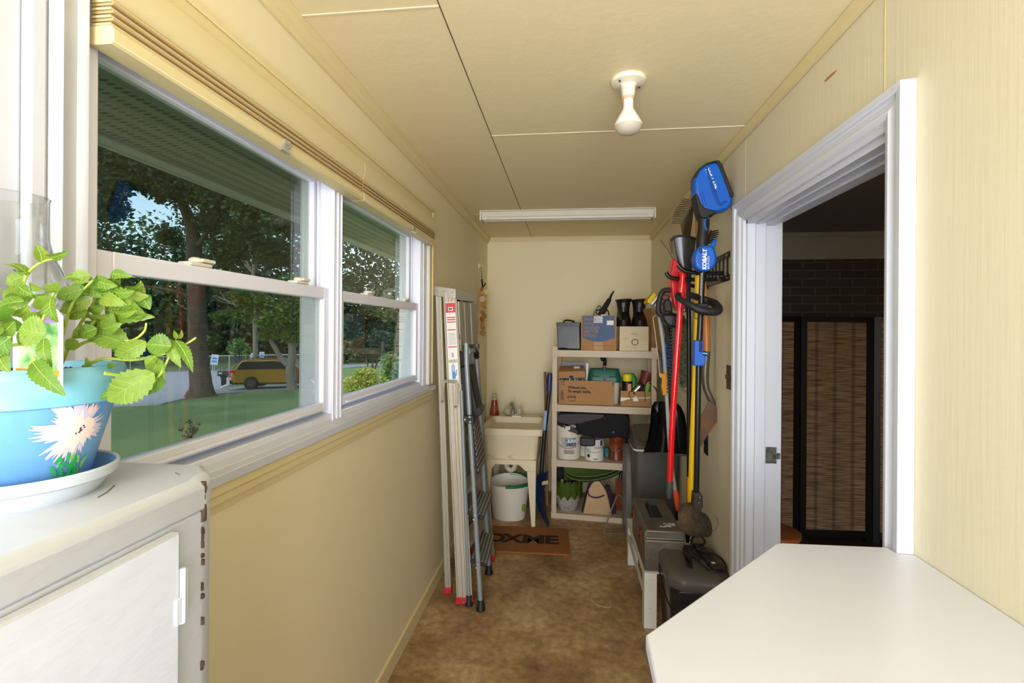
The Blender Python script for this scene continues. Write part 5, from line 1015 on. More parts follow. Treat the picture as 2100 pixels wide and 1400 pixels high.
# things in the delivery box
r_ = random.Random(9)
cols = [(60,70,80),(190,190,185),(90,130,170),(30,30,30),(150,120,90),(200,200,205)]
for k in range(9):
    cx_ = .02+k*.0215; t2 = rthing('small_bottle', 'small cap or bottle top showing above the rim of the long delivery box', 'bottle', x0+cx_, y0+.03+.02*(k % 2), Z2+.005, group='small bottles in the delivery box')
    c_ = cols[k % 6]; hh = zt+r_.uniform(-.004, .014)
    obj('body', MB().lathe([(.009, 0), (.009, hh-.03), (.006, hh-.02)], (0,0,0), 12), mat('bottle_%d' % (k % 6), c_, .4), t2, local=True); obj('cap', MB().lathe([(.0068, hh-.02), (.0068, hh), (.005, hh+.001)], (0,0,0), 12), mat('bottle_%d' % ((k+2) % 6), cols[(k+2) % 6], .4), t2, local=True)
t = rthing('parcel_box', 'small tilted brown box resting on top inside the long delivery box', 'box', x0-.005, y0+.02, Z2+zt+.012, 0); tw = rx(1202,.05)-x0
mm = Matrix.Rotation(-.05, 4, 'Y')
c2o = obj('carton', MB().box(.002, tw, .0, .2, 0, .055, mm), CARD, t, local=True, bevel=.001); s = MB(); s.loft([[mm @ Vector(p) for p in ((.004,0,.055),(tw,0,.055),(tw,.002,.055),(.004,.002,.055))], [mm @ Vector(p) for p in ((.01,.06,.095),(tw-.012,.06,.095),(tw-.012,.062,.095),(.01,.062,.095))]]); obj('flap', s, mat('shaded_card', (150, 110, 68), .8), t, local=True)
obj('label', MB().box(tw*.6, tw*.8, -.0012, 0, .034, .06, mm) if False else MB().loft([[mm @ Vector((tw*u, y, z)) for u in (.58,.80) for y, z in ((.028,.0745),)]+[mm @ Vector((tw*u, .052, .091)) for u in (.80,.58)], [mm @ Vector((tw*u, .0265, .0755)) for u in (.58,.80)]+[mm @ Vector((tw*u, .0505, .092)) for u in (.80,.58)]]), LW, c2o, local=True); obj('tape', MB().box(tw*.40, tw*.55, -.001, 0, 0, .02, mm), PR, c2o, local=True)
xa = rx(1152,.2); t = rthing('document_folder', 'grey folder with white pages standing behind the small tilted box', 'folder', xa, .2, Z2); fh = rz(742, xa, .2)-Z2; fw = rx(1202,.2)-xa
obj('cover', MB().box(0, fw, 0, .01, 0, fh), mat('grey_cover', (130, 128, 132), .5), t, local=True); obj('pages', MB().loft([[(fw, y, 0), (fw+.005, y, 0), (fw+.022, y, fh*.97), (fw, y, fh*.99)] for y in (-.004, .012)]), LW, t, local=True)
# green sprinkler base and nozzle
GR = mat('teal_green_plastic', (22, 98, 82), .4)
xa, xb = rx(1206,.14), rx(1274,.14); W_ = xb-xa; zb_ = rz(781, xa, .14); ze = rz(755, xa, .14)
t = rthing('clear_bin', 'tall translucent bin between the two cardboard boxes on the second shelf', 'bin', (xa+xb)/2, .2, Z2)
bw_ = W_*.46
s = MB(); s.loft([rr(-bw_*.9, bw_*.9, -.07, .1, .03, 0), rr(-bw_, bw_, -.08, .11, .03, zb_-Z2-.004)]); obj('body', s, mat('cloudy_plastic', (205, 200, 180), .3), t, local=True)
t = rthing('sprinkler_base', 'teal green plastic sprinkler tray with a nozzle upright in its middle', 'sprinkler', (xa+xb)/2, .17, zb_-.003)
hh = ze-zb_
s = MB(); s.loft([rr(-W_*.50, W_*.50, -.085, .09, .045, 0), rr(-W_*.49, W_*.49, -.085, .09, .045, hh*.35), rr(-W_*.44, W_*.44, -.06, .09, .045, hh*.98), rr(-W_*.41, W_*.41, -.045, .08, .04, hh)]); so_ = obj('tray', s, GR, t, local=True)
for sg in (-1, 1): obj('recess', MB().loft([[(sg*W_*.14, -.083, hh*.42), (sg*W_*.36, -.083, hh*.42), (sg*W_*.32, -.060, hh*.86), (sg*W_*.14, -.060, hh*.86)], [(sg*W_*.14, -.075, hh*.42), (sg*W_*.36, -.075, hh*.42), (sg*W_*.32, -.052, hh*.86), (sg*W_*.14, -.052, hh*.86)]]), mat('dark_teal', (40, 62, 52), .5), so_, local=True)
s = MB(); s.lathe([(.022, hh*.2), (.022, hh*1.05), (.016, hh*1.15)], (0, -.05, 0), 14); obj('column', s, GR, t, local=True)
s = MB(); s.lathe([(.014, hh*1.15), (.014, hh*1.3)], (0, -.05, 0), 12); obj('red_ring', s, mat('raspberry', (176, 40, 70), .4), t, local=True)
s = MB(); s.tube([(0, -.05, hh*1.3), (.006, -.05, hh*1.7), (-.012, -.05, hh*1.95)], [.016,.014,.014], 8, smooth=2); s.tube([(-.035, -.055, hh*1.9), (.02, -.05, hh*2.02)], [.016,.012], 8); s.tube([(-.03, -.06, hh*1.75), (-.005, -.06, hh*1.65)], .008, 6); no_ = obj('nozzle', s, BLK, t, local=True); obj('nozzle_cap', MB().box(-.03, .02, -.07, -.03, hh*1.98, hh*2.12), GR, no_, local=True, bevel=.003)
s = MB(); s.cyl((0, -.095, hh*.25), (0, -.08, hh*.25), .016, seg=14); obj('knob', s, BLK, t, local=True)
# open carton with gardening bits
x0, x1, y0 = rx(1273, .03), rx(1335, .03), .03; W_ = x1-x0; zt = rz(801, x0, y0)-Z2
t = rthing('open_carton', 'open brown carton of garden bits at the right end of the second shelf', 'box', x0, y0, Z2); D_ = .24
s = MB(); s.box(0, W_, 0, .004, 0, zt); s.box(0, W_, D_-.004, D_, 0, zt); s.box(0, .004, .004, D_-.004, 0, zt); s.box(W_-.004, W_, .004, D_-.004, 0, zt); s.box(0, W_, 0, D_, 0, .004); co = obj('carton', s, CARD, t, local=True)
obj('white_tape', MB().loft([[(0, 0, zt*.30), (W_*.32, 0, zt*.50), (W_, 0, zt*.58), (W_, 0, zt*.64), (W_*.3, 0, zt*.56), (0, 0, zt*.58)], [(0, -.001, zt*.30), (W_*.32, -.001, zt*.50), (W_, -.001, zt*.58), (W_, -.001, zt*.64), (W_*.3, -.001, zt*.56), (0, -.001, zt*.58)]]), mat('white_tape', (228, 218, 196), .4), co, local=True)
obj('tag', MB().loft([[(W_*u, y, zt*v) for u, v in ((.42,.36),(.55,.34),(.60,.42),(.52,.68),(.44,.58))] for y in (-.003, -.001)]), LW, co, local=True)
s = MB(); s.tube([(W_*.42, -.002, zt*1.0), (W_*.30, -.006, zt*.95), (W_*.29, -.006, zt*.7), (W_*.37, -.004, zt*.5)], .0025, 6, smooth=4); obj('drawstring', s, BLK, co, local=True); s = MB(); s.tube([(W_*.80, -.003, zt*1.02), (W_*.82, -.005, zt*.7), (W_*.82, -.005, zt*.35)], .002, 6, smooth=3); s.tube([(W_*.45, -.002, zt*.92), (W_*.46, -.008, zt*.82)], .007, 6); obj('drawstring', s, BLK, co, local=True)
def rl_item(name, label, cat, px, y, parts):
    xx = rx(px, y); t = rthing(name, label, cat, xx, y, Z2+.006); base = Z2+.006
    for nm, prof_, m_ in parts: obj(nm, MB().lathe([(r__, rz(py, xx, y)-base if py else 0) for r__, py in prof_], (0,0,0), 20), m_, t, local=True)
    return t
YEL = mat('bright_yellow', (232, 214, 30), .4); GRN = mat('bright_green', (36, 130, 40), .4)
rl_item('spray_bottle', 'black bottle with yellow and green cap in the open carton', 'bottle', 1287, .08, [('bottle', [(.04, 0), (.042, 782)], BLK), ('cap', [(.036, 781), (.038, 768), (.030, 766)], YEL)])
t = rthing('green_container', 'green plastic container behind the yellow capped bottle', 'container', rx(1292,.15), .15, Z2+.006); hh = rz(766, rx(1292,.15), .15)-Z2-.006
obj('body', MB().loft([rr(-.065, .055, -.03, .05, .02, 0), rr(-.065, .055, -.03, .05, .02, hh*.85), rr(-.045, .035, -.02, .04, .02, hh)]), GRN, t, local=True)
rl_item('orange_jar', 'small orange jar at the front of the open carton', 'jar', 1291, .052, [('jar', [(.018, 0), (.019, 790)], mat('pale_orange', (232, 150, 96), .4)), ('lid', [(.0175, 790), (.0175, 787), (.01, 786)], mat('pale_orange_lid', (240, 170, 120), .4))])
t = rthing('steel_tumbler', 'shiny steel cup leaning in the open carton', 'cup', rx(1305,.08), .06, Z2+zt+.005)
s = MB(); mm = Matrix.Rotation(.75, 4, 'Y'); s.lathe([(.022, -.04), (.026, .05), (.024, .05), (.018, -.02)], (0,0,0), 20, m=mm); obj('cup', s, CHROME, t, local=True); s = MB(); s.lathe([(.028, .045), (.03, .06), (.02, .075)], (0,0,0), 18, m=mm); obj('dark_lid', s, mat('dark_navy', (26, 32, 48), .4), t, local=True)
t = rthing('plum_flowerpot', 'dark red plastic flowerpot tipped over in the open carton', 'flowerpot', rx(1322,.1), .1, Z2+zt+.075)
s = MB(); mm = Matrix.Rotation(PI+.35, 4, 'Y'); s.lathe([(.036, .075), (.05, -.055), (.055, -.057), (.056, -.078), (.050, -.078), (.048, -.055), (.034, .07)], (0,0,0), 24, m=mm); obj('pot', s, mat('plum_plastic', (116, 44, 44), .4), t, local=True)
t = rthing('navy_pouch', 'dark navy pouch beneath the tipped red flowerpot', 'pouch', rx(1318,.07), .09, Z2+zt-.02)
obj('pouch', MB().ball((0,0,.02), .045, 14, (1,.7,.8)), mat('dark_navy_cloth', (26, 30, 46), .8), t, local=True)
t = rthing('garden_glove', 'green leafy garden gloves hanging over the right edge of the open carton', 'glove', rx(1330,.04), .03, Z2+zt)
LG, OG = mat('lime_glove', (120, 176, 60), .6), mat('olive_glove', (86, 96, 50), .7)
def glv(pts, m_, nm, w_):
    s = MB(); s.tube([Vector(p) for p in pts], w_, 8, smooth=3, flat=.4); obj(nm, s, m_, t, local=True)
glv([(-.012,0,-.03),(-.008,-.004,.03),(.004,-.008,.068),(.01,-.008,.078)], LG, 'palm', [.010,.016,.014,.004])
glv([(.006,-.005,.072),(.03,-.012,.055),(.055,-.02,.03),(.068,-.022,-.01)], OG, 'cuff', [.014,.020,.020,.008])
glv([(.02,-.01,.062),(.045,-.016,.03),(.05,-.02,.0)], OG, 'finger', [.012,.012,.005])
# --- third shelf
Z1 = ZS[1]+.0005
xa, xb = rx(1139, .09), rx(1192, .09); R_ = (xb-xa)/2; xc = (xa+xb)/2+.006
t = rthing('ice_melt_pail', 'white pail of ice melt with a blue label on the third shelf', 'pail', xc, .12, Z1)
hh = rz(872, xc, .12-R_)-Z1-.01; WP = mat('white_pail', (226, 218, 202), .4)
pl_ = obj('pail', MB().lathe([(R_*.88, 0), (R_*.90, .01), (R_*.97, hh*.86), (R_*.99, hh*.9), (R_*1.0, hh*.9), (R_*1.0, hh), (R_*.94, hh+.004)], (0,0,0), 40), WP, t, local=True)
def wrap(r0_, a0, a1, z0, z1, off, m_, par, nm, slope=0.):
    s = MB(); n_ = 14; s.sheet([[((r0_+off+slope*z)*math.cos(a0+(a1-a0)*i/n_), (r0_+off+slope*z)*math.sin(a0+(a1-a0)*i/n_), z) for i in range(n_+1)] for z in (z0, (z0+z1)/2, z1)]); return obj(nm, s, m_, par, local=True)
A0 = -PI/2
sl = (.97-.90)*R_/(hh*.86)
wrap(R_*.9, A0-.55, A0+.75, hh*.36, hh*.66, .001, mat('label_beige', (196, 182, 160), .5), pl_, 'label', sl)
lb_ = wrap(R_*.9, A0-.22, A0+.72, hh*.40, hh*.65, .0018, mat('ice_blue_label', (50, 120, 165), .4, noise_scale=60, col2=(150, 190, 210)), pl_, 'blue_label', sl)
wrap(R_*.9, A0-.30, A0+.55, hh*.17, hh*.29, .001, mat('grey_label', (158, 152, 146), .5), pl_, 'grey_label', sl)
def arctext(txt_, size, r0_, a_start, z, m_, par, nm, sx=1., bold=0., shear=0.):
    s = MB(); s.txt(txt_, size, Matrix.Identity(4), .0004, bold=bold, sx=sx)
    for v in s.bm.verts:
        u, w_, dpt = v.co.x+shear*v.co.y, v.co.y, v.co.z; a = a_start+u/r0_; v.co = Vector(((r0_+dpt)*math.cos(a), (r0_+dpt)*math.sin(a), z+w_))
    return obj(nm, s, m_, par, local=True, smooth=False)
rt = R_*.9+sl*hh*.5+.0026
arctext('KING', .038, rt, A0-.02, hh*.515, mat('print_white', (236, 236, 236), .5), lb_, 'lettering', .95, .0014, .2); arctext('MELT', .034, rt, A0-.06, hh*.42, mat('print_redblack', (120, 20, 24), .5), lb_, 'lettering', .95, .0016, .2)
s = MB(); s.tube([((R_*1.02)*math.cos(a), (R_*1.04)*math.sin(a), hh*.86-.52*hh*max(0, -math.sin(a))**.8) for a in [PI+PI*i/14 for i in range(15)]], .0028, 6, smooth=2); obj('bail', s, mat('wire_bail', (170, 160, 140), .4, metal=.3), t, local=True)
# paint cans
def can(px0, px1, pyt, y, label, body_m, rz_=0, extra=None, name='paint_can'):
    xa, xb = rx(px0, y), rx(px1, y); R_ = (xb-xa)/2; xc = (xa+xb)/2; yc = y+R_*.2
    t = rthing(name, label, 'paint can', xc, yc+R_*.3, Z1, rz_); hh = rz(pyt, xc, yc)-Z1
    c_ = obj('can', MB().lathe([(R_*.98, 0), (R_, .004), (R_*.97, .008), (R_*.97, hh-.008), (R_, hh-.004), (R_*.96, hh), (R_*.8, hh-.006), (.01, hh-.006)], (0,0,0), 32), body_m, t, local=True)
    s = MB(); s.tube([((R_*1.03)*math.cos(a), (R_*1.05)*math.sin(a), hh*.86-hh*.45*max(0, -math.sin(a))**.7) for a in [PI+PI*i/14 for i in range(15)]], .0018, 6, smooth=2); obj('bail', s, mat('wire_bail', (170,160,140), .4), t, local=True)
    if extra: extra(t, c_, R_, hh)
PWHT = mat('can_label_white', (226, 224, 210), .45)
def em(t, c_, R_, hh):
    arctext('Eminence', .034, R_+.0008, A0+.02, hh*.58, mat('print_slate', (70, 90, 110), .5), c_, 'lettering', .8); wrap(R_*.97, A0+.68, A0+.98, hh*.72, hh*.98, .002, mat('print_navy', (44, 60, 120), .5), c_, 'blue_square')
    wrap(R_*.97, A0-.75, A0-.45, hh*.16, hh*.30, .002, LBK, c_, 'barcode'); wrap(R_*.97, A0-.05, A0+.40, hh*.08, hh*.12, .002, LBK, c_, 'print')
    for k in range(4): wrap(R_*.97, A0-.75, A0-.42, hh*(.36+.06*k), hh*(.385+.06*k), .002, mat('print_pale', (170, 172, 168), .5), c_, 'print')
can(1200, 1240, 899, .06, 'white paint can with slate lettering at the front of the third shelf', PWHT, 0, em)
can(1186, 1215, 898, .19, 'white paint can half hidden between the pail and the lettered can', mat('can_label_dull', (206, 200, 184), .5))
can(1249, 1281, 893, .10, 'orange brown wood stain can on the third shelf', mat('stain_can', (150, 70, 34), .3, noise_scale=18, col2=(74, 40, 22)))
can(1274, 1300, 893, .22, 'second brown wood stain can behind the grey plastic tower', mat('stain_can_b', (120, 72, 34), .3, noise_scale=18, col2=(40, 28, 20)))
can(1238, 1254, 918, .2, 'small teal can between the lettered white can and the stain can', mat('teal_can', (30, 120, 122), .4), name='small_can')
# bags draped over the pails
CL = mat('black_nylon', (10, 10, 11), .8, bump=.4, bump_scale=25); CG_ = mat('grey_fabric', (74, 70, 74), .85, bump=.2, bump_scale=80)
def pad(name, pts, y0_, y1_, m_, par, bev=.012, lift=0.):
    s = MB(); P_ = []
    for px, py in pts: xx = rx(px, (y0_)); P_.append((xx, rz(py, xx, y0_)))
    root = root_of(par); o_ = root['o']
    s.loft([[(x-o_[0], y0_-o_[1], z-o_[2]) for x, z in P_], [(x-o_[0], y1_-o_[1], z-o_[2]+lift) for x, z in P_]]); return obj(name, s, m_, par, local=True, bevel=bev, seg=3)
t = rthing('shoulder_bag', 'black and grey soft bag slumped over the pails on the third shelf', 'bag', .2, .1, .70); t['o'] = (.2, .1, .70)
pad('body', [(1190,852),(1215,849),(1240,849),(1262,846),(1285,848),(1293,862),(1293,898),(1288,902),(1270,897),(1240,899),(1215,896),(1200,893),(1188,888),(1180,872)], .03, .34, CL, t, .02)
fl = pad('flap', [(1140,862),(1147,850),(1185,848),(1240,850),(1238,857),(1215,862),(1190,868),(1165,870),(1150,867)], .012, .30, CG_, t, .006)
pad('strap', [(1140,860),(1152,868),(1172,874),(1186,878),(1192,890),(1186,892),(1174,882),(1155,877),(1141,869)], .02, .06, CL, t, .005)
pad('mesh_pocket', [(1152,872),(1176,875),(1186,884),(1186,890),(1166,884)], .014, .03, CG_, t, .003)
pk = pad('side_pocket', [(1191,897),(1222,898),(1222,912),(1218,915),(1195,915),(1191,911)], .012, .03, CL, t, .004); pad('pocket_panel', [(1193,899),(1220,900),(1220,911),(1217,913),(1196,913),(1193,910)], .008, .02, CG_, pk, .002)
for (a, b) in (((1157,869),(1161,874)), ((1239,857),(1243,861))):
    xx, x2_ = rx(a[0], 0), rx(b[0], 0); s = MB(); s.tube([(xx-.2, -.1, rz(a[1], xx, 0)-.70), (x2_-.2, -.1, rz(b[1], x2_, 0)-.70)], .0028, 6); obj('buckle', s, STEEL, t, local=True)
xx = rx(1259, 0); s = MB(); s.tube([(xx-.2+.006*math.cos(a), -.082, rz(888, xx, 0)-.70+.008*math.sin(a)) for a in [2*PI*i/12 for i in range(12)]], .0018, 5, closed=True); obj('ring', s, STEEL, t, local=True)
# --- bottom shelf
Z0 = ZS[0]+.0005
xa, xb = rx(1139, .1), rx(1194, .1); R_ = (xb-xa)/2; xc = (xa+xb)/2; hh = rz(985, xc, .05)-Z0
t = rthing('leaf_basket', 'round container wrapped in green leaf panels over a white speckled bag', 'container', xc, .12, Z0)
s = MB(); rings = []
for z, f in ((0,.62),(.01,.72),(hh*.2,.86),(hh*.5,.98),(hh*.66,1.0)): rings.append([(R_*f*(1+.03*math.sin(a*5)+.02*math.sin(a*9+z*40))*math.cos(a), R_*f*(1+.03*math.sin(a*5))*math.sin(a), z) for a in [2*PI*i/40 for i in range(40)]])
s.loft(rings); obj('speckled_bag', s, mat('speckled_plastic', (206, 202, 190), .3, noise_scale=120, col2=(96, 88, 78), detail=2), t, local=True)
for k in range(7):
    a = -PI/2-1.5+k*.52; s = MB(); rows = []
    for z, w_ in ((hh*.42, .04), (hh*.55, .26), (hh*.75, .30), (hh*.93, .25), (hh*1.0, .14)):
        rows.append([((R_*1.01+.006*(1-abs(u)))*math.cos(a+u*w_), (R_*1.01+.006*(1-abs(u)))*math.sin(a+u*w_), z) for u in (-1, -.5, 0, .5, 1)])
    s.sheet(rows, .002); obj('leaf_panel', s, mat('leaf_green', (98, 128, 36), .5, noise_amt=.25, noise_scale=20), t, local=True)
obj('inner', MB().lathe([(R_*.92, hh*.4), (R_*.93, hh*.8), (R_*.85, hh*.8), (R_*.8, hh*.45)], (0,0,0), 24), GB, t, local=True)
for nm, lab, px, py, col in (('cork_ball', 'small terracotta coloured ball in the leaf basket', 1171, 990, (176, 96, 66)), ('brush_head', 'pale bristled brush tip in the leaf basket', 1155, 984, (186, 168, 150))):
    xx = rx(px, .1); z_ = rz(py, xx, .1); t2 = rthing(nm, lab, 'small item', xx, .09, z_-.012); obj('head', MB().ball((0,0,.012), .012, 12), mat(nm, col, .6), t2, local=True); obj('stalk', MB().cyl((0,0,.01), (0,.0,-.09), .004, seg=8), GB, t2, local=True)
# green kneeling pads
GP = mat('moss_green_foam', (118, 150, 72), .6)
for k, (lab, py0, py1, dz) in enumerate((('upper oval green tray lying slanted on the bottom shelf', 984, 966, 0), ('lower oval green tray lying slanted under the upper one', 992, 974, 0))):
    xl_, xr_ = rx(1158, .02), rx(1285, .02); zl, zr = rz(py0-4, xl_, .02), rz(py1-4, xr_, .02)
    t2 = rthing('oval_tray', lab, 'tray', (xl_+xr_)/2, .2, (zl+zr)/2); L_ = xr_-xl_; tl = math.atan2(zr-zl, L_)
    mm = Matrix.Rotation(-tl, 4, 'Y') @ Matrix.Rotation(.30, 4, 'X')
    s = MB(); s.lathe([(.01, 0), (.86, .0), (1.0, .012), (1.0, .018), (.95, .018), (.84, .007), (.01, .007)], (0,0,0), 48, m=mm @ Matrix.Diagonal((L_/2, .15, 1, 1))); bo_ = obj('tray', s, GP, t2, local=True)
    s = MB(); s.lathe([(1.0, .004), (1.005, .004), (1.005, .015), (1.0, .015)], (0,0,0), 48, m=mm @ Matrix.Diagonal((L_/2+.002, .152, 1, 1)), caps=False); obj('dark_edge', s, GB, bo_, local=True)
s = MB()
t = rthing('dark_pouch', 'dark green bag stuffed behind the leaf basket at the left post', 'bag', rx(1145,.2), .22, Z0); obj('bag', MB().loft([rr(-.04, .06, -.04, .08, .03, 0), rr(-.04, .05, -.03, .06, .03, .3), rr(-.03, .0, -.02, .03, .014, .385)]), mat('bottle_green_cloth', (24, 34, 26), .8), t, local=True)
# tote bag
xa, xb = rx(1194, .05), rx(1266, .05); W_ = xb-xa; hh = rz(984, xa, .05)-Z0
t = rthing('tote_bag', 'beige and purple cloth tote bag slumped on the bottom shelf', 'bag', xa, .05, Z0)
BEI = mat('beige_canvas', (206, 176, 136), .85, noise_scale=5, col2=(190, 150, 108), bump=.2, bump_scale=40); PUR = mat('plum_canvas', (74, 50, 66), .85)
s = MB(); s.loft([[(W_*.06,-.02,0),(W_*.88,-.02,0),(W_*.9,.1,0),(W_*.05,.1,0)], [(W_*.12,-.028,hh*.3),(W_*.82,-.026,hh*.3),(W_*.84,.1,hh*.3),(W_*.10,.1,hh*.3)], [(W_*.2,-.012,hh*.7),(W_*.72,-.014,hh*.7),(W_*.74,.09,hh*.7),(W_*.2,.09,hh*.7)], [(W_*.30,.01,hh*.95),(W_*.62,.01,hh*.95),(W_*.62,.06,hh*.95),(W_*.3,.06,hh*.95)], [(W_*.36,.02,hh),(W_*.58,.02,hh),(W_*.58,.05,hh),(W_*.36,.05,hh)]]); b_ = obj('body', s, BEI, t, local=True, bevel=.01, seg=3)
for pts in ([(0,.03,0),(W_*.06,.0,0),(W_*.20,.0,hh*.7),(W_*.26,.03,hh*.9),(W_*.18,.05,hh*.75)], [(W_*.86,.0,0),(W_*1.0,.04,.0),(W_*.98,.05,hh*.3),(W_*.80,.05,hh*.8),(W_*.70,.03,hh*.85),(W_*.72,.0,hh*.6)]):
    s = MB(); s.loft([[(x, y, z) for x, y, z in pts], [(x, y+.05, z) for x, y, z in pts]]); obj('side_panel', s, PUR, t, local=True, bevel=.006)
for pts in ([(W_*.2,-.016,hh*.72),(W_*.24,-.03,hh*.58),(W_*.45,-.036,hh*.54),(W_*.66,-.03,hh*.62)], [(W_*.2,-.01,hh*.74),(W_*.32,-.0,hh*.95),(W_*.5,.01,hh*1.02),(W_*.66,.0,hh*.82),(W_*.76,-.01,hh*.62)]):
    s = MB(); s.tube(pts, .0055, 8, smooth=4); obj('handle', s, PUR, t, local=True)
t = rthing('broom_head', 'bundle of rust brown bristles at the right end of the bottom shelf', 'broom', rx(1272,.16), .16, Z0)
for k in range(7): s = MB(); xk = -.03+k*.012; s.tube([(xk, 0, .27), (xk+.004, -.008, .15), (xk+.01+.004*k, -.012, .02)], [.006,.007,.008], 6, smooth=2); obj('bristle_tuft', s, mat('rust_bristle', (140, 78, 36), .8, noise_amt=.3, noise_scale=30), t, local=True)
obj('handle', MB().cyl((0,.0,.25), (.02,.02,.36), .012, seg=10), BLK, t, local=True)
s = MB(); s.tube([(.45,3.92,.20),(.40,3.90,.26),(.36,3.86,.20),(.31,3.82,.08),(.285,3.78,.012),(.33,3.76,.008),(.42,3.80,.008)], .0055, 8, smooth=5); tag(obj('power_cable', s, mat('grey_cable', (112, 112, 108), .5)), 'grey cable looping from the shelf to the floor beside the grey appliance', 'cable')
# ------------------------------------------------------------------ grey appliance (upright heater) and waste bin
GYP = mat('mid_grey_plastic', (112, 112, 106), .45); GYD = mat('dark_grey_plastic', (82, 80, 76), .42, noise_amt=.12, noise_scale=3)
t = thing('air_purifier', 'narrow grey upright appliance with slanted louvres on its left side', 'appliance', (.48, 3.78, 0))
s = MB(); s.prism([(3.68,0),(3.68,.572),(3.70,.60),(3.74,.625),(3.93,.66),(3.93,0)], 'x', .432, .53); bo_ = obj('body', s, GYP, t, bevel=.012, seg=3)
for k in range(11): z = .10+k*.045; obj('louvre', MB().loft([[(.4335, 3.70, z), (.4335, 3.90, z+.10), (.4335, 3.90, z+.112), (.4335, 3.70, z+.012)], [(.428, 3.70, z-.004), (.428, 3.90, z+.096), (.430, 3.90, z+.104), (.430, 3.70, z+.004)]]), mat('pale_grey_louvre', (120, 120, 114), .4), bo_)
t = thing('waste_bin', 'dark grey swing lid waste bin behind the toolbox', 'bin', (.61, 3.56, 0))
s = MB(); s.loft([rr(.482, .735, 3.44, 3.70, .03, .0), rr(.458, .758, 3.412, 3.72, .035, .735)]); obj('body', s, GYD, t)
s = MB(); s.loft([rr(.452, .762, 3.405, 3.725, .035, .737), rr(.450, .763, 3.402, 3.727, .035, .76)]+[[(x, y, .775+.085*max(0,(y-3.42)/.3)**1.0 if True else 0) for x, y, z in rr(.462, .75, 3.43, 3.71, .05, 0)]]); ld = obj('lid', s, mat('taupe_grey_lid', (80, 74, 66), .45), t, bevel=.004)
s = MB(); s.loft([[(x, y, .7765+.085*(y-3.42)/.3+dz) for x, y in ((.51,3.45),(.70,3.45),(.715,3.68),(.495,3.68))] for dz in (.0, .006)]); obj('swing_flap', s, mat('lid_flap', (92, 82, 70), .5), ld, bevel=.004)
s = MB(); s.loft([rr(.448, .7645, 3.40, 3.73, .035, .727), rr(.446, .766, 3.398, 3.732, .035, .740)], caps=False); obj('liner', s, mat('white_liner', (220, 216, 206), .5), t)
s = MB(); s.tube([(.56+.075*math.cos(a), 3.68+.03*math.sin(a), .868+.006) for a in [2*PI*i/16 for i in range(16)]], .003, 6, closed=True); obj('wire_ring', s, STEEL, t)
# pale panel edges leaning behind the bin
s = MB(); s.box(.735, .764, 3.10, 3.13, 0, .9); tag(obj('pale_plank', s, mat('pale_plank', (150, 152, 144), .5), bevel=.002), 'pale grey narrow board standing against the wall right of the waste bin', 'board')
# ------------------------------------------------------------------ white bench, toolbox, shredder
t = thing('metal_bench', 'low white bench frame carrying the old grey toolbox', 'bench', (.55, 2.97, 0))
WB = mat('white_painted_metal', (218, 214, 200), .4)
for (x, y) in ((.40, 2.605), (.40, 3.29), (.665, 3.29)):
    s = MB(); s.box(x, x+.066, y, y+.003, 0, .288); s.box(x, x+.003, y, y+.055, 0, .288); lg = obj('leg', s, WB, t, bevel=.001)
    for z in (.25, .10): obj('bolt', MB().cyl((x+.034, y, z), (x+.034, y-.005, z), .007, seg=10), WB, lg)
s = MB(); s.box(.401, .405, 2.61, 3.34, .16, .205); s.box(.401, .405, 2.61, 3.34, .26, .288); s.box(.66, .665, 2.61, 3.34, .16, .205); obj('side_rail', s, WB, t)
obj('top', MB().box(.402, .735, 2.612, 3.34, .284, .290), WB, t)
t = thing('toolbox', 'old dark grey steel toolbox with rusty latches on the white bench', 'toolbox', (.505, 2.87, .29))
TB = mat('hammered_grey_steel', (122, 114, 102), .42, metal=.35, noise_scale=5, col2=(94, 86, 76), bump=.25, bump_scale=70); RU = mat('rust', (120, 66, 36), .9, noise_scale=40, col2=(80, 50, 34))
bo_ = obj('body', MB().box(.405, .605, 2.625, 3.115, .2905, .455), TB, t, bevel=.006)
s = MB(); s.prism([(.403, .457), (.607, .457), (.607, .488), (.595, .506), (.415, .506), (.403, .488)], 'y', 2.622, 3.118); li = obj('lid', s, TB, t, bevel=.006, seg=3)
for z in (.463, .449): obj('bright_edge', MB().tube([(.412, 2.6205, z), (.598, 2.6205, z-.0)], .0022, 6), mat('worn_edge', (176, 168, 156), .35, metal=.8), li)
obj('bright_edge', MB().tube([(.416, 2.6215, .500), (.594, 2.6215, .500)], .0022, 6), MATS['worn_edge'], li)
s = MB(); s.tube([(.475, 2.80, .508), (.470, 2.81, .528), (.470, 2.86, .535), (.470, 2.93, .535), (.470, 2.98, .528), (.475, 2.99, .508)], .006, 8, smooth=3); obj('handle', s, BLK, li)
obj('handle_recess', MB().box(.462, .53, 2.80, 2.99, .5055, .5075), mat('recess_black', (26, 24, 22), .5), li, bevel=.0008)
for y in (2.72, 3.02):
    s = MB(); s.box(.394, .404, y-.025, y+.025, .41, .475); s.tube([(.392, y-.02, .465), (.384, y, .44), (.392, y+.02, .42)], .004, 6); obj('latch', s, RU, bo_, bevel=.001)
rc2 = random.Random(2); s = MB()
for k in range(16): a, b = rc2.uniform(-.05,.05), rc2.uniform(-.016,.016); cx_, cy_ = .535+a*.8, 2.70+b*1.6; s.box(cx_-.007, cx_+.007, cy_-.004, cy_+.004, .5062, .5072)
obj('paint_spot', s, LW, li)
t = thing('paper_shredder', 'black paper shredder with a coiled cord beside the white bench', 'shredder', (.62, 2.5, 0))
SB = mat('black_shredder_plastic', (34, 33, 33), .32); SB2 = mat('charcoal_shredder_top', (88, 84, 78), .35)
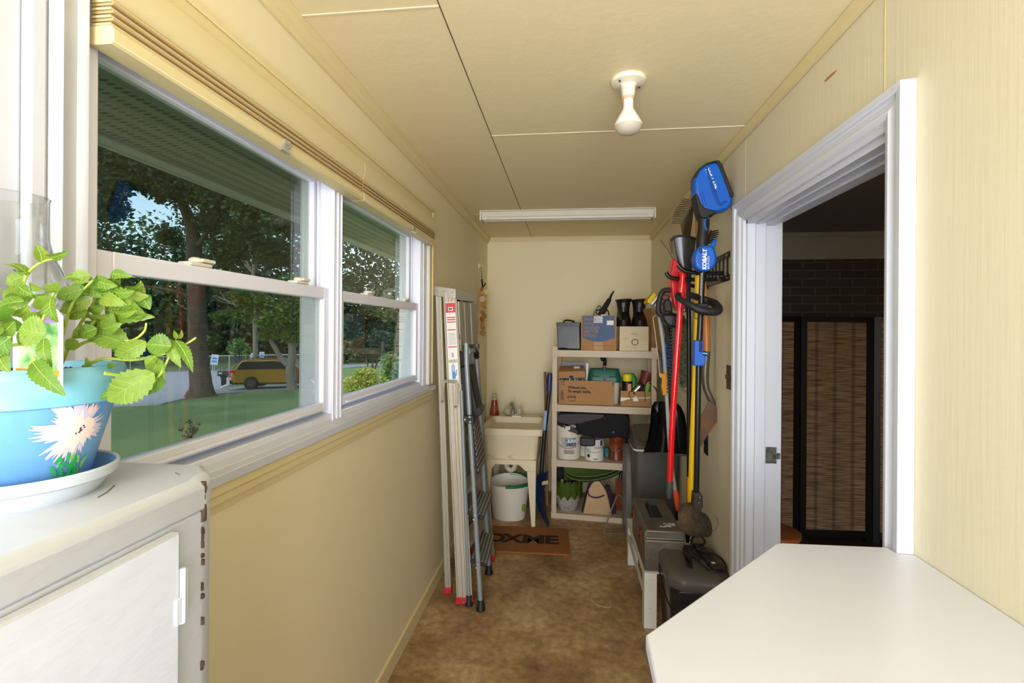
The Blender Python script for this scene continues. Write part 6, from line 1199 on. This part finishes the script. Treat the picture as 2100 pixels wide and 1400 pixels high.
s = MB(); s.loft([rr(.505, .755, 2.40, 2.70, .05, 0), rr(.49, .762, 2.375, 2.715, .055, .345)]); obj('bin', s, SB, t)
def arch(e, z0, dz):
    o = []
    for x, y, _ in rr(.475+e, .765-e*.3, 2.345+e, 2.735-e, .085-e*.5, 0, 8): u = (x-.475)/.29; v = (y-2.345)/.39; o.append((x, y, z0+dz*math.sin(PI*min(1, max(0, .12+.76*v)))**.7))
    return o
s = MB(); s.loft([arch(.006, .335, 0), arch(0, .35, .0), arch(.0, .365, .02), arch(.012, .372, .038), arch(.035, .376, .045)]); hd_ = obj('head', s, SB2, t)
s = MB(); s.loft([[(.575,2.44,z),(.60,2.42,z),(.625,2.64,z),(.60,2.66,z)] for z in (.412, .4235)]); obj('paper_slot', s, SB, hd_, bevel=.002)
s = MB(); s.loft([[(.69,2.41,z),(.74,2.41,z),(.715,2.69,z),(.665,2.69,z)] for z in (.405, .4225)]); obj('control_strip', s, SB, hd_, bevel=.002)
s = MB(); s.box(.70, .718, 2.465, 2.48, .4215, .424); obj('white_marking', s, LW, hd_); s = MB(); s.box(.653, .656, 2.42, 2.47, .419, .4228); obj('white_marking', s, LW, hd_); s = MB(); s.box(.675, .678, 2.60, 2.65, .419, .4228); obj('white_marking', s, LW, hd_)
s = MB(); s.tube([(.655,2.50,.428),(.63,2.56,.438),(.655,2.66,.455),(.70,2.70,.46),(.72,2.66,.44),(.66,2.60,.43),(.74,2.55,.43),(.758,2.46,.43),(.735,2.385,.425),(.67,2.38,.428),(.64,2.44,.434),(.62,2.50,.434),(.60,2.47,.434)], .0045, 8, smooth=5); s.tube([(.60,2.47,.434),(.595,2.50,.436),(.59,2.54,.434)], .010, 8); obj('cord', s, BLK, t)
s = MB(); s.tube([(.49,2.66,.352),(.474,2.58,.32),(.478,2.46,.265),(.50,2.37,.235),(.56,2.345,.23),(.57,2.35,.10)], .004, 8, smooth=5); obj('cord', s, BLK, t)
s = MB(); s.box(.52, .74, 2.352, 2.372, .29, .335); obj('front_grip', s, SB, t, bevel=.006)
s = MB(); s.tube([(.17,2.95,.002),(.145,2.86,.002),(.16,2.80,.002),(.22,2.77,.002),(.245,2.78,.002),(.25,2.83,.002)], .0016, 5, smooth=5); tag(obj('plant_tie', s, mat('straw_string', (206, 186, 140), .8)), 'thin pale string curled on the bare floor', 'string')
# ------------------------------------------------------------------ switch and outlet
DB = mat('brown_plate', (58, 40, 30), .35, noise_scale=60, col2=(96, 84, 72)); y0_, y1_ = 2.335, 2.470
t = thing('switch_plate', 'dark brown three gang switch plate on the wall beside the white doorway', 'switch', (XR, 2.4, 1.33))
pl_ = obj('plate', MB().box(XR-.006, XR-.0003, y0_, y1_, 1.272, 1.388), DB, t, bevel=.002)
for k in range(3): y = y0_+.023+k*.045; obj('toggle', MB().box(XR-.017, XR-.005, y-.004, y+.004, 1.322, 1.342), DB, pl_, bevel=.001)
t = thing('outlet', 'black wall socket low on the right wall behind the rusty spade', 'outlet', (XR, 2.82, .92)); pl_ = obj('plate', MB().box(XR-.006, XR-.0003, 2.785, 2.855, .865, .985), BLK, t, bevel=.002)
for z in (.90, .95): obj('socket', MB().box(XR-.009, XR-.005, 2.802, 2.838, z-.017, z+.017), GB, pl_, bevel=.002)
# ------------------------------------------------------------------ long tools hanging on the right wall
def P3(pts, y): return [Vector(at(a, b, y)) for a, b in pts]
def slab(pts, y0_, y1_):
    f = P3(pts, (y0_+y1_)/2); return MB().loft([[Vector((p.x, y0_, p.z)) for p in f], [Vector((p.x, y1_, p.z)) for p in f]])
def textat(string, size, px, py, y, ang, **k): p = at(px, py, y); return MB().txt(string, size, Matrix.Translation((p[0], y, p[2])) @ Matrix.Rotation(PI/2, 4, 'X') @ Matrix.Rotation(ang, 4, 'Z'), .0004, **k)
# tool rack
t = thing('tool_rack', 'black steel wall rack with forked arms holding the long tools', 'tool rack', (XR, 2.64, 1.86))
s = MB(); s.box(XR-.006, XR-.0005, 2.44, 2.86, 1.795, 1.825); s.box(XR-.006, XR-.0005, 2.44, 2.86, 1.905, 1.935); ra = obj('rail', s, BLKM, t, bevel=.001)
for k in range(7): y = 2.46+k*.062; obj('strut', MB().box(XR-.010, XR-.004, y-.006, y+.006, 1.82, 1.91), BLKM, t, bevel=.001)
for y in (2.47, 2.65, 2.83):
    for z in (1.81, 1.92): obj('screw', MB().cyl((XR-.005, y, z), (XR-.010, y, z), .006, seg=10), STEEL, ra)
for pts, yy in ([(1484,560),(1440,560),(1408,556),(1395,548),(1391,543)], 2.50), ([(1470,573),(1410,573),(1385,571),(1372,567),(1366,558)], 2.60), ([(1452,590),(1420,586),(1400,582),(1392,576)], 2.80):
    s = MB(); s.tube(P3(pts, yy), .0105, 10, smooth=3); obj('arm', s, BLKM, t)
# --- blue string trimmer
KB = mat('cobalt_blue_plastic', (0, 92, 190), .38); KD = mat('deep_blue_plastic', (0, 66, 150), .4); RUB = mat('black_rubber_grip', (30, 28, 27), .55); SH = mat('black_tube', (26, 26, 27), .28, metal=.2)
ty = 2.42
t = thing('string_trimmer', 'blue and black battery string trimmer hung upside down with its dirty head low', 'string trimmer', at(1440, 550, ty))
hd = obj('power_head', slab([(1421,366),(1430,352),(1443,342),(1462,337),(1471,339),(1477,350),(1486,376),(1494,398),(1497,412),(1496,424),(1487,433),(1470,437),(1458,442),(1445,446),(1434,436),(1427,420),(1421,400),(1419,382)], ty-.042, ty+.042), KB, t, bevel=.014, seg=4)
obj('battery_edge', slab([(1462,335),(1469,335),(1476,344),(1480,356),(1489,378),(1498,402),(1497,409),(1491,408),(1483,386),(1474,362),(1466,344)], ty-.046, ty+.046), RUB, hd, bevel=.003)
obj('top_edge', slab([(1420,368),(1429,351),(1444,340),(1462,335),(1462,338),(1444,344),(1430,355),(1424,370)], ty-.044, ty+.044), RUB, hd, bevel=.003)
obj('side_groove', slab([(1446,344),(1450,344),(1468,392),(1476,416),(1488,412),(1492,414),(1478,424),(1470,420),(1460,396)], ty-.0440, ty-.03), KD, hd, bevel=.003)
for a in ((1433,394),(1438,392)): obj('vent', slab([(a[0], a[1]), (a[0]+1.6, a[1]), (a[0]+11, a[1]+30), (a[0]+9.4, a[1]+30)], ty-.0440, ty-.03), KD, hd)
obj('grip_base', slab([(1420,402),(1426,402),(1433,420),(1440,430),(1464,436),(1464,442),(1450,446),(1448,452),(1433,450),(1428,436)], ty-.0445, ty+.0445), RUB, hd, bevel=.006, seg=3)
obj('lettering', textat('40V MAX', .026, 1471.5, 386, ty-.0425, math.radians(112), bold=.0005), mat('print_white', (236, 236, 236), .5), hd, smooth=False)
gr = P3([(1441,440),(1443,455),(1442,472),(1440,490),(1439,512)], ty)
s = MB(); s.tube(gr, [.030,.027,.026,.027,.026], 16, smooth=3); nk = obj('grip', s, RUB, t)
s = MB(); s.tube(P3([(1455,447),(1446,450),(1446,464),(1450,472)], ty-.028), .003, 6, smooth=2); obj('blue_outline', s, mat('trigger_blue', (40, 110, 200), .4), nk)
mo = obj('motor_housing', slab([(1424,516),(1430,508),(1440,505),(1455,505),(1462,512),(1466,528),(1465,542),(1456,554),(1444,558),(1430,556),(1422,546),(1420,530)], ty-.036, ty+.036), KB, t, bevel=.012, seg=4)
s = MB(); s.tube(P3([(1457,512),(1462,502),(1467,493),(1469,488)], ty), [.012,.010,.008,.004], 8, smooth=2, flat=.7); obj('lock_lever', s, KB, mo)
s = MB(); s.tube([p+Vector((0, -.036, 0)) for p in P3([(1431,513),(1433,521),(1436,519),(1435,512)], ty)], .003, 6, closed=True); obj('lanyard_slot', s, RUB, mo)
obj('lettering', textat('KOBALT', .0255, 1448.5, 552.5, ty-.0365, PI/2, bold=.0012), MATS['print_white'], mo, smooth=False)
obj('small_lettering', textat('BRUSHLESS', .0125, 1454.5, 552, ty-.0365, PI/2, bold=.0002), mat('pale_print', (190, 205, 225), .5), mo, smooth=False)
s = MB(); s.tube(P3([(1441,556),(1437,640),(1433,720),(1428,1010)], ty), .0135, 16); sf = obj('shaft', s, SH, t)
obj('spec_label', slab([(1437,560),(1441,560),(1439,606),(1435,606)], ty-.0142, ty-.012), mat('silver_label', (150, 150, 150), .4, noise_amt=.7, noise_scale=150), sf)
# assist handle loop
hl = P3([(1392,605),(1386,607),(1392,616),(1408,628),(1426,638),(1455,640),(1467,634),(1468,622),(1458,615),(1436,608),(1412,602)], ty)
ys = [-.0,-.02,-.05,-.09,-.10,-.09,-.05,.02,.06,.05,.02]
s = MB(); s.tube([Vector((p.x, p.y+d, p.z)) for p, d in zip(hl, ys)], [.014,.013,.014,.017,.019,.020,.020,.020,.018,.016,.014], 12, smooth=4, closed=False); hb_ = obj('assist_handle', s, RUB, t)
obj('handle_clamp', slab([(1424,622),(1450,622),(1448,640),(1428,640)], ty-.025, ty+.03), RUB, t, bevel=.006)
obj('clamp_knob', slab([(1418,624),(1428,624),(1428,632),(1418,631)], ty-.045, ty-.02), KB, t, bevel=.003)
co_ = obj('coupler', slab([(1422,698),(1440,697),(1440,724),(1444,726),(1444,745),(1440,750),(1421,749)], ty-.026, ty+.022), KB, t, bevel=.004)
obj('coupler_strap', slab([(1434,697),(1440,697),(1440,722),(1434,722)], ty-.030, ty-.024), RUB, co_, bevel=.002)
kn = P3([(1443,724),(1447,725)], ty-.02); obj('coupler_knob', MB().cyl(kn[0]+Vector((-.004,0,0)), kn[1]+Vector((.006,-.004,0)), .011, seg=14), mat('blue_chrome', (60, 90, 160), .2, metal=.7), co_)
DIRT = mat('soil_caked_plastic', (104, 82, 56), .9, noise_scale=30, col2=(56, 50, 42), bump=.7, bump_scale=60)
gd = obj('gear_case', slab([(1421,1008),(1434,1007),(1438,1014),(1439,1034),(1434,1046),(1424,1048),(1419,1040)], ty-.03, ty+.03), mat('dusty_black', (66, 60, 52), .8, noise_amt=.3, noise_scale=30), t, bevel=.006)
for a in ((1435,1019),(1433,1030)): p = Vector(at(a[0], a[1], ty-.031)); obj('screw', MB().cyl(p, p+Vector((0,-.004,0)), .004, seg=8), STEEL, gd)
mm = Matrix.Translation(at(1416, 1064, ty-.01)) @ Euler((math.radians(68), math.radians(0), math.radians(38))).to_matrix().to_4x4()
s = MB(); s.lathe([(.01, .035), (.06, .030), (.074, .015), (.076, -.005), (.070, -.012), (.01, -.012)], (0,0,0), 32, m=mm); gu = obj('guard', s, DIRT, t)
mm2 = Matrix.Translation(at(1436, 1077, ty+.0)) @ Euler((math.radians(68), 0, math.radians(52))).to_matrix().to_4x4()
s = MB(); s.lathe([(.01, -.05), (.036, -.048), (.050, -.036), (.052, -.022), (.045, -.018), (.052, -.012), (.053, .002), (.046, .006), (.054, .014), (.054, .030), (.01, .032)], (0,0,0), 28, m=mm2); sp = obj('line_spool', s, mat('dirty_spool', (78, 70, 56), .9, noise_scale=40, col2=(44, 42, 38), bump=.5, bump_scale=60), t)
s = MB(); s.tube(P3([(1455,1090),(1466,1086),(1472,1076),(1471,1064),(1465,1055)], ty), .0016, 5, smooth=4); obj('cutting_line', s, mat('line_grey', (110, 110, 100), .5), sp)
fr_ = P3([(1400,1048),(1410,1050),(1418,1060),(1408,1076),(1394,1074),(1390,1060)], ty-.062)
s = MB(); s.loft([fr_, [p+Vector((0, .003, 0)) for p in fr_]]); obj('blue_smear', s, mat('blue_grey_smear', (104, 108, 150), .6, noise_scale=40, col2=(120, 104, 96)), gu) if False else None
for k in range(10):
    a = 2*PI*k/10; p = mm @ Vector((.07*math.cos(a), .07*math.sin(a), .0)); s = MB(); s.tube([p, p+Vector((rnd.uniform(-.02,.02), -.01, rnd.uniform(-.02,.02)))], .0016, 4); obj('dry_grass', s, mat('dry_grass', (150, 128, 84), .9), gu)
# --- hedge trimmer
HR = mat('red_plastic_gloss', (200, 22, 28), .28); hy = 2.72
t = thing('hedge_trimmer', 'red and black hedge trimmer hanging with its toothed blade downwards', 'hedge trimmer', at(1390, 600, hy))
bo_ = obj('housing', slab([(1377,531),(1381,534),(1392,548),(1402,556),(1404,580),(1404,612),(1400,634),(1388,637),(1378,626),(1374,600),(1371,566)], hy-.055, hy+.05), HR, t, bevel=.014, seg=4)
s = MB(); s.tube(P3([(1373,595),(1362,596),(1355,606),(1351,624),(1351,640),(1358,646),(1372,647),(1386,648)], hy), .0155, 10, smooth=4); obj('loop_handle', s, RUB, t)
obj('rear_grip', slab([(1359,622),(1364,613),(1373,614),(1378,640),(1362,640)], hy-.03, hy+.03), RUB, t, bevel=.008)
s = MB(); s.ball(at(1365, 610, hy), .022, 12, (1,1,.9)); obj('rusty_knob', s, mat('brown_knob', (104, 60, 46), .6), t)
obj('guard', slab([(1356,645),(1398,645),(1402,652),(1396,668),(1384,672),(1366,668),(1358,658)], hy-.05, hy+.05), BLK, t, bevel=.01)
BLA, BLB = Vector(at(1388, 656, hy)), Vector(at(1378, 815, hy))
s = MB(); d_ = (BLB-BLA); L_ = d_.length; d_.normalize(); sd = Vector((d_.z, 0, -d_.x)).normalized()
s.loft([[BLA-sd*.013, BLA+sd*.013, BLB+sd*.009, BLB-sd*.009], [p+Vector((0,.008,0)) for p in (BLA-sd*.013, BLA+sd*.013, BLB+sd*.009, BLB-sd*.009)]]); bd_ = obj('blade_bar', s, mat('dark_blade', (62, 54, 50), .4, metal=.6), t)
for k in range(22):
    p = BLA+d_*(.02+k*(L_-.03)/22)
    for sg in (-1, 1): s = MB(); s.loft([[p+sd*sg*.010, p+sd*sg*.031-d_*.004, p+sd*sg*.031+d_*.002, p+sd*sg*.010+d_*.008], [q_+Vector((0,.005,0)) for q_ in (p+sd*sg*.010, p+sd*sg*.031-d_*.004, p+sd*sg*.031+d_*.002, p+sd*sg*.010+d_*.008)]]); obj('tooth', s, MATS['dark_blade'], bd_)
# --- smoked scoop above it (blower tube)
by_ = 2.78
t = thing('blower_tube', 'flared smoky black plastic tube standing above the red tool body', 'tube', at(1402, 520, by_))
s = MB(); s.loft([[Vector(at(px, py, by_))+Vector((0, d, 0)) for px, py, d in r_] for r_ in ([(1378,490,-.05),(1390,487,-.06),(1410,489,-.06),(1424,492,-.04),(1424,492,.03),(1378,490,.03)], [(1382,518,-.045),(1392,518,-.055),(1408,520,-.055),(1420,522,-.04),(1420,522,.03),(1382,518,.03)], [(1388,544,-.04),(1396,546,-.05),(1406,548,-.05),(1416,550,-.04),(1416,550,.03),(1388,544,.03)], [(1395,580,-.03),(1399,580,-.035),(1410,582,-.035),(1414,584,-.03),(1414,584,.03),(1395,580,.03)], [(1397,640,-.02),(1400,640,-.025),(1408,640,-.025),(1411,640,-.02),(1411,640,.02),(1397,640,.02)])]); obj('tube', s, mat('smoky_plastic', (58, 60, 58), .22), t, bevel=.004)
obj('rim', slab([(1377,487),(1390,484),(1412,487),(1425,490),(1424,494),(1410,491),(1390,489),(1378,492)], by_-.062, by_+.03), BLK, t, bevel=.002)
# --- red handled pole
ry = 2.56
t = thing('red_pole', 'long glossy red pole with a dark grey end sleeve in front of the tools', 'pole', at(1385, 800, ry))
s = MB(); s.tube(P3([(1401,556),(1396,612),(1393,660),(1386,760),(1378,880),(1374,988)], ry), .0152, 16, smooth=2); obj('pole', s, mat('glossy_red', (214, 10, 22), .18, coat=.4), t)
s = MB(); s.tube(P3([(1374.5,986),(1372.5,1012),(1373,1022)], ry), [.0165,.0165,.008], 16); obj('end_sleeve', s, mat('grey_sleeve', (70, 74, 74), .5), t)
obj('collar', slab([(1389,600),(1403,600),(1402,618),(1390,618)], ry-.02, ry+.02), HR, t, bevel=.005)
# --- sponge mop
my = 2.98
t = thing('sponge_mop', 'sponge mop with yellow sponge up, grey pole and orange squeeze lever', 'mop', at(1355, 700, my))
s = MB(); s.tube(P3([(1350,636),(1358,690),(1363,740),(1370,860),(1376,950),(1385,1006)], my), .0115, 12, smooth=2); obj('pole', s, mat('grey_green_tube', (168, 172, 162), .35), t)
s = MB(); s.tube(P3([(1384.5,1003),(1387,1016),(1389,1036),(1388.5,1046)], my), [.012,.017,.015,.006], 14, smooth=3); obj('end_cap', s, mat('orange_red', (232, 82, 42), .4), t)
obj('sponge', slab([(1324,617),(1336,602),(1342,606),(1340,611),(1329,624),(1324,622)], my-.09, my+.06), mat('yellow_sponge', (224, 184, 34), .85, noise_amt=.15, noise_scale=60), t, bevel=.003)
obj('backing', slab([(1330,624),(1343,608),(1347,609),(1334,626)], my-.09, my+.06), LW, t, bevel=.001)
obj('wringer', slab([(1338,626),(1348,611),(1352,616),(1350,632),(1345,636)], my-.06, my+.03), STEEL, t, bevel=.003)
obj('ferrule', slab([(1345,634),(1355,634),(1356,644),(1347,644)], my-.014, my+.014), mat('pale_ferrule', (196, 186, 168), .4), t, bevel=.002)
s = MB(); s.tube(P3([(1350,640),(1339,652),(1342,672),(1350,735),(1353,770),(1356,772)], my-.02), .0022, 6); obj('wire_rod', s, mat('pale_rod', (205, 200, 185), .4), t)
lv = obj('squeeze_lever', slab([(1352,766),(1354,764),(1358,766),(1365,764),(1367,778),(1368,800),(1367,808),(1359,810),(1356,790),(1357,776),(1352,772)], my-.02, my+.02), mat('amber_plastic', (238, 160, 30), .35), t, bevel=.005)
obj('lever_slot', slab([(1350,776),(1353,773),(1356,776),(1355,787),(1351,787)], my-.008, my+.008), BLK, lv, bevel=.002)
# --- leaf rake and its black pole
ky = 2.76
t = thing('leaf_rake', 'wire tined leaf rake standing head up among the hanging tools', 'rake', at(1412, 700, ky))
TN = mat('rusty_tine', (78, 62, 46), .5, metal=.5)
for k in range(15):
    f = k/14; c = Vector(at(1409, 530-2*f, ky)); 
    top = Vector(at(1397+26*f, 462-46*f, ky+.16-.30*f)); dx = -.055-.012*math.sin(PI*f)
    s = MB(); s.tube([c, c.lerp(top, .5)+Vector((0, .02*(.5-f), 0)), top, top+Vector((-.006, 0, .010)), top+Vector((dx*.3, 0, .014)), top+Vector((dx, 0, .012+.012*f))], .0022, 5, smooth=2); obj('tine', s, TN, t)
s = MB(); s.tube([at(1400,505,ky), at(1410,500,ky), at(1420,497,ky)], .005, 8, smooth=2); s.tube([at(1409,560,ky), at(1410,520,ky)], [.012,.014], 10); obj('socket', s, TN, t)
s = MB(); s.tube(P3([(1411,560),(1413,700),(1413,850),(1413,1000),(1411,1088)], ky), .0125, 12); obj('pole', s, SH, t)
s = MB(); s.tube(P3([(1411,1078),(1411,1100),(1410,1112)], ky), [.016,.016,.008], 12); obj('end_cap', s, BLK, t)
# --- bow rake (short tines right of the trimmer grip) with yellow handle
yy = 2.58
t = thing('yellow_rake', 'bright yellow fibreglass handled rake hanging between the black poles', 'rake', at(1424, 800, yy))
s = MB(); s.tube(P3([(1432,565),(1430,660),(1425,800),(1420,930),(1417,1052)], yy), .0165, 14, smooth=2); obj('handle', s, mat('rake_yellow', (250, 206, 0), .35), t)
obj('handle_edge', slab([(1409.5,978),(1412.5,978),(1412,1040),(1409,1040)], yy-.005, yy+.012), mat('rake_orange', (226, 140, 10), .4), t)
s = MB(); s.tube(P3([(1432,572),(1433,548),(1434,506)], yy), [.014,.010,.008], 10); obj('ferrule', s, BLK, t)
s = MB(); s.tube(P3([(1434,506),(1444,492),(1452,486)], yy), .006, 8, smooth=2); s.tube([at(1450,500,yy-.05), at(1455,484,yy), at(1458,474,yy+.05)], .007, 6); hd = obj('rake_head', s, BLKM, t)
for k in range(6): p = Vector(at(1452+k*1.2, 498-k*4.4, yy-.05+k*.02)); obj('tine', MB().tube([p, p+Vector((.022, -.0, .006)), p+Vector((.042,0,.010))], [.004,.0035,.002], 5), BLKM, hd)
s = MB(); s.tube([Vector(at(1427.5+4.5*math.cos(a), 645+9*math.sin(a), yy-.02)) for a in [2*PI*i/14 for i in range(14)]], .0015, 5, closed=True); obj('cord_loop', s, GB, t)
# --- digging spade with wooden handle
wy = 2.66
t = thing('spade', 'rusty steel spade with a varnished wooden handle leaning on the right wall', 'spade', at(1455, 800, wy))
s = MB(); s.tube(P3([(1430,432),(1433,500),(1440,560),(1447,640),(1449,726)], wy), [.012,.0135,.015,.018,.018], 14, smooth=3); obj('handle', s, mat('varnished_wood', (206, 138, 62), .4, noise_scale=6, col2=(176, 104, 44), stretch=(6, 6, .5)), t)
ST_ = mat('worn_steel_grey', (112, 102, 88), .45, metal=.6, noise_amt=.35, noise_scale=18)
s = MB(); s.tube(P3([(1449,720),(1446,760),(1447,790),(1456,815),(1468,840),(1470,850)], wy), [.0195,.019,.0175,.0165,.013,.008], 14, smooth=4); obj('socket', s, ST_, t)
bl0 = P3([(1451,820),(1476,842),(1474,850),(1462,868),(1446,892),(1434,912),(1425,925),(1418,926),(1417,906),(1426,880),(1434,852)], wy)
s = MB(); s.loft([[p+Vector((0, -.03+.05*(i > 6)*.0, 0)) for i, p in enumerate(bl0)], [p+Vector((0, -.026, 0)) for p in bl0]]); obj('blade', s, mat('rusty_steel', (128, 84, 48), .6, metal=.35, noise_scale=9, col2=(82, 72, 62)), t)
obj('tread_edge', MB().tube([p+Vector((0,-.028,0)) for p in P3([(1474,842),(1476,848),(1466,864),(1450,888)], wy)], .003, 6), mat('rust_light', (168, 104, 56), .7), t)
# --- black snow shovel scoop
ny = 3.08
t = thing('snow_scoop', 'glossy black plastic snow shovel blade hanging in front of the waste bin', 'shovel', at(1368, 875, ny))
s = MB(); rows = []
for px0, px1, py, bulge in ((1343,1385,824,.01),(1336,1395,832,.03),(1333,1402,848,.05),(1331,1405,870,.06),(1327,1407,896,.055),(1321,1408,918,.04),(1319,1408,928,.03)):
    row = []
    for i in range(13):
        u = i/12; p = Vector(at(px0+(px1-px0)*u, py+(4*u if py > 900 else 0), ny)); row.append(p+Vector((0, -bulge*(2*abs(u-.5))**2*1.0+.03-.006*math.cos(u*PI*8), 0)))
    rows.append(row)
s.sheet(rows, .005); bl_o = obj('blade', s, mat('glossy_black_plastic', (20, 20, 21), .2), t)
s = MB(); s.tube(P3([(1372,826),(1374,700),(1376,640)], ny+.05), .014, 10); obj('shaft', s, SH, t)
s = MB(); p0, p1 = Vector(at(1319,929,ny)), Vector(at(1408,934,ny)); s.tube([p0+Vector((0,0,0)), p0.lerp(p1,.5)+Vector((0,.035,-.004)), p1], .004, 6, smooth=4); obj('wear_edge', s, mat('scuffed_edge', (86, 72, 62), .7), bl_o)
# --- blue ribbed brush and hanging oddments behind
t = thing('ribbed_brush', 'blue and black ribbed brush hanging behind the hedge trimmer blade', 'brush', at(1366, 730, 3.1))
s = MB(); s.tube(P3([(1366,662),(1370,690),(1366,706)], 3.1), [.018,.016,.02], 10); obj('neck', s, GB, t)
for k in range(5): s = MB(); a = 705+k*10; s.tube(P3([(1364+1*k*.3, a),(1364.5+.3*k, a+8)], 3.1), [.026,.026], 14); obj('rib', s, mat('royal_blue', (20, 76, 170), .4), t)
s = MB(); s.tube(P3([(1365,702),(1366,757)], 3.1), .020, 12); obj('core', s, GB, t)
t = thing('net_bag', 'olive green mesh bag hanging flat on the wall behind the red pole', 'bag', at(1400, 720, 3.2))
OL = mat('olive_mesh', (104, 112, 72), .8, noise_scale=60, col2=(62, 66, 46), detail=1)
s = slab([(1390,652),(1412,655),(1414,700),(1413,745),(1411,790),(1400,796),(1393,780),(1391,720)], 3.14, 3.17); obj('mesh', s, OL, t, bevel=.006)
s = MB(); s.tube(P3([(1391,650),(1392,700),(1392,775),(1398,797),(1408,803),(1414,800),(1415,740),(1414,660)], 3.13), .005, 6, smooth=3); obj('frame', s, mat('grey_rim', (120, 116, 104), .5), t)
# thin loose wires above the scoop
t = thing('loose_wire', 'thin dark wires sticking out above the smoky black tube', 'wire', at(1378, 520, 2.9)); 
for pts in ([(1354,492),(1370,512),(1380,530)], [(1375,488),(1378,510),(1382,528)], [(1372,495),(1378,520)]):
    s = MB(); s.tube(P3(pts, 2.9), .0015, 4); obj('wire', s, GB, t)
